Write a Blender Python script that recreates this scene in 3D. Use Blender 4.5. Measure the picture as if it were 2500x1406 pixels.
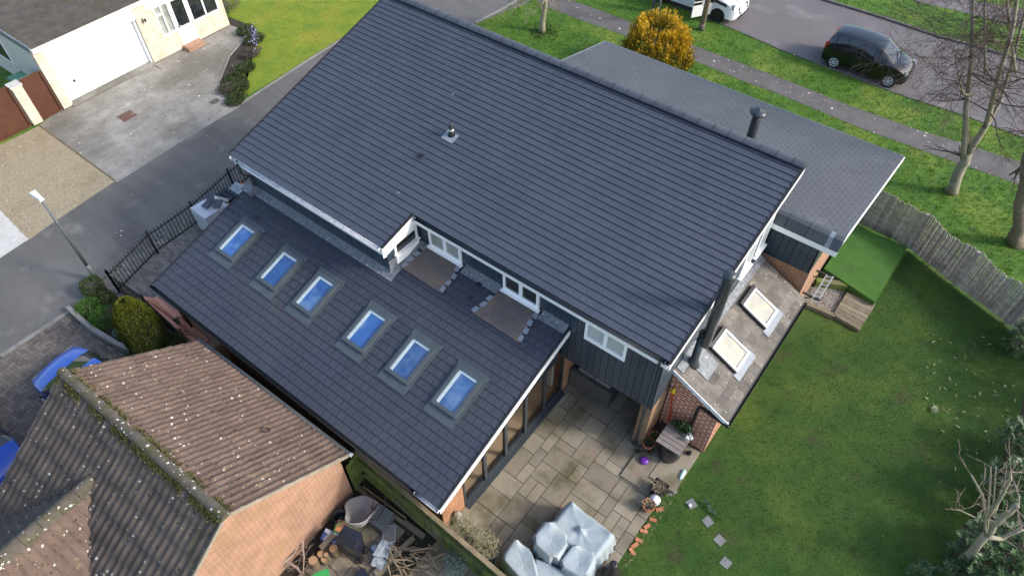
import bpy, math, random
from mathutils import Vector, Matrix, noise
R = math.radians
random.seed(7)
scene = bpy.context.scene
col = scene.collection
for o in list(bpy.data.objects):
    bpy.data.objects.remove(o)

# ------------------------------------------------------------------ camera
CAMH, PITCH, YAW, FPX = 18.0, R(50.0), R(37.4), 1703.0
cd = bpy.data.cameras.new('Camera'); cam = bpy.data.objects.new('Camera', cd); col.objects.link(cam)
cam.location = (0, 0, CAMH); cam.rotation_euler = (R(90) - PITCH, 0, YAW)
cd.sensor_width = 36.0; cd.lens = 36.0 * FPX / 2500.0; cd.clip_start = 0.1; cd.clip_end = 2000
scene.camera = cam
# ------------------------------------------------------------------ sky, sun, exposure
SUN_EL, SUN_AZ = 33.0, 23.0            # azimuth from +X towards +Y
w = bpy.data.worlds.new('World'); scene.world = w; w.use_nodes = True
nt = w.node_tree; bg = nt.nodes['Background']
sky = nt.nodes.new('ShaderNodeTexSky'); sky.sky_type = 'NISHITA'; sky.sun_disc = False
sky.sun_elevation = R(SUN_EL); sky.sun_rotation = R(90 - SUN_AZ)
sky.air_density = 1.0; sky.dust_density = 2.5; sky.ozone_density = 1.0
nt.links.new(sky.outputs['Color'], bg.inputs['Color']); bg.inputs['Strength'].default_value = 0.15
sd = bpy.data.lights.new('Sun', 'SUN'); sun = bpy.data.objects.new('Sun', sd); col.objects.link(sun)
sd.energy = 1.3; sd.angle = R(8); sd.color = (1.0, 0.965, 0.91)
_s = Vector((math.cos(R(SUN_EL)) * math.cos(R(SUN_AZ)), math.cos(R(SUN_EL)) * math.sin(R(SUN_AZ)), math.sin(R(SUN_EL))))
sun.rotation_euler = (-_s).to_track_quat('-Z', 'Y').to_euler(); sun.location = (30, 10, 40)
scene.view_settings.view_transform = 'Standard'; scene.view_settings.look = 'None'
scene.view_settings.exposure = 1.2; scene.view_settings.gamma = 1.0
scene.render.engine = 'CYCLES'; scene.render.resolution_x = 1024; scene.render.resolution_y = 575

# ------------------------------------------------------------------ measuring: a sight line of the photograph met with a real plane
hd = Vector((-math.sin(YAW), math.cos(YAW), 0)); rt = Vector((math.cos(YAW), math.sin(YAW), 0))
fw = hd * math.cos(PITCH) - Vector((0, 0, 1)) * math.sin(PITCH)
up = hd * math.sin(PITCH) + Vector((0, 0, 1)) * math.cos(PITCH)
EYE = Vector((0, 0, CAMH))
def ray(px, py): return fw + rt * ((px - 1250) / FPX) - up * ((py - 703) / FPX)
def onp(px, py, P, n):
    d = ray(px, py); n = Vector(n); return EYE + d * ((Vector(P) - EYE).dot(n) / d.dot(n))
def G(px, py, z=0.0): return onp(px, py, (0, 0, z), (0, 0, 1))
def AX(px, py, x): return onp(px, py, (x, 0, 0), (1, 0, 0))
def AY(px, py, y): return onp(px, py, (0, y, 0), (0, 1, 0))
def AV(px, py, b): return onp(px, py, b, hd)           # upright plane through b that faces the viewer

# ------------------------------------------------------------------ mesh builder
class MB:
    def __init__(s): s.v = []; s.f = []; s.m = []; s.t = []; s.mi = 0; s.tint = 0.5
    def face(s, pts):
        i = len(s.v); s.v += [tuple(p) for p in pts]; s.idx(range(i, i + len(pts)))
    def idx(s, ids): s.f.append(tuple(ids)); s.m.append(s.mi); s.t.append(s.tint)
    def hexa(s, b, t):
        i = len(s.v); s.v += [tuple(p) for p in b] + [tuple(p) for p in t]
        for q in ((3, 2, 1, 0), (4, 5, 6, 7), (0, 1, 5, 4), (1, 2, 6, 5), (2, 3, 7, 6), (3, 0, 4, 7)):
            s.idx([i + k for k in q])
    def box(s, a, b):
        x0, x1 = sorted((a[0], b[0])); y0, y1 = sorted((a[1], b[1])); z0, z1 = sorted((a[2], b[2]))
        s.hexa([(x0, y0, z0), (x1, y0, z0), (x1, y1, z0), (x0, y1, z0)], [(x0, y0, z1), (x1, y0, z1), (x1, y1, z1), (x0, y1, z1)])
    def obox(s, c, ux, uy, uz):
        c, ux, uy, uz = Vector(c), Vector(ux), Vector(uy), Vector(uz)
        b = [c - ux - uy - uz, c + ux - uy - uz, c + ux + uy - uz, c - ux + uy - uz]
        s.hexa(b, [p + 2 * uz for p in b])
    def bar(s, p, q, w, h=None, upv=(0, 0, 1)):
        p, q = Vector(p), Vector(q); h = h or w; d = q - p; u = Vector(upv)
        if abs(d.normalized().dot(u)) > .98: u = Vector((1, 0, 0))
        sd_ = d.cross(u).normalized(); u2 = sd_.cross(d).normalized()
        s.obox((p + q) / 2, d / 2, sd_ * w / 2, u2 * h / 2)
    def prism(s, poly, z0, z1):
        n = len(poly); i = len(s.v)
        if sum(poly[k][0] * poly[(k + 1) % n][1] - poly[(k + 1) % n][0] * poly[k][1] for k in range(n)) < 0: poly = poly[::-1]
        s.v += [(p[0], p[1], z0) for p in poly] + [(p[0], p[1], z1) for p in poly]
        s.idx([i + k for k in range(n - 1, -1, -1)]); s.idx([i + n + k for k in range(n)])
        for k in range(n): s.idx([i + k, i + (k + 1) % n, i + n + (k + 1) % n, i + n + k])
    def extr(s, poly, d):
        d = Vector(d); n = len(poly); i = len(s.v); P = [Vector(p) for p in poly]
        nr = Vector((0, 0, 0))
        for k in range(n): nr += P[k].cross(P[(k + 1) % n])
        if nr.dot(d) < 0: P.reverse()
        s.v += [tuple(p) for p in P] + [tuple(p + d) for p in P]
        s.idx([i + k for k in range(n - 1, -1, -1)]); s.idx([i + n + k for k in range(n)])
        for k in range(n): s.idx([i + k, i + (k + 1) % n, i + n + (k + 1) % n, i + n + k])
    def sheet(s, poly, z): s.face([(p[0], p[1], z) for p in poly])
    def tube(s, pts, rads, n=8, cap=True):
        pts = [Vector(p) for p in pts]
        if not hasattr(rads, '__len__'): rads = [rads] * len(pts)
        rings = []; prev = None
        for k, p in enumerate(pts):
            d = (pts[min(k + 1, len(pts) - 1)] - pts[max(k - 1, 0)])
            if d.length < 1e-9: d = Vector((0, 0, 1))
            d.normalize()
            a = prev if prev else (Vector((1, 0, 0)) if abs(d.x) < .8 else Vector((0, 1, 0)))
            a = (a - d * a.dot(d)).normalized(); prev = a; b = d.cross(a)
            i = len(s.v); r = rads[k]
            s.v += [tuple(p + a * (r * math.cos(2 * math.pi * j / n)) + b * (r * math.sin(2 * math.pi * j / n))) for j in range(n)]
            rings.append(i)
        for k in range(len(rings) - 1):
            A, B = rings[k], rings[k + 1]
            for j in range(n): s.idx([A + j, A + (j + 1) % n, B + (j + 1) % n, B + j])
        if cap:
            s.idx([rings[0] + j for j in range(n - 1, -1, -1)]); s.idx([rings[-1] + j for j in range(n)])
    def lathe(s, c, prof, n=16, ax=(0, 0, 1)):
        c = Vector(c); az = Vector(ax).normalized(); a = Vector((1, 0, 0)) if abs(az.x) < .8 else Vector((0, 1, 0))
        a = (a - az * a.dot(az)).normalized(); b = az.cross(a); rings = []
        for r, z in prof:
            i = len(s.v); rings.append(i)
            s.v += [tuple(c + az * z + a * (r * math.cos(2 * math.pi * j / n)) + b * (r * math.sin(2 * math.pi * j / n))) for j in range(n)]
        for A, B in zip(rings, rings[1:]):
            for j in range(n): s.idx([A + j, A + (j + 1) % n, B + (j + 1) % n, B + j])
        s.idx([rings[0] + j for j in range(n - 1, -1, -1)]); s.idx([rings[-1] + j for j in range(n)])
    def grid(s, nu, nv, fn):
        i = len(s.v)
        for a in range(nu + 1):
            for b in range(nv + 1): s.v.append(tuple(fn(a / nu, b / nv)))
        for a in range(nu):
            for b in range(nv):
                k = i + a * (nv + 1) + b; s.idx([k, k + nv + 1, k + nv + 2, k + 1])
    def build(s, name, mats, parent=None, smooth=False):
        if not isinstance(mats, (list, tuple)): mats = [mats]
        vs = s.v
        if parent is not None:
            rp = parent
            while rp.parent: rp = rp.parent
            M = rp.matrix_basis.inverted(); vs = [tuple(M @ Vector(v)) for v in vs]
        me = bpy.data.meshes.new(name); me.from_pydata(vs, [], s.f)
        for m in mats: me.materials.append(m)
        me.polygons.foreach_set('material_index', s.m)
        if smooth: me.polygons.foreach_set('use_smooth', [True] * len(s.f))
        at = me.attributes.new('tint', 'FLOAT', 'FACE'); at.data.foreach_set('value', s.t)
        uv = me.uv_layers.new(name='UVMap'); buf = [0.0] * (2 * len(me.loops)); V = s.v
        for p in me.polygons:
            n = p.normal; ax, ay, az = abs(n.x), abs(n.y), abs(n.z)
            for li, vi in zip(p.loop_indices, p.vertices):
                x, y, z = vs[vi]
                if az >= ax and az >= ay: a, b = x, y
                elif ax >= ay: a, b = y, z
                else: a, b = x, z
                buf[2 * li] = a; buf[2 * li + 1] = b
        uv.data.foreach_set('uv', buf); me.update()
        ob = bpy.data.objects.new(name, me); col.objects.link(ob)
        if parent is not None: ob.parent = parent
        return ob

def tag(o, label=None, cat=None, group=None, kind=None):
    if label: o['label'] = label
    if cat: o['category'] = cat
    if group: o['group'] = group
    if kind: o['kind'] = kind
    return o
def thing(name, label, cat, loc=(0, 0, 0), rz=0.0, group=None):
    o = bpy.data.objects.new(name, None); col.objects.link(o); o.empty_display_size = .2
    o.location = loc; o.rotation_euler = (0, 0, rz)
    o.matrix_basis = Matrix.Translation(Vector(loc)) @ Matrix.Rotation(rz, 4, 'Z')
    return tag(o, label, cat, group)
def structure(name, mb, m, smooth=False): return tag(mb.build(name, m, None, smooth), kind='structure')
def copy_tree(o, parent=None):
    c = o.copy(); col.objects.link(c); c.parent = parent
    for ch in [q for q in bpy.data.objects if q.parent == o]: copy_tree(ch, c)
    return c

# ------------------------------------------------------------------ materials
def mat(name, c1, c2=None, rough=.8, scale=4.0, detail=6.0, bump=0.0, bscale=60.0, tint=0.0, spots=(), stain=None,
        metal=0.0, spec=.5, coat=0.0, brick=None, emit=None, uv=False, contrast=(.35, .65), ribs=None):
    m = bpy.data.materials.new(name); m.use_nodes = True; N = m.node_tree.nodes; L = m.node_tree.links
    b = N['Principled BSDF']; b.inputs['Roughness'].default_value = rough; b.inputs['Metallic'].default_value = metal
    b.inputs['Specular IOR Level'].default_value = spec; b.inputs['Coat Weight'].default_value = coat
    tc = N.new('ShaderNodeTexCoord'); co = tc.outputs['UV' if uv else 'Object']
    def nz(sc, dt=6.0, rg=.6):
        n = N.new('ShaderNodeTexNoise'); n.inputs['Scale'].default_value = sc; n.inputs['Detail'].default_value = dt
        n.inputs['Roughness'].default_value = rg; L.new(co, n.inputs['Vector']); return n.outputs['Fac']
    def ramp(src, lo, hi):
        r = N.new('ShaderNodeMapRange'); r.inputs['From Min'].default_value = lo; r.inputs['From Max'].default_value = hi
        L.new(src, r.inputs['Value']); return r.outputs['Result']
    def mix(fac, a, bb, mode='MIX'):
        x = N.new('ShaderNodeMix'); x.data_type = 'RGBA'; x.blend_type = mode
        for sk, val in ((x.inputs[0], fac), (x.inputs[6], a), (x.inputs[7], bb)):
            if hasattr(val, 'links') or hasattr(val, 'is_linked'): L.new(val, sk)
            elif isinstance(val, (int, float)): sk.default_value = val
            else: sk.default_value = (val[0], val[1], val[2], 1)
        return x.outputs[2]
    c2 = c2 or c1; hsrc = None
    if max(c1) < .66: c1, c2 = [q * .87 for q in c1], [q * .87 for q in c2]      # one calibration of the measured colours to the exposure
    if brick:
        bt = N.new('ShaderNodeTexBrick'); L.new(tc.outputs['UV'], bt.inputs['Vector'])
        bt.inputs['Scale'].default_value = 1.0; bt.inputs['Brick Width'].default_value = brick[0]; bt.inputs['Row Height'].default_value = brick[1]
        bt.inputs['Mortar Size'].default_value = brick[2]; bt.inputs['Mortar Smooth'].default_value = .1; bt.inputs['Bias'].default_value = 0
        bt.inputs['Color1'].default_value = (*c1, 1); bt.inputs['Color2'].default_value = (*c2, 1); bt.inputs['Mortar'].default_value = (*brick[3], 1)
        base = mix(ramp(nz(scale, detail), *contrast), bt.outputs['Color'], [.75, .75, .75], 'MULTIPLY'); hsrc = bt.outputs['Fac']
    else:
        base = mix(ramp(nz(scale, detail), *contrast), c1, c2)
    if stain: base = mix(ramp(nz(stain[1], 5), stain[2], stain[3]), base, stain[0])
    if stain: stain = list(stain)
    if len(stain or ()) > 4: base = mix(ramp(nz(stain[5], 5), stain[6], stain[7]), base, stain[4])
    if ribs:      # streaks of wear or brushing that run one way
        mp = N.new('ShaderNodeMapping'); mp.inputs['Scale'].default_value = (ribs[0][0], ribs[0][1], 1); L.new(co, mp.inputs['Vector'])
        n = N.new('ShaderNodeTexNoise'); n.inputs['Scale'].default_value = 1.0; n.inputs['Detail'].default_value = 4; L.new(mp.outputs[0], n.inputs['Vector'])
        r = N.new('ShaderNodeMapRange'); r.inputs['From Min'].default_value = .35; r.inputs['From Max'].default_value = .65; r.inputs['To Min'].default_value = 1 - ribs[1]; r.inputs['To Max'].default_value = 1 + ribs[1] * .4
        L.new(n.outputs['Fac'], r.inputs['Value']); base = mix(1.0, base, r.outputs['Result'], 'MULTIPLY')
    for (c, sc, th, sf) in spots:
        v = N.new('ShaderNodeTexVoronoi'); v.inputs['Scale'].default_value = sc; v.inputs['Randomness'].default_value = 1
        nn = N.new('ShaderNodeTexNoise'); nn.inputs['Scale'].default_value = sc * 2; L.new(co, nn.inputs['Vector'])
        va = N.new('ShaderNodeVectorMath'); va.operation = 'MULTIPLY_ADD'; L.new(nn.outputs['Color'], va.inputs[0])
        va.inputs[1].default_value = (.6 / sc,) * 3; L.new(co, va.inputs[2]); L.new(va.outputs[0], v.inputs['Vector'])
        # random size: threshold scaled by the cell colour
        sep = N.new('ShaderNodeSeparateColor'); L.new(v.outputs['Color'], sep.inputs[0])
        mm = N.new('ShaderNodeMath'); mm.operation = 'MULTIPLY'; L.new(sep.outputs[0], mm.inputs[0]); L.new(sep.outputs[1], mm.inputs[1])
        m3 = N.new('ShaderNodeMath'); m3.operation = 'MULTIPLY'; L.new(mm.outputs[0], m3.inputs[0]); m3.inputs[1].default_value = th
        sb = N.new('ShaderNodeMath'); sb.operation = 'SUBTRACT'; L.new(m3.outputs[0], sb.inputs[0]); L.new(v.outputs['Distance'], sb.inputs[1])
        base = mix(ramp(sb.outputs[0], 0, sf), base, c)
    if tint:
        a = N.new('ShaderNodeAttribute'); a.attribute_name = 'tint'
        r = N.new('ShaderNodeMapRange'); r.inputs['To Min'].default_value = 1 - tint; r.inputs['To Max'].default_value = 1 + tint
        L.new(a.outputs['Fac'], r.inputs['Value'])
        base = mix(1.0, base, r.outputs['Result'], 'MULTIPLY')
    L.new(base, b.inputs['Base Color'])
    if bump:
        bp = N.new('ShaderNodeBump'); bp.inputs['Strength'].default_value = bump; bp.inputs['Distance'].default_value = .02
        h = nz(bscale, 8, .65)
        if hsrc is not None:
            s2 = N.new('ShaderNodeMath'); s2.operation = 'MULTIPLY_ADD'; L.new(hsrc, s2.inputs[0]); s2.inputs[1].default_value = -1.0; L.new(h, s2.inputs[2]); h = s2.outputs[0]
        L.new(h, bp.inputs['Height']); L.new(bp.outputs['Normal'], b.inputs['Normal'])
    if emit: b.inputs['Emission Color'].default_value = (*emit, 1); b.inputs['Emission Strength'].default_value = 1
    return m
def leafmat(name, c1, c2, c3, rough=.6):
    m = bpy.data.materials.new(name); m.use_nodes = True; N = m.node_tree.nodes; L = m.node_tree.links
    b = N['Principled BSDF']; b.inputs['Roughness'].default_value = rough; b.inputs['Specular IOR Level'].default_value = .3
    a = N.new('ShaderNodeAttribute'); a.attribute_name = 'tint'
    r = N.new('ShaderNodeValToRGB'); r.color_ramp.elements[0].color = (*c1, 1); r.color_ramp.elements[1].color = (*c3, 1)
    e = r.color_ramp.elements.new(.5); e.color = (*c2, 1)
    L.new(a.outputs['Fac'], r.inputs['Fac']); L.new(r.outputs['Color'], b.inputs['Base Color'])
    return m
def glassmat(name, tintc=(.9, .95, 1), refl=.12):
    m = bpy.data.materials.new(name); m.use_nodes = True; N = m.node_tree.nodes; L = m.node_tree.links
    N.remove(N['Principled BSDF']); out = N['Material Output']
    t = N.new('ShaderNodeBsdfTransparent'); t.inputs['Color'].default_value = (*tintc, 1)
    g = N.new('ShaderNodeBsdfGlossy'); g.inputs['Roughness'].default_value = .02
    fr = N.new('ShaderNodeFresnel'); fr.inputs['IOR'].default_value = 1.5
    ad = N.new('ShaderNodeMath'); ad.operation = 'ADD'; ad.inputs[1].default_value = refl; L.new(fr.outputs[0], ad.inputs[0])
    mx = N.new('ShaderNodeMixShader'); L.new(ad.outputs[0], mx.inputs[0]); L.new(t.outputs[0], mx.inputs[1]); L.new(g.outputs[0], mx.inputs[2])
    L.new(mx.outputs[0], out.inputs['Surface']); return m

M = {}
M['tile'] = mat('slate_grey_tile', (.047, .057, .082), (.054, .065, .092), rough=.6, scale=1.2, bump=.1, bscale=90, tint=.08, stain=((.050, .060, .076), .35, .45, .75), spots=[((.30, .31, .33), 1.1, .10, .03)])
M['tile_low'] = mat('plum_grey_tile', (.038, .044, .063), (.045, .051, .072), rough=.6, scale=1.0, bump=.1, bscale=90, tint=.06, stain=((.044, .047, .056), .4, .45, .7))
M['under'] = mat('roof_underlay', (.012, .012, .016), rough=.9)
M['ridge'] = mat('ridge_tile', (.066, .074, .09), (.082, .09, .106), rough=.5, scale=3, bump=.1, tint=.1)
M['shingle'] = mat('grey_shingle', (.088, .098, .112), (.104, .114, .128), rough=.85, scale=.7, bump=.15, bscale=200, tint=.05, stain=((.135, .142, .155), .9, .6, .8))
M['white'] = mat('white_upvc', (.90, .90, .90), (.86, .865, .87), rough=.35, scale=3)
M['whited'] = mat('dirty_white_trim', (.82, .825, .83), (.60, .61, .62), rough=.45, scale=6, spots=[((.12, .12, .12), 18, .55, .15)])
M['clad'] = mat('navy_cladding', (.032, .050, .070), (.042, .062, .086), rough=.32, scale=2.5, bump=.06, bscale=40, tint=.12)
M['groove'] = mat('cladding_groove', (.004, .005, .008), rough=.9)
M['lead'] = mat('lead_flashing', (.13, .145, .165), (.24, .26, .28), rough=.55, scale=9, bump=.25, bscale=25, spots=[((.5, .52, .53), 14, .5, .12)])
M['leadnew'] = mat('bright_lead', (.19, .225, .26), (.26, .30, .34), rough=.5, scale=6, bump=.1)
M['rust'] = mat('stained_metal_tray', (.10, .085, .078), (.155, .125, .105), rough=.5, scale=2.2, bump=.08, bscale=12, stain=((.23, .14, .075), 1.3, .5, .72, (.085, .078, .085), 2.3, .5, .7))
M['brick'] = mat('red_brick', (.46, .095, .04), (.36, .065, .028), rough=.85, scale=3, bump=.5, bscale=80, brick=(.27, .108, .022, (.74, .53, .40)))
M['reveal'] = mat('pale_reveal', (.42, .53, .56), (.50, .60, .62), rough=.5)
M['logcut'] = mat('log_end', (.34, .20, .10), (.44, .28, .15), rough=.9, scale=9)
M['brick_or'] = mat('orange_brick', (.48, .19, .075), (.40, .15, .06), rough=.85, scale=3, bump=.5, bscale=80, brick=(.225, .075, .011, (.50, .36, .24)))
M['brick_tan'] = mat('tan_brick', (.36, .20, .10), (.44, .26, .14), rough=.85, scale=2, bump=.5, bscale=80, brick=(.225, .075, .011, (.30, .22, .15)))
M['brick_pale'] = mat('buff_brick', (.68, .58, .44), (.76, .68, .55), rough=.85, scale=3, bump=.4, bscale=80, brick=(.225, .075, .01, (.55, .47, .38)))
M['brick_gab'] = mat('salmon_gable_brick', (.44, .245, .16), (.36, .185, .115), rough=.85, scale=2.0, bump=.5, bscale=80, brick=(.225, .075, .010, (.48, .32, .22)), stain=((.30, .19, .085), .8, .56, .8))
M['anth'] = mat('anthracite_frame', (.035, .045, .055), (.045, .055, .065), rough=.45, scale=4)
M['anth_l'] = mat('grey_skylight_frame', (.062, .078, .088), (.08, .096, .108), rough=.4, scale=4)
M['bluepane'] = mat('mottled_blue_glass', (.022, .085, .26), (.04, .12, .33), rough=.06, scale=2.5, spec=.8, coat=1.0, tint=.35, stain=((.17, .27, .40), .8, .46, .70))  # blue pane colour with paler patches
M['palepane'] = mat('frosted_pane', (.42, .47, .48), (.52, .56, .56), rough=.15, scale=2)
M['blind'] = mat('cream_blind', (.34, .33, .28), (.42, .40, .35), rough=.4, scale=2.5, stain=((.55, .46, .28), 3, .52, .75))
M['glass'] = glassmat('clear_glass', (.97, .98, .98), .0)
M['darkglass'] = mat('dark_glass', (.012, .015, .018), (.03, .035, .04), rough=.04, scale=2, spec=.8)
M['paleglass'] = mat('painted_reflection_pane', (.22, .25, .22), (.42, .44, .40), rough=.08, scale=1.2, spec=.6)  # pale patches put a reflection into the pane colour
M['black'] = mat('black_plastic', (.012, .012, .014), (.018, .018, .02), rough=.35, scale=5)
M['blackm'] = mat('black_metal', (.013, .013, .014), (.02, .02, .02), rough=.5, scale=8)
M['steel'] = mat('flue_grey_metal', (.05, .06, .07), (.07, .08, .09), rough=.32, scale=3, metal=.3)
M['alu'] = mat('aluminium', (.55, .57, .60), (.66, .68, .70), rough=.35, scale=6, metal=.6)
M['greypole'] = mat('painted_grey_pole', (.085, .10, .105), (.12, .135, .14), rough=.55, scale=3)
M['lampw'] = mat('lamp_head_white', (.8, .8, .8), rough=.3)
M['oldtile'] = mat('weathered_grey_tile', (.125, .112, .10), (.19, .172, .152), rough=.9, scale=2.0, bump=.4, bscale=70, tint=.28,
                   stain=((.12, .11, .08), 1.6, .52, .72, (.27, .20, .15), 1.1, .6, .75), spots=[((.42, .41, .36), 16, .42, .12)])
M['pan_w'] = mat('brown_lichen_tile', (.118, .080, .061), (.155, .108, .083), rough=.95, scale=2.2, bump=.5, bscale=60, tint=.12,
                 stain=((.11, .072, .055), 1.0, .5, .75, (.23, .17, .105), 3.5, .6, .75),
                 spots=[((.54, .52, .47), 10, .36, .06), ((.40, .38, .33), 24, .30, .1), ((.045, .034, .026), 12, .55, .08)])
M['pan_shade'] = mat('shade_toned_mossy_tile', (.082, .064, .054), (.115, .09, .076), rough=.95, scale=2.5, bump=.7, bscale=50, tint=.15,  # mossy twin of the lichen tile; slope shade put into its darker colour
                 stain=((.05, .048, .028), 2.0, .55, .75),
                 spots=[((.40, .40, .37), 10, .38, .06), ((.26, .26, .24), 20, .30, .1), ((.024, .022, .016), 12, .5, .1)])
M['ridge_old'] = mat('mossy_ridge_tile', (.085, .072, .055), (.125, .108, .088), rough=.95, scale=4, bump=.6, bscale=40,
                     stain=((.065, .062, .025), 3.0, .48, .64), spots=[((.5, .5, .46), 11, .55, .08)])
M['mortar'] = mat('verge_mortar', (.27, .235, .18), (.36, .32, .25), rough=.95, scale=6, bump=.5, bscale=30)
M['slab'] = mat('sandstone_slab', (.235, .205, .148), (.295, .262, .20), rough=.75, scale=1.3, bump=.2, bscale=40, tint=.2,
                stain=((.115, .10, .055), 1.1, .46, .66, (.27, .20, .14), 1.5, .56, .72))
M['joint'] = mat('dark_joint', (.02, .022, .014), (.035, .038, .022), rough=.95, scale=8)
M['asphalt'] = mat('lane_asphalt', (.128, .124, .118), (.152, .146, .138), rough=.9, scale=.5, bump=.3, bscale=300, stain=((.098, .095, .09), .35, .46, .66, (.18, .172, .16), .7, .58, .72), spots=[((.3, .3, .3), 3, .10, .03)], ribs=((.3, 2.2), .12))
M['street'] = mat('street_asphalt', (.135, .122, .125), (.165, .148, .150), rough=.9, scale=.6, bump=.3, bscale=300, stain=((.115, .105, .107), .3, .48, .62, (.185, .168, .168), .5, .56, .7))
M['pave'] = mat('pavement_tarmac', (.105, .098, .095), (.14, .132, .125), rough=.9, scale=1.5, bump=.4, bscale=120, stain=((.075, .07, .062), .9, .5, .7), spots=[((.55, .54, .52), 4, .3, .05)])
M['concrete'] = mat('ribbed_concrete', (.27, .255, .225), (.36, .345, .31), rough=.9, scale=1.8, bump=.5, bscale=90,
                    stain=((.15, .14, .115), .30, .45, .62, (.20, .185, .15), 4, .55, .7), spots=[((.6, .58, .5), 3.6, .22, .05), ((.07, .065, .05), 9, .38, .08)], ribs=((16, .6), .16))
M['conc_w'] = mat('pale_concrete', (.52, .50, .46), (.62, .60, .56), rough=.9, scale=3, bump=.3)
M['gravel'] = mat('golden_gravel', (.30, .245, .155), (.46, .39, .26), rough=.95, scale=28, bump=1.0, bscale=45, contrast=(.3, .7), stain=((.27, .215, .13), .7, .5, .7))
M['pebble'] = mat('grey_pebble', (.16, .135, .10), (.33, .29, .23), rough=.9, scale=30, bump=1.0, bscale=38, contrast=(.35, .65), stain=((.12, .10, .06), 2, .5, .7))
M['kerb'] = mat('kerb_stone', (.21, .20, .18), (.29, .275, .25), rough=.9, scale=5, bump=.4, tint=.1)
M['block'] = mat('paving_block', (.19, .17, .15), (.25, .225, .20), rough=.9, scale=3, bump=.3, tint=.25, stain=((.13, .125, .10), .6, .45, .7))
M['herring'] = mat('dark_clay_paver', (.13, .105, .09), (.18, .15, .128), rough=.9, scale=3, bump=.3, tint=.3, stain=((.10, .09, .075), .5, .45, .7))
M['grass'] = mat('verge_grass', (.045, .125, .007), (.085, .18, .010), rough=.9, scale=1.6, bump=.6, bscale=50, stain=((.15, .20, .022), .45, .5, .68, (.045, .085, .014), 3.5, .55, .72))
M['lawn'] = mat('mossy_lawn', (.13, .21, .010), (.21, .26, .012), rough=.9, scale=1.3, bump=.5, bscale=50, stain=((.235, .225, .016), .55, .5, .7, (.085, .15, .012), 2.2, .55, .75))
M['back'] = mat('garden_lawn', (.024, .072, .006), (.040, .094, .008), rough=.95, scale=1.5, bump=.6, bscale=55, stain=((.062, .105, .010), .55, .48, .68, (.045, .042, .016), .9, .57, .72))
M['astro'] = mat('artificial_grass', (.040, .135, .014), (.06, .165, .02), rough=.9, scale=3, bump=.5, bscale=150, stain=((.045, .060, .028), .55, .55, .75))
M['soil'] = mat('bare_soil', (.030, .024, .017), (.055, .042, .03), rough=1, scale=6, bump=1, bscale=30)
M['felt'] = mat('mossy_roof_felt', (.075, .064, .05), (.115, .098, .078), rough=.95, scale=2.5, bump=.5, bscale=120, stain=((.20, .195, .19), .33, .58, .75, (.062, .052, .022), .8, .5, .7), spots=[((.03, .025, .02), 9, .45, .1)])
M['render'] = mat('cream_render', (.62, .58, .52), (.68, .64, .58), rough=.9, scale=3, bump=.2)
M['gate'] = mat('brown_gate', (.095, .036, .020), (.12, .045, .025), rough=.5, scale=3)
M['wood_gr'] = mat('weathered_timber', (.33, .31, .265), (.50, .475, .42), rough=.9, scale=6, bump=.5, bscale=30, tint=.35, stain=((.19, .175, .12), 1.3, .55, .75))
M['wood_gn'] = mat('algae_green_timber', (.085, .125, .022), (.15, .185, .035), rough=.9, scale=3, bump=.5, bscale=30, tint=.3, stain=((.13, .115, .075), 1.2, .5, .7, (.03, .05, .022), 2.0, .55, .7))
M['wood_bn'] = mat('brown_timber', (.16, .115, .065), (.22, .17, .10), rough=.85, scale=4, bump=.4, bscale=30, tint=.3, stain=((.11, .10, .04), 1.5, .5, .7))
M['sleeper'] = mat('oak_sleeper', (.20, .165, .11), (.27, .23, .165), rough=.9, scale=5, bump=.5, bscale=30, tint=.3, stain=((.12, .115, .03), 2.2, .55, .72))
M['woodfloor'] = mat('oak_floor', (.62, .44, .26), (.70, .52, .32), rough=.4, scale=2, tint=.15)
M['plaster'] = mat('plaster_wall', (.72, .71, .68), rough=.8)
M['rattan'] = mat('grey_rattan', (.155, .14, .13), (.21, .19, .175), rough=.7, scale=20, brick=(.05, .022, .004, (.05, .045, .04)), bump=.6, bscale=60)
M['cover'] = mat('blue_grey_cover', (.30, .36, .39), (.37, .43, .46), rough=.55, scale=2.2, bump=.5, bscale=5, stain=((.34, .34, .29), 2.2, .55, .75))
M['terra'] = mat('terracotta', (.42, .15, .065), (.50, .20, .10), rough=.8, scale=6, bump=.2)
M['salmon'] = mat('salmon_clay_board', (.62, .25, .15), (.70, .31, .20), rough=.7, scale=3, bump=.15, tint=.18)
M['purple'] = mat('purple_plastic', (.16, .035, .36), (.19, .05, .40), rough=.25)
M['red'] = mat('red_plastic', (.50, .03, .02), rough=.35)
M['yellow'] = mat('yellow_plastic', (.70, .48, .01), rough=.4)
M['green'] = mat('green_plastic', (.03, .32, .075), (.04, .36, .09), rough=.35, scale=3)
M['dgreen'] = mat('dark_green_plastic', (.03, .12, .075), rough=.4)
M['cyan'] = mat('pale_cyan_plastic', (.45, .66, .66), rough=.3)
M['bin'] = mat('navy_black_bin', (.014, .016, .026), (.02, .022, .034), rough=.3, scale=4)
M['greyp'] = mat('grey_plastic', (.30, .28, .29), (.37, .35, .355), rough=.5, scale=3)
M['slatlid'] = mat('taupe_slat', (.20, .175, .165), (.25, .22, .205), rough=.6, scale=6)
M['stone'] = mat('garden_stone', (.30, .28, .25), (.42, .40, .36), rough=.9, scale=10, bump=.5)
M['step'] = mat('stepping_slab', (.17, .175, .17), (.24, .245, .24), rough=.85, scale=4, bump=.3)
M['bark_b'] = mat('birch_bark', (.235, .21, .155), (.36, .335, .27), rough=.85, scale=3.5, bump=.5, bscale=18, stain=((.10, .085, .06), 3.0, .56, .66, (.20, .18, .09), 1.2, .5, .7))
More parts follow.
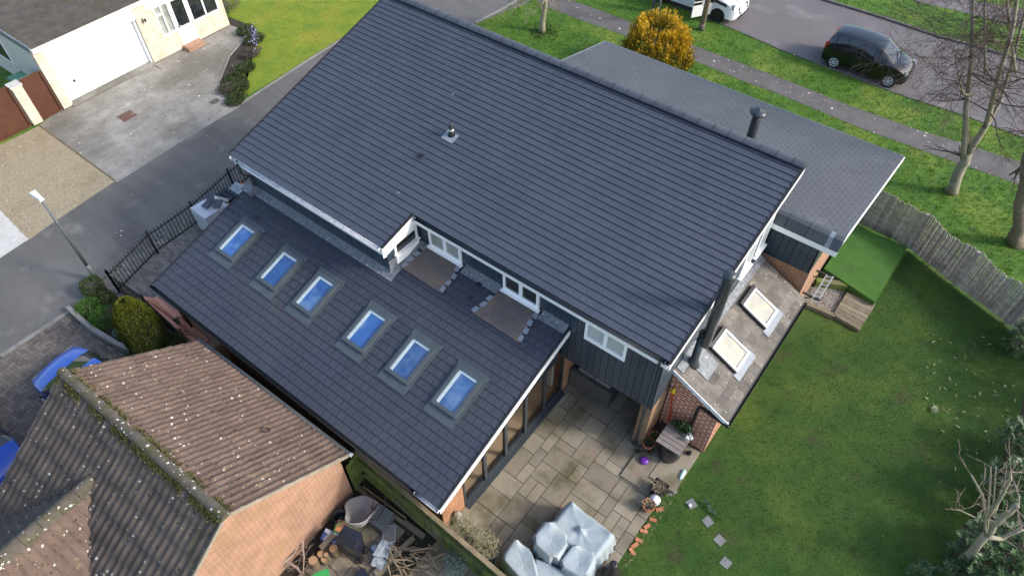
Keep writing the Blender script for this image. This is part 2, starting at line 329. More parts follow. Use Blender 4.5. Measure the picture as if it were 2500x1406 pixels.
M['bark_d'] = mat('brown_bark', (.13, .105, .08), (.22, .185, .145), rough=.95, scale=9, bump=1, bscale=25)
M['bark_p'] = mat('pale_pruned_bark', (.29, .26, .17), (.38, .345, .24), rough=.85, scale=5, bump=.4, bscale=25, stain=((.20, .19, .15), 2, .5, .7))
M['cut'] = mat('cut_wood', (.62, .52, .36), rough=.8)
M['twig'] = mat('birch_twig', (.075, .050, .042), (.11, .075, .06), rough=.9, scale=3)
M['pinktwig'] = mat('pale_twig', (.30, .22, .17), (.36, .27, .22), rough=.9, scale=3)
M['deadwood'] = mat('dead_branch', (.22, .165, .10), (.34, .27, .18), rough=.9, scale=6, bump=.4)
M['pole'] = mat('telegraph_pole_wood', (.24, .19, .13), (.31, .26, .19), rough=.9, scale=5, bump=.4)
M['wrap'] = mat('white_shrink_wrap', (.56, .58, .61), (.68, .70, .73), rough=.25, scale=4, bump=.35, bscale=9, stain=((.44, .36, .29), 1.6, .58, .75))
M['plasticbag'] = mat('clear_plastic_bag', (.28, .31, .33), (.46, .49, .52), rough=.2, scale=8, bump=.6, bscale=14)
M['p_black'] = mat('black_car_paint', (.004, .005, .008), rough=.22, coat=.55, spec=.4)
M['p_blue'] = mat('blue_car_paint', (.008, .07, .42), (.010, .085, .46), rough=.28, coat=.45, spec=.35, scale=2)
M['p_white'] = mat('white_van_paint', (.76, .77, .78), rough=.15, coat=1.0)
M['tyre'] = mat('tyre_rubber', (.012, .012, .012), rough=.85)
M['rim'] = mat('silver_rim', (.55, .56, .58), rough=.4, metal=.0)
M['redlamp'] = mat('red_lamp', (.5, .012, .015), rough=.15, coat=1)
M['lens'] = mat('clear_lamp_lens', (.30, .32, .35), rough=.1, coat=.6)
M['jeans'] = mat('dark_mottled_trousers', (.05, .06, .07), (.14, .15, .16), rough=.9, scale=18)
M['boot'] = mat('tan_boot', (.42, .28, .16), rough=.8)
M['jacket'] = mat('dark_jacket', (.03, .035, .045), rough=.85)
M['skin'] = mat('skin', (.55, .33, .25), rough=.55)
M['hair'] = mat('brown_hair', (.05, .03, .02), rough=.8)
# foliage: species colours by leaf
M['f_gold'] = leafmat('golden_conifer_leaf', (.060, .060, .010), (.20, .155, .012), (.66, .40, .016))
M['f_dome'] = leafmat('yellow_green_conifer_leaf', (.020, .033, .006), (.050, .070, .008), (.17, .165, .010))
M['f_moss'] = leafmat('roof_moss', (.03, .032, .010), (.07, .07, .022), (.13, .12, .04))
M['f_laurel'] = leafmat('laurel_leaf', (.016, .044, .013), (.045, .095, .03), (.11, .17, .055), .35)
M['f_dark'] = leafmat('dark_shrub_leaf', (.012, .026, .008), (.028, .050, .013), (.06, .085, .02))
M['f_olive'] = leafmat('olive_leaf', (.16, .15, .075), (.24, .22, .12), (.34, .31, .18))
M['f_grey'] = leafmat('grey_green_leaf', (.12, .17, .14), (.20, .27, .23), (.32, .40, .35))
M['f_bright'] = leafmat('bright_herb_leaf', (.028, .085, .010), (.055, .14, .018), (.10, .20, .03))
M['f_mauve'] = leafmat('heather_leaf', (.045, .038, .030), (.08, .065, .05), (.12, .10, .075))
M['f_blue'] = leafmat('bluegreen_leaf', (.03, .085, .05), (.07, .15, .09), (.13, .22, .14))
M['f_grass'] = leafmat('grass_blade', (.045, .12, .005), (.095, .215, .008), (.18, .30, .012), .8)
M['f_lawn'] = leafmat('mossy_lawn_blade', (.075, .155, .006), (.17, .24, .009), (.29, .30, .014), .8)
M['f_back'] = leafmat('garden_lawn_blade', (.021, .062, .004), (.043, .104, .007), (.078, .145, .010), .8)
M['stones'] = leafmat('gravel_stone', (.20, .16, .10), (.34, .28, .18), (.52, .46, .35))
M['petal'] = leafmat('crocus_petal', (.30, .26, .55), (.42, .38, .66), (.55, .52, .75))
M['deadleaf'] = leafmat('fallen_leaf', (.14, .125, .05), (.23, .25, .12), (.36, .38, .24))
M['ivy'] = leafmat('ivy_leaf', (.010, .030, .012), (.022, .055, .020), (.05, .10, .04), .35)
# ================================================================== GROUND
def inside(p, poly):
    c = False; n = len(poly); x, y = p[0], p[1]
    for i in range(n):
        x1, y1 = poly[i][0], poly[i][1]; x2, y2 = poly[(i + 1) % n][0], poly[(i + 1) % n][1]
        if (y1 > y) != (y2 > y) and x < (x2 - x1) * (y - y1) / (y2 - y1) + x1: c = not c
    return c
def sheet(name, poly, z, m):
    b = MB(); b.sheet(poly, z); return structure(name, b, m)
def pxy(pts, z=0.0): return [G(x, y, z)[:2] for x, y in pts]
b = MB(); b.sheet([(-220, -160), (220, -160), (220, 320), (-220, 320)], -.055); structure('ground', b, M['grass'])
near_in = pxy([(1250, -40), (1336, 16), (1432, 53), (1526, 85), (1689, 144), (1819, 198), (1900, 227), (2099, 310), (2327, 392), (2500, 452), (2700, 525)])
near_out = pxy([(1330, -40), (1406, 3), (1471, 26), (1549, 56), (1692, 109), (1897, 185), (2059, 250), (2227, 310), (2338, 344), (2500, 395), (2700, 460)])
kerb_n = pxy([(1500, -60), (1640, 10), (1726, 43), (1835, 88), (1900, 117), (2099, 193), (2236, 242), (2344, 276), (2500, 333), (2700, 400)])
kerb_f = pxy([(1850, -60), (2014, 0), (2156, 43), (2298, 91), (2378, 111), (2500, 148), (2700, 205)])
sheet('pavement', near_in + near_out[::-1], -.045, M['pave'])
sheet('street', kerb_n + kerb_f[::-1], -.05, M['street'])
LANE = [(-24.1, -12), (-19.85, -12), (-20.0, .1), (-20.3, 3.7), (-20.85, 10.6), (-21.05, 20), (-20.95, 24.5), (-20.2, 27.9), (-17, 31.5), (-17, 34), (-34, 34), (-34, 31), (-27.5, 30), (-25.6, 26), (-25.2, 17), (-24.9, 13), (-24.7, 7), (-24.25, 2.2)]
sheet('lane', LANE, -.049, M['asphalt'])
f2 = pxy([(2050, -70), (2230, 0), (2400, 40), (2700, 120)]); f3 = pxy([(2160, -70), (2330, -8), (2500, 22), (2700, 85)])
sheet('far_pavement', f2 + f3[::-1], -.047, M['street'])
DRIVE = pxy([(95, 305), (284, 444), (446, 341), (584, 259), (530, 215), (542, 180), (560, 135), (592, 100), (597, 82), (578, 66), (556, 58), (370, 145), (165, 245)])
sheet('concrete_drive', DRIVE, -.045, M['concrete'])
GRAV = pxy([(-80, 400), (0, 352), (95, 305), (280, 440), (130, 540), (62, 588), (0, 512), (-80, 430)])
sheet('gravel_drive', GRAV, -.0455, M['gravel'])
sheet('pale_path', pxy([(-100, 430), (0, 512), (68, 582), (0, 627), (-100, 690)]), -.0445, M['conc_w'])
NWL = [(-25.1, 13.06), (-25.2, 17), (-25.5, 24), (-27.3, 28.5), (-38, 28.5), (-38, 22), (-31.6, 17.8)] + [tuple(p) for p in pxy([(560, 40), (612, 62), (630, 82), (620, 120), (598, 160), (575, 195), (580, 225), (592, 240)])]
sheet('front_lawn', NWL, -.04, M['lawn'])
BED = pxy([(556, 40), (612, 62), (630, 82), (620, 120), (598, 160), (575, 195), (580, 225), (592, 243), (577, 257), (530, 215), (542, 180), (560, 135), (592, 100), (597, 82), (578, 66), (553, 56)])
sheet('flower_bed', BED, -.043, M['soil'])
LAWN = pxy([(1690, 1108), (1500, 1372)]) + [(-1.52, 3.2), (-1.52, -16), (16, -16), (16, 14)] + pxy([(2500, 805), (2460, 782), (2340, 695), (2220, 610), (2140, 735), (2100, 806), (1960, 740), (1780, 1020)])
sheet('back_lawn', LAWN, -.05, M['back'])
sheet('shrub_bed', pxy([(2520, 800), (2496, 1000), (2420, 1200), (2350, 1290), (2300, 1406), (2290, 1480), (2800, 1480), (2800, 900)]), -.046, M['soil'])
sheet('passage_ground', [(-16.2, 3.3), (-5.5, 3.3), (-5.5, 4.6), (-16.2, 4.6)], -.044, M['soil'])
PAVED = [(-20.55, 3.75), (-20.95, 10.9), (-20.9, 13.5), (-16.5, 13.5), (-16.5, 4.6), (-15.2, 4.6), (-15.2, 3.55)]
b = MB(); b.sheet(PAVED, -.04); b.mi = 1
k = 0; y = 3.5
while y < 13.5:
    x = -21.1 + (.1 if k % 2 else 0)
    while x < -15.1:
        b.tint = random.random()
        if inside((x + .1, y + .05), PAVED): b.face([(x + .004, y + .004, -.032), (x + .196, y + .004, -.032), (x + .196, y + .096, -.032), (x + .004, y + .096, -.032)])
        x += .2
    y += .1; k += 1
structure('block_paving', b, [M['joint'], M['block']])
# herringbone driveway of the cars
HER = pxy([(0, 868), (170, 757), (215, 800), (270, 838), (340, 866), (420, 920), (520, 960), (300, 1300), (0, 1406), (-300, 1500), (-500, 1200)])
b = MB(); b.sheet(HER, -.04); b.mi = 1
x0 = min(p[0] for p in HER); x1 = max(p[0] for p in HER); y0 = min(p[1] for p in HER); y1 = max(p[1] for p in HER)
def herring(poly, wdt, ang, z):
    c, s = math.cos(ang), math.sin(ang); cx = sum(p[0] for p in poly) / len(poly); cy = sum(p[1] for p in poly) / len(poly)
    n = 70
    for i in range(-n, n):
        for j in range(-n // 2, n // 2):
            for (ox, oy, w_, h_) in ((i + 4 * j, i, 2, 1), (i + 4 * j + 2, i - 1, 1, 2)):
                q = [(ox + .04, oy + .04), (ox + w_ - .04, oy + .04), (ox + w_ - .04, oy + h_ - .04), (ox + .04, oy + h_ - .04)]
                q = [(cx + wdt * (c * a_ - s * b_), cy + wdt * (s * a_ + c * b_)) for a_, b_ in q]
                m_ = ((q[0][0] + q[2][0]) / 2, (q[0][1] + q[2][1]) / 2)
                if inside(m_, poly): b.tint = random.random(); b.face([(p[0], p[1], z) for p in q])
herring(HER, .11, R(8), -.033)
structure('herringbone_drive', b, [M['joint'], M['herring']])
# kerbs, edgings (each line of stones one kerb)
def kerb(name, line, w_, z0, z1, m, seg=.9):
    b = MB()
    for (xa, ya), (xb, yb) in zip(line, line[1:]):
        L = math.hypot(xb - xa, yb - ya); n = max(1, int(L / seg))
        for k in range(n):
            p = Vector((xa + (xb - xa) * k / n, ya + (yb - ya) * k / n, (z0 + z1) / 2)); q = Vector((xa + (xb - xa) * (k + .985) / n, ya + (yb - ya) * (k + .985) / n, (z0 + z1) / 2))
            b.tint = random.random(); b.bar(p, q, w_, z1 - z0)
    return structure(name, b, m)
kerb('near_kerb', kerb_n, .10, -.1, -.025, M['pave']); kerb('far_kerb', kerb_f, .14, -.1, .04, M['pave'])
kerb('lawn_edging', [(-24.85, 12.95), (-25.1, 17), (-25.35, 24), (-27, 28)], .1, -.1, -.02, M['kerb'], .6)
kerb('drive_edging', pxy([(95, 305), (280, 440)]), .06, -.1, -.03, M['wood_bn'], 2)
kerb('lane_edging', pxy([(0, 868), (170, 757)]), .16, -.1, -.02, M['kerb'], .5)
kerb('bed_edging', pxy([(597, 84), (592, 101), (560, 136), (542, 181), (530, 216), (577, 256)]), .05, -.1, -.01, M['kerb'], .4)
kerb('lane_corner_edging', pxy([(1160, 55), (1225, 22), (1262, 0), (1300, -30)]), .12, -.1, .0, M['kerb'], .6)
# ------------------------------------------------------------------ patio of mixed slabs
PX0, PX1, PY0, PY1 = -5.56, -1.52, .31, 11.2
mod = .2885; nx = 14; ny = int((PY1 - PY0) / mod)
b = MB(); b.box((PX0 - .5, PY0 - .4, -.12), (PX1 - .02, PY1, -.012)); b.mi = 1
rs = random.Random(5); occ = [[0] * ny for _ in range(nx)]
for j in range(ny):
    for i in range(nx):
        if occ[i][j]: continue
        opts = [(2, 3), (3, 2), (2, 3), (3, 2), (2, 2), (2, 2), (2, 1), (1, 2)]; rs.shuffle(opts); opts.append((1, 1))
        for (a, c) in opts:
            if i + a <= nx and j + c <= ny and all(not occ[i + p][j + q] for p in range(a) for q in range(c)):
                for p in range(a):
                    for q in range(c): occ[i + p][j + q] = 1
                b.tint = rs.random(); g = .009; h = rs.uniform(-.003, .003)
                if i * mod + PX0 > -2.55 and PY0 + j * mod > 8.6: break
                b.box((PX0 + i * mod + g, PY0 + j * mod + g, -.04), (PX0 + (i + a) * mod - g, PY0 + (j + c) * mod - g, h)); break
for (x_0, y_0, x_1, y_1) in ((-2.72, 8.45, -2.1, 10.4), (-2.08, 8.9, -1.3, 10.4)):
    b.tint = rs.random(); b.box((x_0, y_0, -.06), (x_1, y_1, .05))
structure('patio', b, [M['joint'], M['slab']])

# ================================================================== THE HOUSE
house = thing('house', 'dark navy clad house with big slate grey tiled roofs and white fascias', 'house', (-9, 10, 0))
def hp(name, mb, m, parent=house, smooth=False, label=None):
    o = mb.build(name, m, parent, smooth)
    if label: o['label'] = label
    return o
class Plane:
    def __init__(s, y0, z0, deg): s.y0, s.z0, s.t = y0, z0, math.tan(R(deg)); s.n = Vector((0, -s.t, 1)).normalized(); s.v = Vector((0, 1, s.t)).normalized()
    def z(s, y): return s.z0 + s.t * (y - s.y0)
    def at(s, px, py): return onp(px, py, (0, s.y0, s.z0), s.n)
    def P(s, x, y, h=0.0): return Vector((x, y, s.z(y))) + s.n * h
def lerp(a, b, t): return a + (b - a) * t
def tiles(mb, O, u, v, n, courses, ul, ur, tw, lip, seed, gap=.004, jit=.002, off=.5, over=.03, tvar=1.0):
    r = random.Random(seed); O, u, v, n = Vector(O), Vector(u), Vector(v), Vector(n)
    for k, (va, vb) in enumerate(courses):
        a = ul(va); bb = ur(va); x = a - (tw * off if k % 2 else 0); first = True
        while x < bb - .01:
            xa = max(x, a); xb = min(x + tw, bb)
            if xb - xa > .02:
                mb.tint = .5 + (r.random() - .5) * tvar; h = lip + r.uniform(-jit, jit); h2 = r.uniform(0, jit); g = gap / 2
                p0 = O + u * (xa + g) + v * va; p1 = O + u * (xb - g) + v * va; q1 = O + u * (xb - g) + v * (vb + over); q0 = O + u * (xa + g) + v * (vb + over)
                i = len(mb.v)
                mb.v += [tuple(p0), tuple(p1), tuple(p1 + n * h), tuple(p0 + n * h), tuple(q1 + n * (.002 + h2)), tuple(q0 + n * (.002 + h2))]
                mb.idx([i, i + 1, i + 2, i + 3]); mb.idx([i + 3, i + 2, i + 4, i + 5])
            x += tw
MR = Plane(9.17, 4.89, 12.0)
eR = MR.at(1637, 884); rR = MR.at(1963, 408); eL = MR.at(565, 372); vL = MR.at(930, 3)
RY = rR.y; vdx = (vL.x - eL.x) / (vL.y - eL.y)
XL = lambda y: eL.x + vdx * (y - eL.y)
XR = lambda y: lerp(eR.x, rR.x, (y - eR.y) / (rR.y - eR.y))
cin = MR.at(932, 598); XI = cin.x + .06; YE = 9.17; YL = (cin.y + eL.y) / 2
cs = math.cos(R(12)); sl = lambda y: (y - MR.y0) / cs
roof = MB()
def slabquad(mb, pl, pts, th):       # roof deck under the tiles
    P = [pl.P(x, y, -.012) for x, y in pts]; mb.hexa([p - Vector((0, 0, th)) for p in P], P)
slabquad(roof, MR, [(XI - .02, YE), (XR(YE), YE), (XR(RY), RY), (XI - .02, RY)], .16)
slabquad(roof, MR, [(XL(YL), YL), (XI - .02, YL), (XI - .02, RY), (XL(RY), RY)], .16)
nC = 31; g = (sl(RY) - sl(YE)) / nC
roof.mi = 1
cr = [(sl(YE) + k * g, sl(YE) + (k + 1) * g) for k in range(nC)]
tiles(roof, (0, MR.y0, MR.z0), (1, 0, 0), MR.v, MR.n, cr, lambda v: XI if v < sl(YE) + 6 * g and False else XL(MR.y0 + v * cs), lambda v: XR(MR.y0 + v * cs), .195, .032, 3, tvar=.9)
nl = int(round((sl(YE) - sl(YL)) / g)); cl = [(sl(YE) - (k + 1) * g, sl(YE) - k * g) for k in range(nl)]
tiles(roof, (0, MR.y0, MR.z0), (1, 0, 0), MR.v, MR.n, cl, lambda v: XL(MR.y0 + v * cs), lambda v: XI, .195, .030, 4, tvar=.9)
hp('tiled_roof', roof, [M['under'], M['tile']], label='large upper roof of slate grey tiles')
YL2 = MR.y0 + (sl(YE) - nl * g) * cs
# ridge tiles
rg = MB(); x = XL(RY)
for k in range(60):
    xa, xb = x, min(x + .452, XR(RY) + .03)
    if xb - xa < .1: break
    rg.tint = random.random(); z = MR.z(RY); hh = random.uniform(-.004, .004)
    prof = [(-.15, .05), (-.14, .085), (-.07, .13), (.02, .14), (.11, .115), (.13, .03), (.13, -.30), (.10, -.30), (.08, .04)]
    rg.extr([(xa + .004, RY + a, z + c + hh) for a, c in prof], (xb - xa - .008, 0, 0)); 
    rg.mi = 1; rg.extr([(xa - .009, RY + a * 1.01, z + c + .003) for a, c in prof[:6] + [(.08, .05)]], (.022, 0, 0)); rg.mi = 0
    x += .452
hp('ridge', rg, [M['ridge'], M['blackm']])
# walls
LX = XL(YL) + .35
def boards(mb, ax, c, a0, a1, z0, z1, out, step=.2, top=None):
    # upright boards on a wall; ax 'y': wall at y=c seen from -Y, boards step along x; ax 'x': wall at x=c seen from +X
    k = a0
    while k < a1 - .01:
        e = min(k + step - .012, a1); mb.tint = random.random(); t = top if top else (lambda q: z1)
        if ax == 'y': mb.hexa([(k, c - out, z0), (e, c - out, z0), (e, c + .01, z0), (k, c + .01, z0)], [(k, c - out, t(k)), (e, c - out, t(e)), (e, c + .01, t(e)), (k, c + .01, t(k))])
        else: mb.hexa([(c - .01, k, z0), (c + out, k, z0), (c + out, e, z0), (c - .01, e, z0)], [(c - .01, k, t(k)), (c + out, k, t(k)), (c + out, e, t(e)), (c - .01, e, t(e))])
        k += step
WY, WX, LW = 9.38, -2.69, YL2 + .22
wl = MB()
wl.box((LX, LW + .03, .0), (XI - .14, RY - .2, MR.z(LW) - .16)); 
wl.hexa([(XI - .2, WY + .03, 2.32), (WX - .03, WY + .03, 2.32), (WX - .03, RY - .2, 2.32), (XI - .2, RY - .2, 2.32)],
        [(XI - .2, WY + .03, MR.z(WY) - .18), (WX - .03, WY + .03, MR.z(WY) - .18), (WX - .03, RY - .2, MR.z(RY) - .25), (XI - .2, RY - .2, MR.z(RY) - .25)])
wl.box((LX, RY - .25, 0), (WX - .03, RY - .12, MR.z(RY) - .2))
hp('wall', wl, M['groove'])
cb = MB()
boards(cb, 'y', LW + .03, LX, XI - .14, 2.6, MR.z(LW) - .16, .03)
boards(cb, 'y', WY + .03, XI - .2, -5.5, 3.2, MR.z(WY) - .16, .03)
boards(cb, 'y', WY + .03, -5.5, WX, 2.30, MR.z(WY) - .16, .03)
boards(cb, 'x', XI - .15, LW, WY, 2.9, 4.5, .03)
boards(cb, 'x', WX - .03, WY, RY - .12, 2.30, 0, .03, top=lambda y: MR.z(y) - .2)
cb.tint = .5; cb.box((-5.5, WY + .031, 2.29), (WX - .03, 11.4, 2.33))
hp('cladding', cb, M['clad'])
# fascias, barges, gutters
fa = MB()
fa.box((XI + .03, YE + .02, MR.z(YE) - .36), (XR(YE) - .05, YE + .06, MR.z(YE) - .03))
fa.box((XL(YL2) + .05, YL2 + .03, MR.z(YL2) - .36), (XI + .06, YL2 + .07, MR.z(YL2) - .03))
def barge(mb, x0, x1, ya, yb, pl, h, dz=-.02):
    mb.hexa([(x0, ya, pl.z(ya) - h), (x1, ya, pl.z(ya) - h), (x1, yb, pl.z(yb) - h), (x0, yb, pl.z(yb) - h)],
            [(x0, ya, pl.z(ya) + dz), (x1, ya, pl.z(ya) + dz), (x1, yb, pl.z(yb) + dz), (x0, yb, pl.z(yb) + dz)])
def skbarge(mb, xf, w_, ya, yb, pl, h, dz):
    xa, xb = xf(ya), xf(yb)
    mb.hexa([(xa - w_, ya, pl.z(ya) - h), (xa, ya, pl.z(ya) - h), (xb, yb, pl.z(yb) - h), (xb - w_, yb, pl.z(yb) - h)],
            [(xa - w_, ya, pl.z(ya) + dz), (xa, ya, pl.z(ya) + dz), (xb, yb, pl.z(yb) + dz), (xb - w_, yb, pl.z(yb) + dz)])
skbarge(fa, lambda y: XR(y) + .035, .03, YE - .05, RY + .05, MR, .26, -.035)
skbarge(fa, lambda y: XL(y) - .005, .03, YL2, RY + .05, MR, .26, -.035)
barge(fa, XI + .003, XI + .033, YL2 - .02, YE + .02, MR, .38, -.02)
fa.box((XI - .3, YL2 + .07, MR.z(YL2) - .36), (XI, LW, MR.z(YL2) - .34))
fa.box((XI, YE + .06, MR.z(YE) - .36), (XR(YE) - .05, WY, MR.z(YE) - .34)); fa.box((LX, YL2 + .07, MR.z(YL2) - .36), (XI, LW, MR.z(YL2) - .34))
hp('fascia', fa, M['white'])
vt = MB(); skbarge(vt, lambda y: XR(y) + .04, .06, YE - .03, RY + .02, MR, .034, .035); hp('verge_trim', vt, M['blackm'])
vt = MB(); skbarge(vt, lambda y: XL(y) + .02, .06, YL2, RY + .02, MR, .034, .035); hp('verge_trim', vt, M['blackm'])
vt = MB(); barge(vt, XI - .02, XI + .04, YL2, YE + .02, MR, .019, .035); hp('verge_trim', vt, M['blackm'])
def gutter(mb, x0, x1, yc, zc, r=.055, white=0):
    n = 8
    for j in range(n):
        a0, a1 = math.pi + math.pi * j / n, math.pi + math.pi * (j + 1) / n
        mb.hexa([(x0, yc + r * math.cos(a0), zc + r * math.sin(a0)), (x1, yc + r * math.cos(a0), zc + r * math.sin(a0)), (x1, yc + (r - .008) * math.cos(a0), zc + (r - .008) * math.sin(a0)), (x0, yc + (r - .008) * math.cos(a0), zc + (r - .008) * math.sin(a0))],
                [(x0, yc + r * math.cos(a1), zc + r * math.sin(a1)), (x1, yc + r * math.cos(a1), zc + r * math.sin(a1)), (x1, yc + (r - .008) * math.cos(a1), zc + (r - .008) * math.sin(a1)), (x0, yc + (r - .008) * math.cos(a1), zc + (r - .008) * math.sin(a1))])
    for xe in (x0, x1): mb.tube([(xe - .01, yc, zc - .02), (xe + .01, yc, zc - .02)], .055, 10)
gt = MB(); gutter(gt, XI + .12, XR(YE) - .1, YE - .05, MR.z(YE) - .04); hp('gutter', gt, M['steel'], smooth=True)
gt = MB(); gutter(gt, XL(YL2) + .1, XI - .05, YL2 - .04, MR.z(YL2) - .04); hp('gutter', gt, M['whited'], smooth=True, label='dirty white gutter')
dp = MB(); gx = XR(YE) - .22
dp.tube([(gx, YE - .05, MR.z(YE) - .08), (gx, YE - .05, MR.z(YE) - .25), (gx - .12, WY - .05, 4.3), (gx - .12, WY - .05, 2.35), (gx - .16, 9.54, 2.15), (gx - .16, 9.54, .05)], .035, 8)
dp.box((gx - .22, 9.48, 0), (gx - .10, 9.6, .12)); hp('downpipe', dp, M['anth'], smooth=False)
dp = MB(); dp.tube([(XL(YL2) + .35, YL2 - .04, MR.z(YL2) - .06), (XL(YL2) + .35, YL2 - .04, MR.z(YL2) - .55), (LX + .1, LW - .06, MR.z(YL2) - .75), (LX + .1, LW - .06, 2.6)], .035, 8); hp('downpipe', dp, M['anth'])

# lower roof over the garden room
LR = Plane(4.15, 2.20, 15.67)
a = LR.at(1072.9, 1242.3); bq = LR.at(1392, 801); c_ = LR.at(371.3, 694.4); d_ = LR.at(612, 450)
LY0 = (a.y + c_.y) / 2
LXR = lambda y: lerp(a.x, bq.x, (y - a.y) / (bq.y - a.y)); LXL = lambda y: lerp(c_.x, d_.x, (y - c_.y) / (d_.y - c_.y))
lr = MB(); ctop = WY - .0
slabquad(lr, LR, [(LXL(LY0), LY0), (LXR(LY0), LY0), (LXR(LW), LW), (LXL(LW), LW)], .12)
slabquad(lr, LR, [(XI - .15, LW), (LXR(LW), LW), (LXR(WY), WY), (XI - .15, WY)], .12)
lr.mi = 1; cs2 = math.cos(R(15.67)); s2 = lambda y: (y - LR.y0) / cs2
nC2 = 24; g2 = (s2(WY) - s2(LY0)) / nC2
c2 = [(s2(LY0) + k * g2, s2(LY0) + (k + 1) * g2) for k in range(nC2)]
tiles(lr, (0, LR.y0, LR.z0), (1, 0, 0), LR.v, LR.n, c2, lambda v: LXL(LR.y0 + v * cs2) if LR.y0 + (v + g2 * .9) * cs2 < LW else XI - .14, lambda v: LXR(LR.y0 + v * cs2), .235, .027, 11, gap=.010, jit=.002, tvar=1.0)
hp('tiled_roof', lr, [M['under'], M['tile_low']], label='lower roof of plum grey tiles with six skylights')
fb = MB(); skbarge(fb, lambda y: LXR(y) + .04, .03, LY0 - .02, WY - .03, LR, .2, -.03); hp('barge_board', fb, M['white']); fb = MB()
skbarge(fb, lambda y: LXL(y) - .002, .03, LY0, LW, LR, .2, -.03)
hp('barge_board', fb, M['white'])
vt = MB(); skbarge(vt, lambda y: LXR(y) + .015, .06, LY0, WY - .03, LR, .029, .03); hp('verge_trim', vt, M['blackm']); vt = MB(); skbarge(vt, lambda y: LXL(y) + .04, .06, LY0, LW, LR, .029, .03); hp('verge_trim', vt, M['blackm'])
gt = MB(); gutter(gt, LXL(LY0) - .05, LXR(LY0) - .75, LY0 - .04, LR.z(LY0) - .05); hp('gutter', gt, M['blackm'], smooth=True)
gt = MB(); gutter(gt, LXR(LY0) - .75, LXR(LY0), LY0 - .04, LR.z(LY0) - .045); hp('gutter', gt, M['wrap'], smooth=True, label='short new white gutter end')
fb = MB(); fb.box((LXL(LY0), LY0 + .01, LR.z(LY0) - .22), (LXR(LY0), LY0 + .04, LR.z(LY0) - .04)); hp('fascia', fb, M['blackm'])
dp = MB(); q = G(445, 800, .4); dp.tube([(q.x, LY0 - .04, LR.z(LY0) - .08), (q.x + .05, LY0 + .1, 1.8), (q.x + .1, LY0 + .22, 1.5), (q.x + .1, LY0 + .22, 0)], .035, 8); hp('downpipe', dp, M['blackm'])
# garden room walls and floor
XB = -5.56
gw = MB()
gw.box((-16.55, LY0 + .25, 0), (XB - .002, LY0 + .5, LR.z(LY0 + .25) - .13)); gw.box((-16.6, LY0 + .25, 0), (-16.4, LW, 2.2)); gw.box((XB - .3, LY0 + .251, 0), (XB, 5.2, LR.z(LY0 + .3) - .14))
gw.box((XB - .3, 9.72, 0), (XB, 11.3, 2.29)); hp('brick_wall', gw, M['brick_or'])
gi = MB(); gi.box((-16.4, LY0 + .5, .0), (XB - .1, 9.7, .012)); gi.tint = .5; hp('floor', gi, M['woodfloor'])
gi = MB(); gi.box((-16.4, 9.62, .02), (XB - .32, 9.72, 2.9)); gi.box((-16.38, LY0 + .51, .02), (-16.3, 9.6, 2.2)); hp('inner_wall', gi, M['plaster'])
gi = MB(); gi.hexa([LR.P(-16.3, LY0 + .55, -.20), LR.P(XB - .3, LY0 + .55, -.20), LR.P(XB - .3, 9.3, -.20), LR.P(-16.3, 9.3, -.20)], [LR.P(-16.3, LY0 + .55, -.16), LR.P(XB - .3, LY0 + .55, -.16), LR.P(XB - .3, 9.3, -.16), LR.P(-16.3, 9.3, -.16)]); hp('ceiling', gi, M['plaster'])
gc = MB(); boards(gc, 'x', XB - .08, 5.25, WY, 2.1, 0, .06, .14, top=lambda y: LR.z(y) - .13); hp('cladding', gc, M['clad'])
bf = MB(); ya, yb = 5.22, 9.70
bf.box((XB - .09, ya, .03), (XB + .01, yb, .10)); bf.box((XB - .09, ya, 2.03), (XB + .0, WY, 2.12)); bf.box((XB - .02, ya, .0), (XB + .16, yb, .03))
pw = (yb - ya) / 5
for k in range(6):
    y = ya + k * pw; bf.box((XB - .08, max(y - .055, ya), .1), (XB + .012, min(y + .055, yb), 2.03))
bo = hp('folding_door', bf, M['anth'])
for k in range(5):
    y = ya + k * pw; gl = MB(); gl.face([(XB - .04, y + .055, .10), (XB - .04, y + pw - .055, .10), (XB - .04, y + pw - .055, 2.03), (XB - .04, y + .055, 2.03)]); hp('pane', gl, M['glass'], bo)
hd_ = MB(); hd_.box((XB + .012, yb - .16, .95), (XB + .05, yb - .13, 1.15)); hd_.box((XB + .03, yb - .28, 1.02), (XB + .05, yb - .13, 1.05)); hp('handle', hd_, M['black'], bo)
# undercroft: pier, end walls
pr = MB(); pr.box((WX - .36, 9.6, 0), (WX - .03, 10.05, 2.29)); pr.box((WX - .36, 10.05, 0), (WX - .031, 10.6, 2.29)); hp('brick_pier', pr, M['brick_tan'])
pr = MB(); pr.box((-5.6, 11.3, 0), (WX - .04, 11.5, 2.29)); pr.box((WX - .2, 10.6, 0), (WX - .035, RY - .2, 2.29)); hp('brick_wall', pr, M['brick_tan'])
# abutment flashings
fl = MB()
def strip(mb, pl, pts, h0=.035, h1=.045):
    P = [pl.P(x, y, h0) for x, y in pts]; Q = [pl.P(x, y, h1) for x, y in pts]; mb.hexa(P, Q)
strip(fl, LR, [(LXL(LW), LW - .20), (XI - .1, LW - .20), (XI - .1, LW), (LXL(LW), LW)])
fl.box((LXL(LW) + .3, LW - .012, LR.z(LW)), (XI - .1, LW, LR.z(LW) + .16))
strip(fl, LR, [(XI - .14, LW - .2), (XI + .08, LW - .2), (XI + .08, WY - .2), (XI - .14, WY - .2)], .036, .047)
strip(fl, LR, [(XI - .14, WY - .22), (XI + .75, WY - .22), (XI + .75, WY), (XI - .14, WY)], .034, .046)
fl.box((XI - .112, LW, LR.z(LW)), (XI - .1, WY, LR.z(WY) + .12))
hp('flashing', fl, M['lead'])
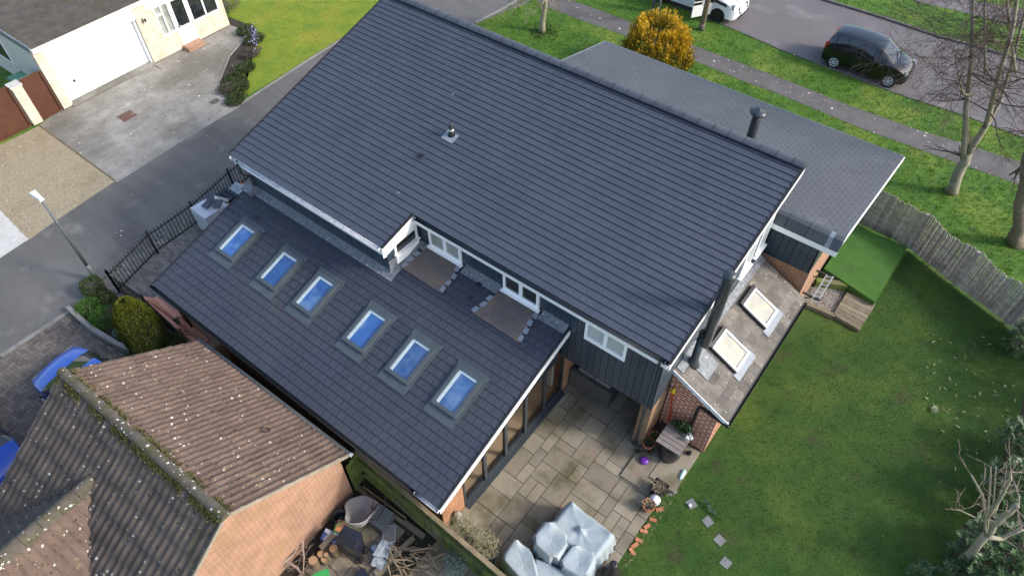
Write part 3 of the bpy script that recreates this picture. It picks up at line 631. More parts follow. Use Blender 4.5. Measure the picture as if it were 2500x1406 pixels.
# windows
def window(name_pts, y, zt, panes, pm, label=None, sill=True):
    (xa, ya_), (xb, yb_) = name_pts; A = AY(xa, ya_, y); B = AY(xb, yb_, y); z0 = (A.z + B.z) / 2; x0, x1 = A.x, B.x
    m = MB(); t = .075
    m.box((x0, y, z0), (x1, WY, z0 + .13)); m.box((x0, y, zt - t), (x1, WY, zt)); m.box((x0, y, z0 + .13), (x0 + t, WY, zt - t)); m.box((x1 - t, y, z0 + .13), (x1, WY, zt - t))
    xm = (x0 + x1) / 2; m.box((xm - t * .7, y - .002, z0 + .13), (xm + t * .7, WY, zt - t))
    if sill: m.box((x0 - .05, y - .07, z0 - .03), (x1 + .05, y + .02, z0 + .03))
    o = hp('window', m, M['white'], label=label)
    for (a_, b_) in ((x0 + t, xm - t * .7), (xm + t * .7, x1 - t)):
        p = MB(); p.box((a_, y + .03, z0 + .13), (b_, y + .04, zt - t)); hp('pane', p, pm, o)
    return x0, x1, z0
w1 = window(((1049, 601), (1126, 646.4)), WY - .06, 4.50, 2, M['paleglass'])
w2 = window(((1227.8, 706), (1313.7, 757.4)), WY - .06, 4.50, 2, M['darkglass'])
w3 = window(((1425, 825.5), (1523.3, 883.8)), WY - .04, 4.52, 2, M['palepane'], 'window with frosted panes', False)
ck = MB(); y0_, y1_ = LW + .25, WY - .08
ck.box((XI - .12, y0_, 3.55), (XI - .03, y1_, 3.87)); ck.box((XI - .12, y0_, 3.87), (XI - .06, y0_ + .07, 4.3)); ck.box((XI - .12, y1_ - .07, 3.87), (XI - .06, y1_, 4.3)); ck.box((XI - .12, y0_, 4.25), (XI - .05, y1_, 4.4))
ck.box((XI - .12, y0_ - .02, 3.85), (XI + .02, y1_ + .02, 3.89))
o = hp('window', ck, M['white'], label='narrow side window above white panel'); p = MB(); p.box((XI - .1, y0_ + .07, 3.89), (XI - .09, y1_ - .07, 4.25)); hp('pane', p, M['darkglass'], o)
# stained trays under the two dormer windows
def tray(pts, nm):
    P = [LR.at(*q) for q in pts]; m = MB(); Q = [p + LR.n * .04 for p in P]; T = [p + LR.n * .052 for p in P]
    Q[1].y = Q[2].y = WY - .05; T[1].y = T[2].y = WY - .05
    for k in (1, 2): Q[k].z = LR.z(WY - .05) + .04; T[k].z = LR.z(WY - .05) + .052
    m.hexa(Q, T); o = hp('metal_tray', m, M['rust'], label=nm)
    for e, s_ in ((0, 1), (3, 2)):
        f = MB(); A, B = T[e], T[s_]
        for k in range(4):
            if e == 0 and k == 3: continue
            p, q = A.lerp(B, .04 + k * .24), A.lerp(B, .04 + k * .24 + .17); jx = random.uniform(-.03, .05) if e else random.uniform(-.05, .03)
            f.hexa([p + Vector((jx - .065, 0, -.004)), p + Vector((jx + .065, 0, -.004)), q + Vector((jx + .065, 0, -.004)), q + Vector((jx - .065, 0, -.004))],
                   [p + Vector((jx - .065, 0, .012)), p + Vector((jx + .065, 0, .012)), q + Vector((jx + .065, 0, .012)), q + Vector((jx - .065, 0, .012))])
        hp('flashing', f, M['leadnew'])
tray([(979.4, 655), (1049, 602), (1124, 650), (1077.6, 717.6)], 'brown stained metal tray under the upper left window')
tray([(1153, 764.5), (1228, 707.6), (1310, 760), (1268, 838.5)], 'brown stained metal tray under the middle window')
for x0_, x1_ in ((w1[1] + .1, w2[0] - .1), (w2[1] + .1, LXR(WY) - .05)):
    f = MB(); strip(f, LR, [(x0_, WY - .22), (x1_, WY - .22), (x1_, WY), (x0_, WY)], .034, .045); f.box((x0_, WY - .012, LR.z(WY)), (x1_, WY, LR.z(WY) + .14)); hp('flashing', f, M['lead'])
# six skylights
SKY = [(582.6, 590.5), (683.4, 661.7), (772.5, 720.3), (898.4, 804.6), (1004.5, 878.5), (1118.8, 956.4)]
SP = [LR.at(*q) for q in SKY]; sy = sum(p.y for p in SP) / 6
for i, p0 in enumerate(SP):
    wd, ln = .80 / 2, 1.20 / 2; c = LR.P(p0.x, sy + .0); U = Vector((1, 0, 0)); V = LR.v; N_ = LR.n
    m = MB(); t = .10
    for (cu, cv, hu, hv) in ((-wd + t / 2, 0, t / 2, ln), (wd - t / 2, 0, t / 2, ln), (0, -ln + t / 2, wd - t, t / 2), (0, ln - t / 2, wd - t, t / 2)):
        m.obox(c + U * cu + V * cv + N_ * .06, U * hu, V * hv, N_ * .06)
    m.obox(c + V * (-ln - .13) + N_ * .036, U * (wd + .08), V * .13, N_ * .006)
    m.obox(c + V * (ln + .07) + N_ * .034, U * (wd + .1), V * .07, N_ * .008)
    for sg in (-1, 1): m.obox(c + U * (sg * (wd + .045)) + N_ * .033, U * .045, V * (ln + .05), N_ * .006)
    o = hp('skylight', m, M['anth_l'])
    f = MB(); t2 = .035; a_, b_ = wd - t, ln - t
    f.obox(c + U * (-a_ + .04) + N_ * .075, U * .04, V * b_, N_ * .012); f.obox(c + V * (b_ - t2) + N_ * .0745, U * a_, V * t2, N_ * .012)
    hp('reveal', f, M['reveal'], o)
    p = MB(); p.tint = (.9, .35, .5, .75, .2, .4)[i]; p.obox(c + N_ * .062, U * a_, V * b_, N_ * .004); hp('pane', p, M['bluepane'], o)
# small roof vents
def vent(pl, px, py):
    c = pl.at(px, py); m = MB(); U = Vector((1, 0, 0))
    m.obox(c + pl.n * .03, U * .14, pl.v * .12, pl.n * .008); m.mi = 1
    m.obox(c + pl.n * .045, U * .075, pl.v * .07, pl.n * .01); hp('roof_vent', m, [M['tile_low'], M['black']])
vent(LR, 626, 531.5); vent(LR, 1170, 697); vent(LR, 1149, 730); vent(MR, 1028, 383.5)
c = MR.at(1103, 332); m = MB(); m.obox(c + MR.n * .036 - MR.v * .08 , Vector((.21, 0, 0)), MR.v * .17, MR.n * .006); o = hp('flashing', m, M['leadnew'], label='bright square flashing of the soil pipe')
m = MB(); m.lathe(c, [(.12, .02), (.085, .12), (.075, .14), (.075, .32), (.04, .36), (.035, .46), (.0, .47)], 14); m.build('vent_pipe', M['black'], house, True)
m = MB(); m.lathe(c + Vector((0, 0, .17)), [(.079, 0), (.079, .08)], 14); m.build('pipe_collar', M['alu'], house, True)
# mortar block at the end of the lower roof
m = MB(); c = Vector((LXL(LW) + .22, LW - .16, LR.z(LW) + .06)); m.obox(c, (.2, 0, 0), LR.v * .16, LR.n * .1); hp('end_cap', m, M['lead'])

# lean-to with grey tiles on the +X side
LZ, LXE, LYA, LYB = 2.16, -1.0, 10.34, 15.42
lt_t = .5; ltn = Vector((lt_t, 0, 1)).normalized(); ltv = Vector((-1, 0, lt_t)).normalized()
ll = (LXE - WX) / math.cos(math.atan(lt_t))
m = MB(); E = [Vector((LXE, LYA, LZ)), Vector((LXE, LYB, LZ)), Vector((WX, LYB, LZ + (LXE - WX) * lt_t)), Vector((WX, LYA, LZ + (LXE - WX) * lt_t))]
m.hexa([p - Vector((0, 0, .13)) for p in E], [p - ltn * .01 for p in E]); m.mi = 1
n3 = 7; cc = [(k * ll / n3, (k + 1) * ll / n3) for k in range(n3)]
tiles(m, (LXE, 0, LZ), (0, 1, 0), ltv, ltn, cc, lambda v: LYA, lambda v: LYB, .34, .022, 21, gap=.008, jit=.004, tvar=1.2)
hp('lean_to_roof', m, [M['under'], M['oldtile']])
m = MB(); m.extr([(WX, LYA + .13, 0), (-1.24, LYA + .13, 0), (-1.24, LYA + .13, LZ + .0), (WX, LYA + .13, LZ + (-1.24 - WX) * lt_t)], (0, .2, 0)); hp('brick_wall', m, M['brick'], label='red brick gable of the lean-to')
m = MB(); m.box((-1.44, LYA + .33, 0), (-1.241, LYB + .2, LZ - .05)); hp('brick_wall', m, M['brick_or'])
m = MB()
for ya2, yb2 in ((LYA - .02, LYA + .02),):
    m.hexa([(LXE + .05, ya2, LZ - .17), (LXE + .05, yb2, LZ - .17), (WX, yb2, LZ + (LXE - WX) * lt_t - .15), (WX, ya2, LZ + (LXE - WX) * lt_t - .15)],
           [(LXE + .05, ya2, LZ - .02), (LXE + .05, yb2, LZ - .02), (WX, yb2, LZ + (LXE - WX) * lt_t), (WX, ya2, LZ + (LXE - WX) * lt_t)])
hp('barge_board', m, M['whited'])
m = MB(); n_ = 8
for j in range(n_):
    a0, a1 = math.pi + math.pi * j / n_, math.pi + math.pi * (j + 1) / n_; q = lambda y, a, r: (LXE + .05 + r * math.cos(a), y, LZ - .06 + r * math.sin(a))
    m.hexa([q(LYA - .05, a0, .06), q(LYB, a0, .06), q(LYB, a0, .05), q(LYA - .05, a0, .05)], [q(LYA - .05, a1, .06), q(LYB, a1, .06), q(LYB, a1, .05), q(LYA - .05, a1, .05)])
m.tube([(LXE + .05, LYA - .06, LZ - .09), (LXE + .05, LYA - .04, LZ - .09)], .06, 10)
hp('gutter', m, M['black'])
m = MB(); m.tube([(LXE + .02, LYA - .02, LZ - .12), (-1.25, LYA + .02, LZ - .16), (-1.42, LYA + .06, LZ - .17), (-1.78, LYA + .09, LZ - .17), (-1.80, LYA + .09, LZ - .3), (-1.80, LYA + .09, .05)], .045, 8); hp('downpipe', m, M['black'])
m = MB(); P = lambda s, y, h: Vector((LXE, y, LZ)) + ltv * s + ltn * h
m.hexa([P(ll - .22, LYA + .1, .028), P(ll - .22, LYB, .028), P(ll, LYB, .028), P(ll, LYA + .1, .028)], [P(ll - .22, LYA + .1, .04), P(ll - .22, LYB, .04), P(ll, LYB, .04), P(ll, LYA + .1, .04)])
hp('flashing', m, M['lead'])
def LT(px, py): return onp(px, py, (LXE, 0, LZ), ltn)
for (px, py) in ((1851, 754), (1779.5, 857)):
    c = LT(px, py) ; U = Vector((0, 1, 0)); V = ltv; N_ = ltn; wd, ln = .39, .46; m = MB(); t = .07
    for (cu, cv, hu, hv) in ((-wd + t / 2, 0, t / 2, ln), (wd - t / 2, 0, t / 2, ln), (0, -ln + t / 2, wd - t, t / 2), (0, ln - t / 2, wd - t, t / 2)):
        m.obox(c + U * cu + V * cv + N_ * .065, U * hu, V * hv, N_ * .055)
    o = hp('skylight', m, M['alu'], label='small skylight with cream blind on the lean-to')
    p = MB(); p.obox(c + N_ * .085, U * (wd - t), V * (ln - t), N_ * .005); hp('pane', p, M['blind'], o)
    p = MB(); p.obox(c + V * (ln + .04) + N_ * .07, U * (wd + .03), V * .05, N_ * .06); p.obox(c - U * (wd + .02) + N_ * .05, U * .02, V * ln, N_ * .06); hp('frame', p, M['black'], o)
    p = MB(); p.obox(c - V * (ln + .11) + N_ * .03, U * (wd + .12), V * .11, N_ * .006); hp('flashing', p, M['leadnew'], o)
# wood-burner flue on the lean-to
c = LT(1692, 886); m = MB(); m.hexa([c + Vector(v) + ltn * .03 for v in ((.5, -.1, -.25), (.5, .55, -.25), (-.3, .55, .15), (-.3, -.1, .15))], [c + Vector(v) + ltn * .04 for v in ((.5, -.1, -.25), (.5, .55, -.25), (-.3, .55, .15), (-.3, -.1, .15))]); hp('flashing', m, M['lead'])
zt = 4.75
m = MB(); m.lathe(c, [(.20, -.08), (.15, .06), (.115, .16), (.10, .18), (.10, 1.35)], 18); fo = m.build('flue', M['steel'], house, True); fo['label'] = 'tall dark flue standing on the lean-to roof'
B0 = c + Vector((.13, -.02, .95)); 
zt = AV(1771, 668, B0).z
m = MB(); m.lathe(B0, [(.10, -.02), (.125, .02), (.125, zt - B0.z - .22), (.135, zt - B0.z - .2), (.135, zt - B0.z - .12)], 18); m.tube([c + Vector((0, 0, 1.25)), B0 + Vector((0, 0, .25))], .12, 14); m.build('flue_pipe', M['steel'], fo, True)
m = MB(); m.lathe(B0 + Vector((0, 0, zt - B0.z - .12)), [(.15, 0), (.155, .03), (.14, .09), (.08, .13), (.0, .14)], 18); m.build('flue_cap', M['steel'], fo, True)
m = MB(); m.bar(B0 + Vector((-.05, 0, .35)), (XR(10.6), B0.y + .35, B0.z + .6), .03); m.bar(B0 + Vector((-.05, 0, .3)), (XR(10.6), B0.y - .1, B0.z + .5), .03); m.build('bracket', M['blackm'], fo)
# windows on the end wall
for (pa, pb, zb) in (((1866, 585), (1835, 635), 3.55), ((1828, 640), (1800, 680), 3.55)):
    A, B = AX(*pa, WX), AX(*pb, WX); ya_, yb_ = sorted((A.y, B.y)); m = MB(); zb = 3.5; ztp = 4.85
    m.box((WX - .01, ya_, zb), (WX + .05, yb_, zb + .08)); m.box((WX - .01, ya_, zb + .08), (WX + .04, ya_ + .08, ztp)); m.box((WX - .01, yb_ - .08, zb + .08), (WX + .04, yb_, ztp)); m.box((WX - .01, ya_ + .08, ztp - .08), (WX + .04, yb_ - .08, ztp)); m.box((WX, ya_ - .05, zb - .04), (WX + .12, yb_ + .05, zb))
    o = hp('window', m, M['white'], label='white framed window in the end wall'); p = MB(); p.box((WX + .005, ya_ + .08, zb + .08), (WX + .015, yb_ - .08, ztp - .08)); hp('pane', p, M['palepane'], o)

# front wing with shingle roof
FY = 15.6; FR = Plane(15.66, 4.54, -9.0)
f0 = FR.at(2207, 384); f1 = FR.at(2057, 590); f2_ = FR.at(1480, 101); f3_ = FR.at(1366, 151)
FYF = (f0.y + f2_.y) / 2
FXR = lambda y: lerp(f1.x, f0.x, (y - f1.y) / (f0.y - f1.y)); FXL = lambda y: lerp(f3_.x, f2_.x, (y - f3_.y) / (f2_.y - f3_.y))
m = MB(); slabquad(m, FR, [(FXL(FY), FY + .06), (FXR(FY), FY + .06), (FXR(FYF), FYF), (FXL(FYF), FYF)], .16); m.mi = 1
csf = math.cos(R(9)); lf = (FYF - 15.66) / csf; nf = 42; vdn = Vector((0, -1, math.tan(R(9)))).normalized()
O = FR.P(0, FYF)
tiles(m, O, (1, 0, 0), vdn, FR.n, [(k * lf / nf, (k + 1) * lf / nf) for k in range(nf)], lambda v: FXL(FYF - v * csf), lambda v: FXR(FYF - v * csf), .30, .006, 31, gap=.012, jit=.001, tvar=.8, over=.0)
hp('shingle_roof', m, [M['under'], M['shingle']], label='low front roof of grey shingles')
m = MB(); skbarge(m, lambda y: FXR(y) + .03, .03, FY + .05, FYF, FR, .16, -.005); m.box((-2.9, FY - .16, 4.08), (FXR(FY) + .03, FY - .12, 4.26)); hp('fascia', m, M['white'])
m = MB(); skbarge(m, lambda y: FXL(y), .03, FY + .05, FYF, FR, .16, .012); m.box((FXL(FYF), FYF, FR.z(FYF) - .16), (FXR(FYF), FYF + .02, FR.z(FYF) + .01)); hp('roof_edge_trim', m, M['leadnew'])
m = MB(); x = -2.9
for k, wdt in enumerate((.55, .6, .56, .40)):
    m.tint = random.random(); xe = min(x + wdt, FXR(FY) + .03) if k < 3 else FXR(FY) + .03
    if k == 3: x += .13
    m.extr([(x + .006, FY - .17, 4.27), (x + .006, FY - .16, 4.29), (x + .006, FY - .02, 4.56), (x + .006, FY + .10, 4.60), (x + .006, FY + .26, 4.555), (x + .006, FY + .26, 4.5), (x + .006, FY + .05, 4.3)], (xe - x - .012, 0, 0)); x = xe
hp('ridge', m, M['ridge'])
m = MB(); m.extr([(-1.19, FY - .165, 4.28), (-1.19, FY - .02, 4.55), (-1.19, FY + .1, 4.59), (-1.19, FY + .2, 4.56), (-1.19, FY + .05, 4.3)], (.13, 0, 0)); hp('flashing', m, M['leadnew'])
m = MB(); m.box((WX, FY + .03, 2.95), (-1.26, 21.0, 3.7)); m.box((WX, FY + .03, 3.7), (-1.26, FY + .3, 4.4)); m.box((-11.6, RY, 0), (-1.6, 20.9, 3.5)); hp('wall', m, M['groove'])
m = MB(); boards(m, 'y', FY + .03, WX + .02, -1.25, 2.95, 4.3, .03); boards(m, 'x', -1.26, FY, 20.9, 2.95, 0, .02, top=lambda y: FR.z(y) - .16); hp('cladding', m, M['clad'])
m = MB(); m.box((WX, FY, 0), (-1.3, FY + .2, 2.95)); hp('brick_wall', m, M['brick_or'])
m = MB(); m.box((-1.299, FY - .001, 0), (-1.22, 20.9, 2.95)); hp('brick_wall', m, M['brick_gab'])
# second flue, from the shingle roof
c = FR.at(1826, 356); zt = AV(1846, 268, c).z
m = MB(); m.lathe(c, [(.14, -.1), (.14, zt - c.z - .2), (.10, zt - c.z - .16), (.10, zt - c.z - .1)], 18); fo = m.build('flue', M['steel'], house, True); fo['label'] = 'dark flue with round cowl behind the ridge'
m = MB(); m.lathe(c + Vector((0, 0, zt - c.z - .12)), [(.1, -.03), (.26, 0), (.27, .03), (.18, .09), (.06, .12), (.03, .16), (0, .17)], 20); m.build('flue_cap', M['steel'], fo, True)
# ================================================================== NEIGHBOUR WITH FLAT ROOFED GARAGE
nb = thing('bungalow', 'buff brick bungalow with flat mossy felt garage roof and wide white garage door', 'house', (-31, 12, 0))
NX = -30.5
def np_(name, mb, m, parent=nb, label=None, smooth=False):
    o = mb.build(name, m, parent, smooth)
    if label: o['label'] = label
    return o
ZR = 2.86
m = MB(); m.box((-42, 8.3, ZR - .2), (NX + .06, 13.35, ZR)); np_('flat_roof', m, M['felt'])
m = MB(); m.box((-42, 8.24, ZR - .22), (NX + .09, 8.3, ZR + .05)); m2 = MB(); m2.box((NX + .06, 8.3, ZR - .22), (NX + .1, 13.35, ZR - .02)); np_('roof_edge_trim', m, M['lead']); np_('fascia', m2, M['white']); m2 = MB(); m2.box((NX + .03, 8.3, ZR - .02), (NX + .11, 13.35, ZR + .03)); np_('roof_edge_trim', m2, M['felt'])
m = MB(); m.box((NX - .35, 8.28, 0), (NX, 8.66, ZR - .2)); np_('brick_pier', m, M['brick_pale'])
m = MB(); m.box((NX - .35, 12.74, 0), (NX, 13.35, ZR - .2)); np_('brick_pier', m, M['brick_pale'])
m = MB(); m.box((-42, 8.29, 0), (NX - .36, 8.5, ZR - .2)); np_('rendered_wall', m, M['render'])
q0 = AY(0, 105, 8.29); m = MB(); m.box((-34.8, 8.25, 1.0), (-33.6, 8.29, 2.1)); o = np_('window', m, M['white']); m = MB(); m.box((-34.72, 8.24, 1.1), (-33.68, 8.25, 2.02)); np_('pane', m, M['darkglass'], o)
m = MB(); m.box((NX - .3, 8.66, 2.12), (NX - .02, 12.74, ZR - .2)); np_('door_header', m, M['white'])
m = MB(); m.box((NX - .36, 8.72, .03), (NX - .28, 12.66, 2.12)); 
for k in range(1, 6): m.box((NX - .281, 8.76, .03 + k * .345), (NX - .277, 12.62, .04 + k * .345))
o = np_('garage_door', m, M['white']); m = MB(); m.box((NX - .28, 9.25, .72), (NX - .24, 9.33, .82)); np_('handle', m, M['black'], o)
m = MB(); m.box((NX - .36, 12.66, .0), (NX - .1, 12.74, 2.12)); m2 = MB(); m2.box((NX - .36, 8.66, 0), (NX - .1, 8.72, 2.12)); np_('door_frame', m, M['white']); np_('door_frame', m2, M['white'])
m = MB(); m.box((NX - .4, 8.66, -.03), (NX + .12, 12.74, .02)); np_('threshold', m, M['concrete'])
# house front: brick below, windows, white boarding above
m = MB(); m.box((NX - .3, 13.35, 0), (NX - .0, 14.38, .88)); m.box((NX - .3, 15.22, 0), (NX - .0, 17.0, .88)); m.box((NX - .3, 13.35, .88), (NX, 13.62, 2.3)); m.box((NX - .3, 16.72, .88), (NX, 17.0, 2.3)); np_('brick_wall', m, M['brick_pale'])
m = MB(); m.box((-42, 16.8, 0), (NX - .301, 17.0, 2.4)); np_('brick_wall', m, M['brick_pale'])
m = MB(); m.box((NX - .3, 13.36, 2.3), (NX + .02, 17.0, 4.6)); np_('white_boarding', m, M['white'])
def nwin(y0, y1, z0, z1, mull, pm, nm='window'):
    m = MB(); t = .06; x0, x1 = NX - .12, NX + .02
    m.box((x0, y0, z0), (x1, y1, z0 + t)); m.box((x0, y0, z1 - t), (x1, y1, z1)); m.box((x0, y0, z0 + t), (x1, y0 + t, z1 - t)); m.box((x0, y1 - t, z0 + t), (x1, y1, z1 - t))
    ys = [y0 + t] + mull + [y1 - t]
    for y in mull: m.box((x0, y - .035, z0 + t), (x1, y + .035, z1 - t))
    o = np_(nm, m, M['white'])
    for a_, b_ in zip(ys, ys[1:]): p = MB(); p.box((x0 + .06, a_, z0 + t), (x0 + .07, b_, z1 - t)); np_('pane', p, pm, o)
    return o
o = nwin(13.62, 14.35, .88, 2.3, [13.98], M['paleglass']); p = MB(); p.box((NX - .12, 13.68, 1.85), (NX + .02, 13.945, 1.91)); np_('glazing_bar', p, M['white'], o)
nwin(15.25, 16.72, .88, 2.3, [16.0], M['darkglass'])
m = MB(); m.box((NX - .1, 14.38, .02), (NX + .0, 15.22, .95)); m.box((NX - .1, 14.38, .95), (NX, 14.5, 2.3)); m.box((NX - .1, 15.1, .95), (NX, 15.22, 2.3)); m.box((NX - .1, 14.5, 2.2), (NX, 15.1, 2.3))
o = np_('front_door', m, M['white']); p = MB(); p.box((NX - .06, 14.5, .95), (NX - .05, 15.1, 2.2)); np_('pane', p, M['darkglass'], o)
p = MB(); p.box((NX, 14.46, .95), (NX + .05, 14.5, 1.12)); p.box((NX + .03, 14.46, 1.02), (NX + .05, 14.6, 1.05)); np_('handle', p, M['alu'], o)
p = MB(); p.box((NX, 14.68, .74), (NX + .012, 14.95, .79)); np_('letter_plate', p, M['alu'], o)
m = MB(); m.box((NX + .0, 14.3, -.04), (NX + .5, 15.2, .13)); np_('doorstep', m, M['brick_gab'])
m = MB(); q = AX(348, 52, NX); m.bar(q + Vector((.02, 0, -.1)), q + Vector((.02, 0, .12)), .03); m.bar(q + Vector((.02, 0, .05)), q + Vector((.16, .05, .1)), .02); m.lathe(q + Vector((.16, .05, -.02)), [(.03, 0), (.06, .1), (.02, .16)], 8); np_('wall_lantern', m, M['blackm'])
m = MB(); m.box((-28.3, 9.35, -.045), (-27.72, 9.98, -.036)); tag(m.build('manhole_cover', M['gate']), 'rusty brown rectangular cover set in the ribbed concrete drive', 'manhole cover')
q = G(523, 246); m = MB(); m.box((q.x - .14, q.y - .2, -.045), (q.x + .14, q.y + .2, -.034)); tag(m.build('drain_cover', M['black']), 'small dark square drain cover near the flower bed corner', 'drain cover')
q = G(315, 572); m = MB()
for k in range(9): m.box((q.x - .45, q.y - .4 + k * .1, -.049), (q.x + .45, q.y - .33 + k * .1, -.042))
m.box((q.x - .52, q.y - .47, -.049), (q.x + .52, q.y + .55, -.0445)); tag(m.build('manhole_cover', M['pave']), 'worn dark square cover sunk in the grey lane', 'manhole cover')
q = G(397, 157); m = MB(); m.box((q.x - .3, q.y - .25, -.04), (q.x + .3, q.y + .3, -.01)); tag(m.build('paving_slab', M['concrete']), 'loose tan slab lying at the foot of the garage pier', 'slab')
# gates and brick gate pillar
def gate(y0, y1, label):
    t = thing('gate', label, 'gate', (NX, (y0 + y1) / 2, 0)); m = MB(); n = int((y1 - y0) / .1)
    for k in range(n): m.tint = random.random(); m.box((NX - .1, y0 + k * (y1 - y0) / n + .004, .06), (NX - .07, y0 + (k + 1) * (y1 - y0) / n - .004, 1.82))
    m.build('boards', M['gate'], t); m = MB()
    for z in (.1, 1.78): m.box((NX - .13, y0, z), (NX - .1, y1, z + .09))
    m.box((NX - .065, y0 - .03, .02), (NX + .0, y0 + .03, 1.85)); m.box((NX - .065, y1 - .03, .02), (NX + .0, y1 + .03, 1.85)); m.box((NX - .065, y0 + .03, .0), (NX, y1 - .03, .06)); m.build('gate_frame', M['gate'], t)
gate(7.36, 8.2, 'narrow brown boarded gate between brick pillar and garage')
gate(4.6, 6.82, 'wide brown boarded gate left of the brick pillar')
t = thing('gate_pillar', 'buff brick pillar with stone cap between two brown gates', 'pillar', (NX, 7.08, 0)); m = MB(); m.box((NX - .3, 6.9, 0), (NX + .08, 7.3, 1.75)); m.build('brick_shaft', M['brick_pale'], t); m = MB(); m.box((NX - .34, 6.86, 1.75), (NX + .12, 7.34, 1.83)); m.build('cap', M['conc_w'], t)
t = thing('wheelie_bin', 'dark green wheelie bin behind the narrow brown gate', 'bin', (-31.4, 7.6, 0)); m = MB(); m.hexa([(-31.7, 7.35, .05), (-31.2, 7.35, .05), (-31.2, 7.85, .05), (-31.7, 7.85, .05)], [(-31.78, 7.28, 1.5), (-31.12, 7.28, 1.5), (-31.12, 7.92, 1.5), (-31.78, 7.92, 1.5)]); m.build('body', M['dgreen'], t)
m = MB(); m.hexa([(-31.8, 7.25, 1.5), (-31.1, 7.25, 1.5), (-31.1, 7.95, 1.5), (-31.8, 7.95, 1.5)], [(-31.75, 7.3, 1.58), (-31.15, 7.3, 1.62), (-31.15, 7.9, 1.62), (-31.75, 7.9, 1.58)]); m.build('lid', M['dgreen'], t)

# ================================================================== NEIGHBOUR GARAGE WITH LICHEN ROOF (lower left)
gh = thing('pitched_garage', 'brick outbuilding with pitched lichen spotted clay tile roof', 'outbuilding', (-11, .8, 0), R(1.0))
RZ, EZ, HW, GX0, GX1 = 4.02, 1.88, 3.02, -14.0, -8.1
GM = Matrix.Translation((-8.1, .88, 0)) @ Matrix.Rotation(R(1.2), 4, 'Z')
def gp(x, y, z): return GM @ Vector((x, y, z))      # x along the ridge (0 at the gable, negative away), y across
pt = (RZ - EZ) / HW
def pan(sgn, per, x0, x1, ncr, amp, ext=0.0):
    m = MB(); nx_ = int((x1 - x0) / per * 8); sub = 3; rr = random.Random(int(per * 1000))
    L = HW + ext; jit = [[rr.uniform(-.006, .006) for _ in range(200)] for _ in range(ncr + 1)]; vs = []
    rows = []
    for c in range(ncr):
        for s_ in (0.0, .5, .985): rows.append((c, s_))
    rows.append((ncr - 1, 1.0)); i0 = len(m.v)
    for c, s_ in rows:
        d = (c + s_) / ncr * L
        for k in range(nx_ + 1):
            x = x0 + (x1 - x0) * k / nx_; ph = (x / per) % 1.0
            h = amp * (math.sin(ph * math.pi * 2) * .5 + .5) ** 1.5 if ph < .55 else amp * .18
            h = amp * (.5 + .5 * math.cos(2 * math.pi * ph)) ** 1.3
            h += .028 * (s_ if s_ < .99 else -.1) + jit[c][int(x / per / 2) % 200]
            m.v.append(tuple(gp(x, sgn * d, RZ - d * pt + h * 1.2)))
    for a_ in range(len(rows) - 1):
        for k in range(nx_):
            q = i0 + a_ * (nx_ + 1) + k; m.tint = (jit[rows[a_][0]][int((x0 + (x1 - x0) * k / nx_) / per / 2) % 200] + .006) / .012; m.idx([q, q + 1, q + nx_ + 2, q + nx_ + 1])
    return m
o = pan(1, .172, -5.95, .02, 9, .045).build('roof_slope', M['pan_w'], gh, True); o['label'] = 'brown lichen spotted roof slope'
o = pan(-1, .20, -5.95, .02, 9, .036, 1.2).build('roof_slope', M['pan_shade'], gh, True); o['label'] = 'mossy roof slope with shade put into its colour'
m = MB(); x = -5.97; k = 0
while x < .0:
    m.tint = random.random(); z = RZ + .05 + random.uniform(-.01, .012)
    m.extr([gp(x, a_, z + c_) for a_, c_ in ((-.12, -.07), (-.105, .0), (-.06, .045), (0, .062), (.06, .045), (.105, .0), (.12, -.07))], gp(x + .43, 0, 0) - gp(x, 0, 0)); x += .43; k += 1
m.build('ridge', M['ridge_old'], gh)
# moss growing along both edges of the ridge
m = MB(); rr = random.Random(3)
for k in range(4200):
    x = rr.uniform(-5.9, -.02); sd_ = -1 if rr.random() < .8 else 1
    if noise.noise(Vector((x * 2.2, sd_, 0))) < -.12: continue
    y = sd_ * (.12 + abs(rr.gauss(0, .06))); z = RZ + .05 - abs(y) * pt + .05; p = gp(x, y, z); m.tint = min(1, max(0, rr.gauss(.5, .25))); s_ = rr.uniform(.012, .035)
    a_ = Vector((rr.gauss(0, 1), rr.gauss(0, 1), rr.gauss(0, 1))).normalized(); b_ = a_.cross(Vector((rr.gauss(0, 1), rr.gauss(0, 1), rr.gauss(0, 1)))).normalized(); m.face([p - a_ * s_, p - b_ * s_, p + a_ * s_, p + b_ * s_])
o = m.build('moss', M['f_moss'], gh); o['kind'] = 'stuff'
# walls
m = MB(); m.extr([gp(-.12, HW - .25, -.05), gp(-.12, HW - .25, EZ + .1), gp(-.12, 0, RZ - .1), gp(-.12, -HW - 1, EZ - .75), gp(-.12, -HW - 1, -.05)], gp(.1, 0, 0) - gp(0, 0, 0)); m.build('brick_wall', M['brick_gab'], gh)
m = MB(); m.extr([gp(-.01, HW + .03, EZ + .035), gp(-.01, 0, RZ + .05), gp(-.01, -HW - 1.2, EZ - .9), gp(-.01, -HW - 1.2, EZ - 1.02), gp(-.01, 0, RZ - .05), gp(-.01, HW - .05, EZ - .03)], gp(.05, 0, 0) - gp(0, 0, 0)); m.build('verge_mortar', M['mortar'], gh)
m = MB(); m.hexa([gp(-5.8, HW - .45, -.05), gp(-.13, HW - .45, -.05), gp(-.13, HW - .25, -.05), gp(-5.8, HW - .25, -.05)], [gp(-5.8, HW - .45, EZ + .1), gp(-.13, HW - .45, EZ + .1), gp(-.13, HW - .25, EZ - .03), gp(-5.8, HW - .25, EZ - .03)]); m.build('brick_wall', M['brick_gab'], gh)
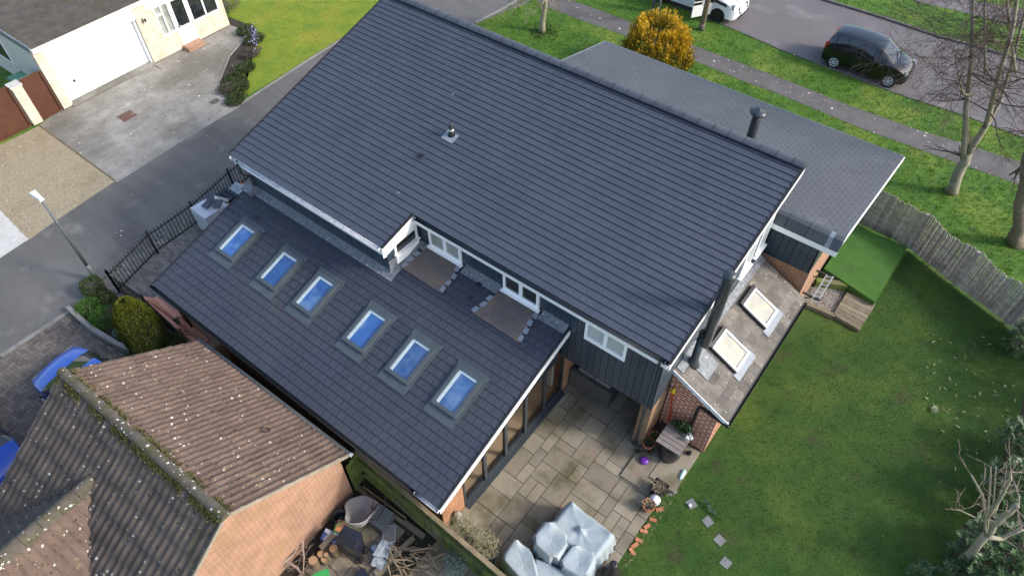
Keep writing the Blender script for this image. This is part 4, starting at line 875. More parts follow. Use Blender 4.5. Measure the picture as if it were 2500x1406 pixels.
m = MB(); m.extr([gp(-5.8, HW - .25, -.05), gp(-5.8, HW - .25, EZ - .03), gp(-5.8, 0, RZ - .1), gp(-5.8, -HW, EZ - .1), gp(-5.8, -HW, -.05)], gp(.1, 0, 0) - gp(0, 0, 0)); m.build('brick_wall', M['brick_gab'], gh)
m = MB(); m.tube([gp(-5.98, HW + .05, EZ - .01), gp(.03, HW + .05, EZ - .01)], .055, 8); m.build('gutter', M['greypole'], gh, True)
m = MB(); m.tube([gp(.03, HW + .05, EZ - .01), gp(.08, HW + .05, EZ - .01)], .06, 8); m.build('gutter_cap', M['white'], gh)
m = MB(); q = gp(-1.75, HW - .9, RZ - (HW - .9) * pt + .09); ri = [(q + Vector((.09 * math.cos(a_ * .5236), .09 * math.sin(a_ * .5236), -.065 * math.sin(a_ * .5236)))) for a_ in range(13)]; m.tube(ri, .013, 6); m.build('vent_ring', M['black'], gh, True)
# cross gable wing
CZ = 3.15; cxr = -3.57
A0 = (RZ - CZ) / pt
def wing(sg):
    m = MB(); hw = 2.2; nn = 7; per = .21; Ly = 5.0; rows = []
    for c in range(nn):
        for s_ in (0, .5, .985): rows.append((c, s_))
    rows.append((nn - 1, 1.0)); ny_ = int(Ly / per * 8); i0 = 0
    for c, s_ in rows:
        d = (c + s_) / nn * hw
        for k in range(ny_ + 1):
            y = -A0 + .12 - Ly * k / ny_ - 0; h = .06 * (.5 + .5 * math.cos(2 * math.pi * (y / per))) ** 1.3 + .028 * (s_ if s_ < .99 else -.1)
            m.v.append(tuple(gp(cxr + sg * d, y, CZ - d * pt + h + .02)))
    for a_ in range(len(rows) - 1):
        for k in range(ny_): q = a_ * (ny_ + 1) + k; m.idx([q, q + 1, q + ny_ + 2, q + ny_ + 1])
    return m
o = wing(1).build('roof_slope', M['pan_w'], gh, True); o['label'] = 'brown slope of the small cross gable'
o = wing(-1).build('roof_slope', M['pan_shade'], gh, True); o['label'] = 'slope of the small cross gable with shade put into its colour'
m = MB(); y = -A0 + .1
for k in range(12):
    m.tint = random.random(); m.extr([gp(cxr + a_, y, CZ + .05 + c_) for a_, c_ in ((-.19, -.1), (-.15, .02), (-.08, .08), (0, .1), (.08, .08), (.15, .02), (.19, -.1))], gp(0, -.42, 0) - gp(0, 0, 0)); y -= .43
m.build('ridge', M['ridge_old'], gh)

# ================================================================== FENCES, RAILINGS, STREET LAMP
def rail_panel(P, Q, label, h=.95, posts=True):
    P, Q = Vector((P[0], P[1], 0)), Vector((Q[0], Q[1], 0)); t = thing('metal_railing', label, 'railing', P, 0, 'black metal railings'); d = Q - P; n = int(d.length / .135)
    m = MB()
    for k in range(1, n): p = P + d * (k / n); m.bar(p + Vector((0, 0, .05)), p + Vector((0, 0, h + .06)), .02)
    m.build('bars', M['blackm'], t)['kind'] = 'stuff'
    for z in (.12, h - .08): m = MB(); m.bar(P + Vector((0, 0, z)), Q + Vector((0, 0, z)), .03, .04); m.build('rail', M['blackm'], t)
    m = MB(); m.bar(P + Vector((0, 0, -.05)), P + Vector((0, 0, h + .12)), .07); m.build('post', M['blackm'], t)
rl = [(-20.40, 3.78), (-20.55, 5.75), (-20.72, 8.05), (-20.88, 10.35), (-20.98, 12.9)]
rl = [tuple(G(292, 712)[:2])] + [tuple(G(x, y)[:2]) for x, y in ((385, 617), (487, 545), (575, 465))] + [(-21.0, 12.9)]
for k, nm in enumerate(('front railing panel from the corner post by the lamp', 'railing panel beside the narrow block paved strip', 'railing panel behind the white wrapped pallet', 'railing panel running under the upper roof corner')): rail_panel(rl[k], rl[k + 1], nm)
c0 = rl[0]; c1 = tuple(G(375, 770)[:2]); c2 = tuple(G(452, 842)[:2])
rail_panel(c0, c1, 'railing panel running from the corner behind the shrubs', .95); rail_panel(c1, c2, 'railing panel behind the clipped dome conifer', .95)
t = thing('street_lamp', 'tall grey street lamp with white flat head beside the lane', 'street lamp', G(237, 683)); q = G(237, 683); hz = AV(98, 487, q).z
m = MB(); m.tube([q, q + Vector((0, 0, .75))], [.085, .08], 12); m.build('base', M['greypole'], t, True)
m = MB(); m.tube([q + Vector((0, 0, .75)), q + Vector((0, 0, hz))], [.055, .04], 12); m.build('pole', M['greypole'], t, True)
hdv = (G(72, 466, hz) - G(98, 487, hz)).normalized(); sdv = Vector((-hdv.y, hdv.x, 0)); hq = q + Vector((0, 0, hz))
m = MB(); m.hexa([hq - hdv * .06 - sdv * .07 + Vector((0, 0, -.03)), hq + hdv * .5 - sdv * .11 + Vector((0, 0, 0)), hq + hdv * .5 + sdv * .11, hq - hdv * .06 + sdv * .07 + Vector((0, 0, -.03))], [hq - hdv * .06 - sdv * .05 + Vector((0, 0, .07)), hq + hdv * .42 - sdv * .09 + Vector((0, 0, .09)), hq + hdv * .42 + sdv * .09 + Vector((0, 0, .09)), hq - hdv * .06 + sdv * .05 + Vector((0, 0, .07))]); m.build('lamp_head', M['lampw'], t)
# low garden wall round the shrub bed
bw = pxy([(172, 757), (205, 788), (235, 812), (290, 845), (350, 872), (420, 915), (480, 945)]); m = MB()
for (xa, ya), (xb, yb) in zip(bw, bw[1:]): m.bar((xa, ya, .08), (xb, yb, .08), .14, .26)
tag(m.build('garden_edging', M['kerb']), 'curved low stone edging around the lamp corner shrub bed', 'edging')
sheet('shrub_ground', pxy([(172, 757), (205, 788), (290, 845), (350, 872), (420, 915), (480, 945), (500, 850), (290, 705), (245, 690)]), -.038, M['soil'])
# close-boarded fence beside the passage and its return
fA, fB = tuple(G(880, 1190)[:2]), None
def boardfence(P, Q, h, label, mt, name='board_fence', step=.11, cap=True):
    P, Q = Vector((P[0], P[1], 0)), Vector((Q[0], Q[1], 0)); t = thing(name, label, 'fence', P); d = Q - P; n = max(2, int(d.length / step)); u = d.normalized(); nn = Vector((-u.y, u.x, 0))
    m = MB()
    for k in range(n): m.tint = random.random(); p = P + d * ((k + .5) / n); m.obox(p + Vector((0, 0, h / 2)) + nn * (.006 if k % 2 else -.006), u * (step * .55), nn * .01, Vector((0, 0, h / 2 + random.uniform(-.01, .01))))
    m.build('boards', M[mt], t)['kind'] = 'stuff'
    for z in (.35, h - .3): m = MB(); m.tint = random.random(); m.bar(P + Vector((0, 0, z)) - nn * .05, Q + Vector((0, 0, z)) - nn * .05, .07, .09); m.build('rail', M[mt], t)
    if cap: m = MB(); m.tint = .9; m.bar(P + Vector((0, 0, h + .02)), Q + Vector((0, 0, h + .02)), .11, .04); m.build('capping', M['wood_bn'], t)
    return t
FH = 1.55
p0 = G(868, 1100, FH); p1 = G(1220, 1400, FH)
ud = (p1 - p0).normalized(); p2 = p0 + ud * 7.5
boardfence((p0.x, p0.y), (p2.x, p2.y), FH, 'green algae stained board fence between junk corner and patio', 'wood_gn')
pw0 = gp(-.05, HW - .2, 0); boardfence((pw0.x + .02, pw0.y + .02), (p0.x, p0.y), FH - .1, 'short green fence return at the brick garage corner', 'wood_gn', 'board_fence', .13, False)
q = G(500, 858); q2 = G(760, 1050); boardfence((-14.0, 4.02), (-8.6, 4.08), 1.1, 'brown board fence in the dark passage below the lower roof', 'wood_bn')
q = G(522, 838, 1.3); m = MB(); m.box((q.x - .16, q.y - .18, 0), (q.x + .16, q.y + .18, 1.3)); tag(m.build('fence_post', M['wood_bn']), 'thick weathered timber post beside the salmon boards', 'post')
# rustic fence of split stakes, four panels with posts
fp = [tuple(G(*p_)[:2]) for p_ in ((2085, 540), (2215, 604), (2330, 695), (2456, 788))]
fp.append((fp[3][0] + 1.75, fp[3][1] - .85))
for k, nm in enumerate(('stake fence panel nearest the shingle roof', 'stake fence panel behind the raised artificial turf', 'stake fence panel beside the bare lawn corner', 'stake fence panel at the right edge')):
    P, Q = Vector((*fp[k], 0)), Vector((*fp[k + 1], 0)); d = Q - P; u = d.normalized(); nn = Vector((-u.y, u.x, 0)); P2 = P + u * .07; Q2 = Q - u * .07; d = Q2 - P2
    t = thing('stake_fence_panel', 'silver grey ' + nm, 'fence panel', P, 0, 'rustic stake fence panels'); m = MB(); x = 0
    while x < d.length:
        wd = random.uniform(.022, .05); m.tint = random.random(); p = P2 + u * (x + wd / 2); h = 1.72 + random.uniform(-.07, .04) - (.22 * math.sin(min(1, x / d.length) * math.pi) if k in (1, 2) else .1 * x / d.length); ln = random.uniform(-.02, .02)
        m.hexa([p - u * wd / 2 - nn * .012 + Vector((0, 0, random.uniform(0, .06))), p + u * wd / 2 - nn * .012 + Vector((0, 0, .03)), p + u * wd / 2 + nn * .012 + Vector((0, 0, .03)), p - u * wd / 2 + nn * .012 + Vector((0, 0, .03))],
               [p + u * (ln - wd / 2) - nn * .01 + Vector((0, 0, h)), p + u * (ln + wd / 2) - nn * .01 + Vector((0, 0, h - .01)), p + u * (ln + wd / 2) + nn * .01 + Vector((0, 0, h - .01)), p + u * (ln - wd / 2) + nn * .01 + Vector((0, 0, h))]); x += wd + random.uniform(.001, .008)
    m.build('stakes', M['wood_gr'], t)['kind'] = 'stuff'
    for z in (.3, .62, .95, 1.27): m = MB(); m.tint = random.random() * .6; m.bar(P2 + Vector((0, 0, z)) - nn * .022, Q2 + Vector((0, 0, z)) - nn * .022, .012, .03); m.build('rail', M['wood_gr'], t)
for k, nm in enumerate(('first square timber post between stake fence panels', 'middle square timber post of the stake fence', 'last square timber post of the stake fence near the shrubs')):
    m = MB(); q = fp[k + 1]; m.tint = .5; m.box((q[0] - .055, q[1] - .06, 0), (q[0] + .055, q[1] + .05, 1.62)); tag(m.build('fence_post', M['wood_gr']), nm, 'post')

# ================================================================== GARDEN BED BY THE FRONT WING
AG = [G(*p_, .30) for p_ in ((2085, 550), (2216, 602), (2136, 737), (2012, 655))]
m = MB(); m.prism([(p.x, p.y) for p in AG][::-1], -.05, .30); tag(m.build('artificial_turf_bed', M['astro']), 'raised bed topped with bright artificial turf beside the navy wing', 'raised bed')
DK = [G(*p_, .1) for p_ in ((2068, 712), (2137, 742), (2099, 806), (2034, 768))]
t = thing('sleeper_deck', 'small step deck of weathered timber planks below the turf bed', 'deck', DK[3]); 
for k in range(7):
    m = MB(); m.tint = random.random(); a_, b_ = k / 7 + .006, (k + 1) / 7 - .006; L0, L1 = DK[0].lerp(DK[3], a_), DK[0].lerp(DK[3], b_); R0, R1 = DK[1].lerp(DK[2], a_), DK[1].lerp(DK[2], b_)
    dz = Vector((0, 0, .14)); ex = (R0 - L0) * random.uniform(-.02, .02); m.hexa([L1 - dz, R1 + ex - dz, R0 + ex - dz, L0 - dz], [L1, R1 + ex, R0 + ex, L0]); m.build('plank', M['sleeper'], t)
sheet('pebble_bed', pxy([(1945, 735), (1985, 685), (2068, 700), (2036, 774), (1962, 742)]), -.03, M['pebble'])
m = MB(); m.tint = .4; m.bar(G(1962, 742, .0) , G(2036, 774, .0), .14, .2); tag(m.build('timber_edging', M['sleeper']), 'long timber sleeper edging the pebble bed toward the lawn', 'sleeper')
m = MB(); m.tint = .8; m.bar(G(1990, 690, .1), G(2066, 700, .1), .2, .3); tag(m.build('timber_edging', M['wood_gn']), 'mossy timber sleeper holding up the turf bed', 'sleeper')
# ladder hung on wall brackets
t = thing('ladder', 'short aluminium ladder hung flat on brackets from the brick wall', 'ladder', (-1.0, 16, 1.6)); z = 1.55
La, Lb, Lc, Ld = G(2018, 672, z), G(2034, 676, z), G(1984, 727, z), G(2000, 730, z)
for a_, b_ in ((La, Lc), (Lb, Ld)): m = MB(); m.bar(a_, b_, .04, .06); m.build('rail', M['alu'], t)
for k in range(6): m = MB(); f_ = .06 + k * .175; m.bar(La.lerp(Lc, f_), Lb.lerp(Ld, f_), .035); m.build('rung', M['alu'], t)
for i, (a_, b_) in enumerate(((G(1992, 656, z), Lb), (G(1955, 712, z), Ld))):
    t2 = thing('wall_bracket', ('far' if i == 0 else 'near') + ' grey metal bracket carrying the ladder on the wall', 'bracket', a_, 0, 'ladder brackets'); a2 = Vector((-1.215, b_.y, z - .05)); m = MB(); m.bar(a2, b_ + Vector((.05, 0, -.05)), .05); m.build('arm', M['steel'], t2); m = MB(); m.bar(a2 + Vector((0, 0, -.3)), a2.lerp(b_, .6) + Vector((0, 0, -.05)), .03); m.build('strut', M['steel'], t2)
# ================================================================== VEHICLES
def car(name, label, loc, rz, paint, S, cabin, wheels, ww=.19, wr=.29, extras=None, group=None, cat='car'):
    """S: stations from rear to front (x, z_low, z_belt, z_top, w_low, w_belt, w_top); cabin: (i0,i1 side glass),(r0,r1 rear glass),(f0,f1 windscreen)"""
    t = thing(name, label, cat, loc, rz, group); T = t.matrix_basis
    secs = []
    for (x, zl, zb, zt, wl, wb, wt) in S:
        h = zb - zl
        half = [(0, zl), (wl * .8, zl), (wl, zl + .06), (wl + (wb - wl) * .6 + .015, zl + h * .45), (wb + .012, zl + h * .8), (wb, zb), (wb * .55 + wt * .45, zb * .52 + zt * .48), (wt, zt - .035), (wt * .82, zt - .004), (wt * .42, zt + .012), (0, zt + .018)]
        secs.append([Vector((x, -y, z)) for y, z in half] + [Vector((x, y, z)) for y, z in half[-2:0:-1]])
    n = len(secs[0]); body = MB(); glass = MB(); hN = 11
    (s0, s1), (r0, r1), (f0, f1) = cabin
    top = {7, 8, 9, 10, 11, 12}; 
    body.v = [tuple(T @ p) for sc_ in secs for p in sc_]; glass.v = list(body.v)
    for k in range(len(secs) - 1):
        for j in range(n):
            q = (k * n + j, k * n + (j + 1) % n, (k + 1) * n + (j + 1) % n, (k + 1) * n + j)
            side = j in (5, 6, 13, 14); roof = j in (7, 8, 9, 10, 11, 12)
            isg = (side and s0 <= k < s1) or (roof and (r0 <= k < r1 or f0 <= k < f1))
            (glass if isg else body).idx(q)
    for k in (0, len(secs) - 1):
        ids = [k * n + j for j in range(n)]; body.idx(ids if k else ids[::-1])
    bo = body.build('body', paint, t, True); bo.data.validate()
    gl = glass.build('window', M['darkglass'], t, True)
    for ob in (bo, gl):
        md = ob.modifiers.new('es', 'EDGE_SPLIT'); md.split_angle = R(42)
    # window pillars
    for k in range(s0 + 1, s1):
        for sg in (0, 1):
            pl = MB(); idx = [5, 6, 7] if sg == 0 else [15, 14, 13]; pts = [T @ (secs[k][j] + Vector((0, -.006 if sg == 0 else .006, 0))) for j in idx]; pl.tube(pts, .022, 6); pl.build('window_pillar', M['black'], t)
    for (wx, wy) in wheels:
        c = T @ Vector((wx, wy, wr)); ax = T.to_3x3() @ Vector((0, 1 if wy > 0 else -1, 0)); m = MB()
        m.lathe(c - ax * ww / 2, [(wr * .7, 0), (wr, .02), (wr, ww - .02), (wr * .92, ww), (wr * .7, ww - .01)], 20, ax); wo = m.build('wheel', M['tyre'], t, False)
        m = MB(); m.lathe(c + ax * (ww / 2 - .015), [(wr * .18, 0), (wr * .18, .03), (.02, .035)], 12, ax)
        up_ = Vector((0, 0, 1)); sdx = ax.cross(up_)
        for k in range(7):
            a_ = k * 2 * math.pi / 7; dr = up_ * math.cos(a_) + sdx * math.sin(a_); m.bar(c + ax * (ww / 2 + .002) + dr * wr * .12, c + ax * (ww / 2 - .005) + dr * wr * .70, wr * .17, .02, ax)
        ring = [c + ax * (ww / 2 - .002) + (up_ * math.cos(a_ * math.pi / 10) + sdx * math.sin(a_ * math.pi / 10)) * wr * .68 for a_ in range(21)]; m.tube(ring, .018, 5)
        m.build('rim', M['rim'] if name != 'van' else M['blackm'], wo)
        m = MB(); m.lathe(c - ax * .03, [(wr * 1.14, 0), (wr * 1.14, ww / 2 + .012), (wr * 1.02, ww / 2 + .014)], 20, ax); m.build('wheel_arch', M['black'], t)
    return t, T
HB = [(-1.90, .32, .70, .80, .60, .64, .56), (-1.86, .22, .88, 1.00, .74, .74, .60), (-1.78, .20, .93, 1.22, .80, .79, .60), (-1.62, .19, .95, 1.44, .83, .82, .60), (-1.45, .18, .95, 1.49, .84, .83, .60), (-.95, .17, .94, 1.53, .845, .84, .61), (-.25, .17, .93, 1.53, .845, .84, .61), (.30, .17, .93, 1.49, .845, .84, .60), (.50, .17, .93, 1.42, .845, .84, .60), (.85, .17, .94, 1.20, .845, .83, .62), (1.15, .17, .93, 1.03, .84, .81, .66), (1.30, .18, .90, .99, .84, .79, .62), (1.60, .19, .80, .90, .82, .74, .55), (1.78, .22, .68, .76, .75, .66, .48), (1.90, .32, .55, .60, .58, .52, .36)]
wa, wb_ = G(2031, 165, -.05), G(2162, 211, -.05); cx_ = (wa.x + wb_.x) / 2; cyy = (wa.y + wb_.y) / 2
t, T = car('parked_car', 'shiny black hatchback parked at the kerb under birch twigs', (cx_, cyy + .78, -.05), 0, M['p_black'], HB, ((3, 10), (1, 3), (8, 10)), [(-1.23, -.76), (1.23, -.76), (-1.23, .76), (1.23, .76)])
def lamp(t, T, nm, m_, c, s): m = MB(); c = Vector(c); m.hexa([T @ (c + Vector(v)) for v in ((-s[0], -s[1], -s[2]), (s[0], -s[1], -s[2]), (s[0], s[1], -s[2]), (-s[0], s[1], -s[2]))], [T @ (c + Vector(v)) for v in ((-s[0] * .8, -s[1] * .8, s[2]), (s[0] * .8, -s[1] * .8, s[2]), (s[0] * .8, s[1] * .8, s[2]), (-s[0] * .8, s[1] * .8, s[2]))]); m.build(nm, M[m_], t)
for sg in (-1, 1):
    lamp(t, T, 'tail_lamp', 'redlamp', (-1.80, sg * .72, .96), (.08, .07, .14)); lamp(t, T, 'headlight', 'lens', (1.66, sg * .60, .74), (.16, .10, .06)); lamp(t, T, 'wing_mirror', 'p_black', (.72, sg * .93, 1.0), (.06, .09, .06)); lamp(t, T, 'door_handle', 'black', (-.45, sg * .855, .82), (.08, .01, .012))
for yy in (-.3, .2): m = MB(); m.bar(T @ Vector((1.16, yy, 1.045)), T @ Vector((.98, yy + .45, 1.17)), .02); m.build('wiper', M['black'], t)
m = MB(); m.box((0, 0, 0), (0, 0, 0)); 
# white van with its door open
VS = [(-2.6, .35, 1.0, 1.9, .85, .88, .78), (-2.5, .25, 1.05, 2.0, .95, .96, .84), (-1.5, .25, 1.08, 2.02, .97, .97, .85), (-.2, .25, 1.08, 2.02, .97, .97, .85), (.55, .25, 1.08, 1.98, .97, .97, .84), (.85, .25, 1.09, 1.86, .97, .96, .80), (1.45, .25, 1.10, 1.36, .97, .93, .78), (1.75, .25, 1.06, 1.18, .97, .92, .74), (2.1, .24, .95, 1.06, .95, .88, .66), (2.35, .22, .80, .90, .90, .80, .58), (2.47, .26, .62, .70, .78, .70, .48), (2.52, .34, .52, .56, .64, .58, .40)]
vw = G(1749, 53, -.05)
t, T = car('van', 'white van with dark side stripes and an open front door', (vw.x - 1.62, vw.y + .88, -.05), 0, M['p_white'], VS, ((4, 6), (9, 9), (5, 7)), [(1.62, -.88), (1.62, .88), (-1.6, -.88), (-1.6, .88)], .22, .33)
for sg in (-1, 1): lamp(t, T, 'headlight', 'lens', (2.12, sg * .72, .88), (.22, .13, .09))
m = MB(); m.hexa([T @ Vector(v) for v in ((2.45, -.5, .5), (2.53, -.5, .5), (2.53, .5, .5), (2.45, .5, .5))], [T @ Vector(v) for v in ((2.36, -.55, .78), (2.45, -.5, .76), (2.45, .5, .76), (2.36, .55, .78))]); m.build('grille', M['black'], t)
m = MB(); m.hexa([T @ Vector(v) for v in ((2.45, -.6, .30), (2.57, -.55, .30), (2.57, .55, .30), (2.45, .6, .30))], [T @ Vector(v) for v in ((2.45, -.6, .38), (2.57, -.55, .38), (2.57, .55, .38), (2.45, .6, .38))]); m.build('lower_grille', M['black'], t)
m = MB(); m.obox(T @ Vector((2.55, 0, .47)), T.to_3x3() @ Vector((.012, 0, 0)), T.to_3x3() @ Vector((0, .27, 0)), Vector((0, 0, .055))); m.build('number_plate', M['white'], t)
for yy in (-.36, .36): m = MB(); m.hexa([T @ Vector(v) for v in ((1.5, yy - .09, 1.34), (2.34, yy * .8 - .08, .912), (2.34, yy * .8 + .08, .912), (1.5, yy + .09, 1.34))], [T @ Vector(v) for v in ((1.5, yy - .09, 1.36), (2.1, yy * .85 - .08, 1.09), (2.1, yy * .85 + .08, 1.09), (1.5, yy + .09, 1.36))]); m.build('bonnet_stripe', M['greyp'], t)
m = MB(); m.hexa([T @ Vector(v) for v in ((1.25, -.985, .98), (2.0, -.945, .86), (2.0, -.93, .86), (1.25, -.96, .98))], [T @ Vector(v) for v in ((1.25, -.985, 1.10), (1.95, -.93, .99), (1.95, -.91, .99), (1.25, -.95, 1.10))]); m.build('side_stripe', M['bin'], t)
# open door hinged ahead of the front seat, swung out towards the verge
hx, hy = 1.22, -.98; dv = Vector((-.55, -.84, 0)); dn = Vector((.84, -.55, 0)); H_ = lambda s, z, o=0: T @ (Vector((hx, hy, z)) + dv * s + dn * o)
m = MB(); m.hexa([H_(0, .32), H_(1.05, .32), H_(1.05, .32, .06), H_(0, .32, .06)], [H_(0, 1.1), H_(1.05, 1.1), H_(1.05, 1.1, .05), H_(0, 1.1, .05)]); dr_ = m.build('door', M['p_white'], t)
m = MB(); m.hexa([H_(0, .93, .061), H_(1.05, .93, .061), H_(1.05, .93, .067), H_(0, .93, .067)], [H_(0, 1.06, .056), H_(1.05, 1.06, .056), H_(1.05, 1.06, .062), H_(0, 1.06, .062)]); m.build('stripe', M['bin'], dr_)
m = MB(); m.hexa([H_(.3, .97, .066), H_(.62, .96, .066), H_(.62, .96, .072), H_(.3, .97, .072)], [H_(.38, 1.03, .064), H_(.56, 1.03, .064), H_(.56, 1.03, .07), H_(.38, 1.03, .07)]); m.build('logo', M['white'], dr_)
m = MB(); m.hexa([H_(.05, 1.1, .01), H_(1.0, 1.1, .01), H_(1.0, 1.1, .04), H_(.05, 1.1, .04)], [H_(.5, 1.78, -.03), H_(.98, 1.78, -.03), H_(.98, 1.78, 0), H_(.5, 1.78, 0)]); m.build('window', M['darkglass'], dr_)
m = MB(); m.obox(H_(.1, 1.16, .16), T.to_3x3() @ dv * .08, T.to_3x3() @ dn * .12, Vector((0, 0, .12))); m.build('wing_mirror', M['black'], dr_)
# two blue cars on the herringbone drive
SD = [(-2.1, .3, .7, .8, .62, .66, .56), (-2.0, .2, .85, .98, .80, .78, .64), (-1.75, .18, .92, 1.10, .85, .83, .66), (-1.2, .17, .93, 1.40, .87, .86, .60), (-.7, .17, .93, 1.46, .875, .865, .60), (.1, .17, .93, 1.46, .875, .865, .60), (.45, .17, .93, 1.38, .875, .865, .61), (.95, .17, .94, 1.14, .875, .85, .66), (1.2, .18, .92, 1.02, .87, .83, .66), (1.6, .18, .86, .95, .86, .78, .58), (1.9, .20, .76, .85, .82, .72, .50), (2.06, .24, .62, .70, .70, .60, .40), (2.13, .34, .52, .56, .55, .48, .32)]
qa = G(98, 925, .75); qb = G(213, 866, .75); nose = (qa + qb) / 2
t, T = car('parked_car', 'bright blue car with its rounded bonnet showing past the lichen roof', (nose.x + 1.5, nose.y + .12, -.035), R(180 + 8), M['p_blue'], SD, ((3, 8), (2, 3), (6, 8)), [(1.3, -.8), (1.3, .8), (-1.3, -.8), (-1.3, .8)], .2, .31, None, 'blue cars on the herringbone drive')
for sg in (-1, 1): lamp(t, T, 'headlight', 'lens', (1.86, sg * .56, .735), (.12, .10, .04))
qc = G(28, 1060, 1.0)
t, T = car('parked_car', 'blue car at the left edge, only its roof edge and side glass showing', (qc.x - 1.0, qc.y - .95, -.035), R(4), M['p_blue'], HB, ((3, 10), (1, 3), (8, 10)), [(1.23, -.76), (1.23, .76), (-1.23, -.76), (-1.23, .76)], .19, .30, None, 'blue cars on the herringbone drive')

# ================================================================== PERSON by the van
pb = G(1601, 30, -.04); t = thing('person', 'person in dark mottled trousers and tan boots standing on the verge', 'person', pb)
def skin_obj(name, verts, edges, rad, m, parent, root=0, sub=2):
    me = bpy.data.meshes.new(name); me.from_pydata(verts, edges, []); o = bpy.data.objects.new(name, me); col.objects.link(o); o.parent = parent
    sk = o.modifiers.new('skin', 'SKIN')
    for i, v in enumerate(me.skin_vertices[0].data): v.radius = (rad[i], rad[i]); v.use_root = (i == root)
    s_ = o.modifiers.new('sub', 'SUBSURF'); s_.levels = sub; s_.render_levels = sub; me.materials.append(m); sk.use_smooth_shade = True
    return o
V = [(0, 0, .95), (.10, 0, .90), (.13, .02, .50), (.14, -.02, .09), (-.10, 0, .90), (-.15, -.03, .50), (-.19, .0, .09), (0, 0, 1.15), (0, 0, 1.36), (0, 0, 1.48), (0, .01, 1.56), (0, .02, 1.68), (.19, 0, 1.40), (.27, .02, 1.14), (.25, .12, .90), (-.19, 0, 1.40), (-.27, .02, 1.14), (-.26, .10, .90)]
Ed = [(0, 1), (1, 2), (2, 3), (0, 4), (4, 5), (5, 6), (0, 7), (7, 8), (8, 9), (9, 10), (10, 11), (8, 12), (12, 13), (13, 14), (8, 15), (15, 16), (16, 17)]
rd = [.14, .11, .075, .05, .11, .075, .05, .13, .15, .065, .07, .095, .065, .05, .038, .065, .05, .038]
skin_obj('body', V, Ed, rd, M['skin'], t)
skin_obj('trousers', [V[0], V[1], V[2], (.14, -.02, .14), V[4], V[5], (-.19, 0, .14), (0, 0, 1.02)], [(0, 1), (1, 2), (2, 3), (0, 4), (4, 5), (5, 6), (0, 7)], [.16, .125, .09, .075, .125, .09, .075, .15], M['jeans'], t)
skin_obj('jacket', [(0, 0, .98), V[7], V[8], (0, 0, 1.45), V[12], V[13], (.255, .09, .96), V[15], V[16], (-.262, .08, .96)], [(0, 1), (1, 2), (2, 3), (2, 4), (4, 5), (5, 6), (2, 7), (7, 8), (8, 9)], [.16, .155, .17, .09, .08, .065, .05, .08, .065, .05], M['jacket'], t)
for sg, (x, y) in enumerate(((.14, -.02), (-.19, 0))):
    fx = .06 if sg == 0 else -.05
    skin_obj('boot', [(x, y, .12), (x, y + .01, .05), (x + fx * .5, y - .10, .04), (x + fx, y - .17, .035)], [(0, 1), (1, 2), (2, 3)], [.06, .055, .05, .04], M['boot'], t)
m = MB(); m.lathe(pb + Vector((0, .02, 1.66)), [(.10, 0), (.108, .05), (.09, .11), (.05, .14), (0, .145)], 12); m.build('hair', M['hair'], t, True)
for hx_, hy_, hz_ in ((.25, .12, .86), (-.26, .10, .86)):
    for k in range(4): skin_obj('finger', [(hx_ - .02 + k * .014, hy_ + .02, hz_), (hx_ - .02 + k * .014, hy_ + .035, hz_ - .05), (hx_ - .02 + k * .014, hy_ + .03, hz_ - .085 + .008 * abs(k - 1.5))], [(0, 1), (1, 2)], [.009, .008, .007], M['skin'], t, 0, 1)
    skin_obj('thumb', [(hx_ - .01, hy_ + .03, hz_ + .02), (hx_ - .02, hy_ + .06, hz_ - .01), (hx_ - .02, hy_ + .065, hz_ - .04)], [(0, 1), (1, 2)], [.011, .009, .008], M['skin'], t, 0, 1)

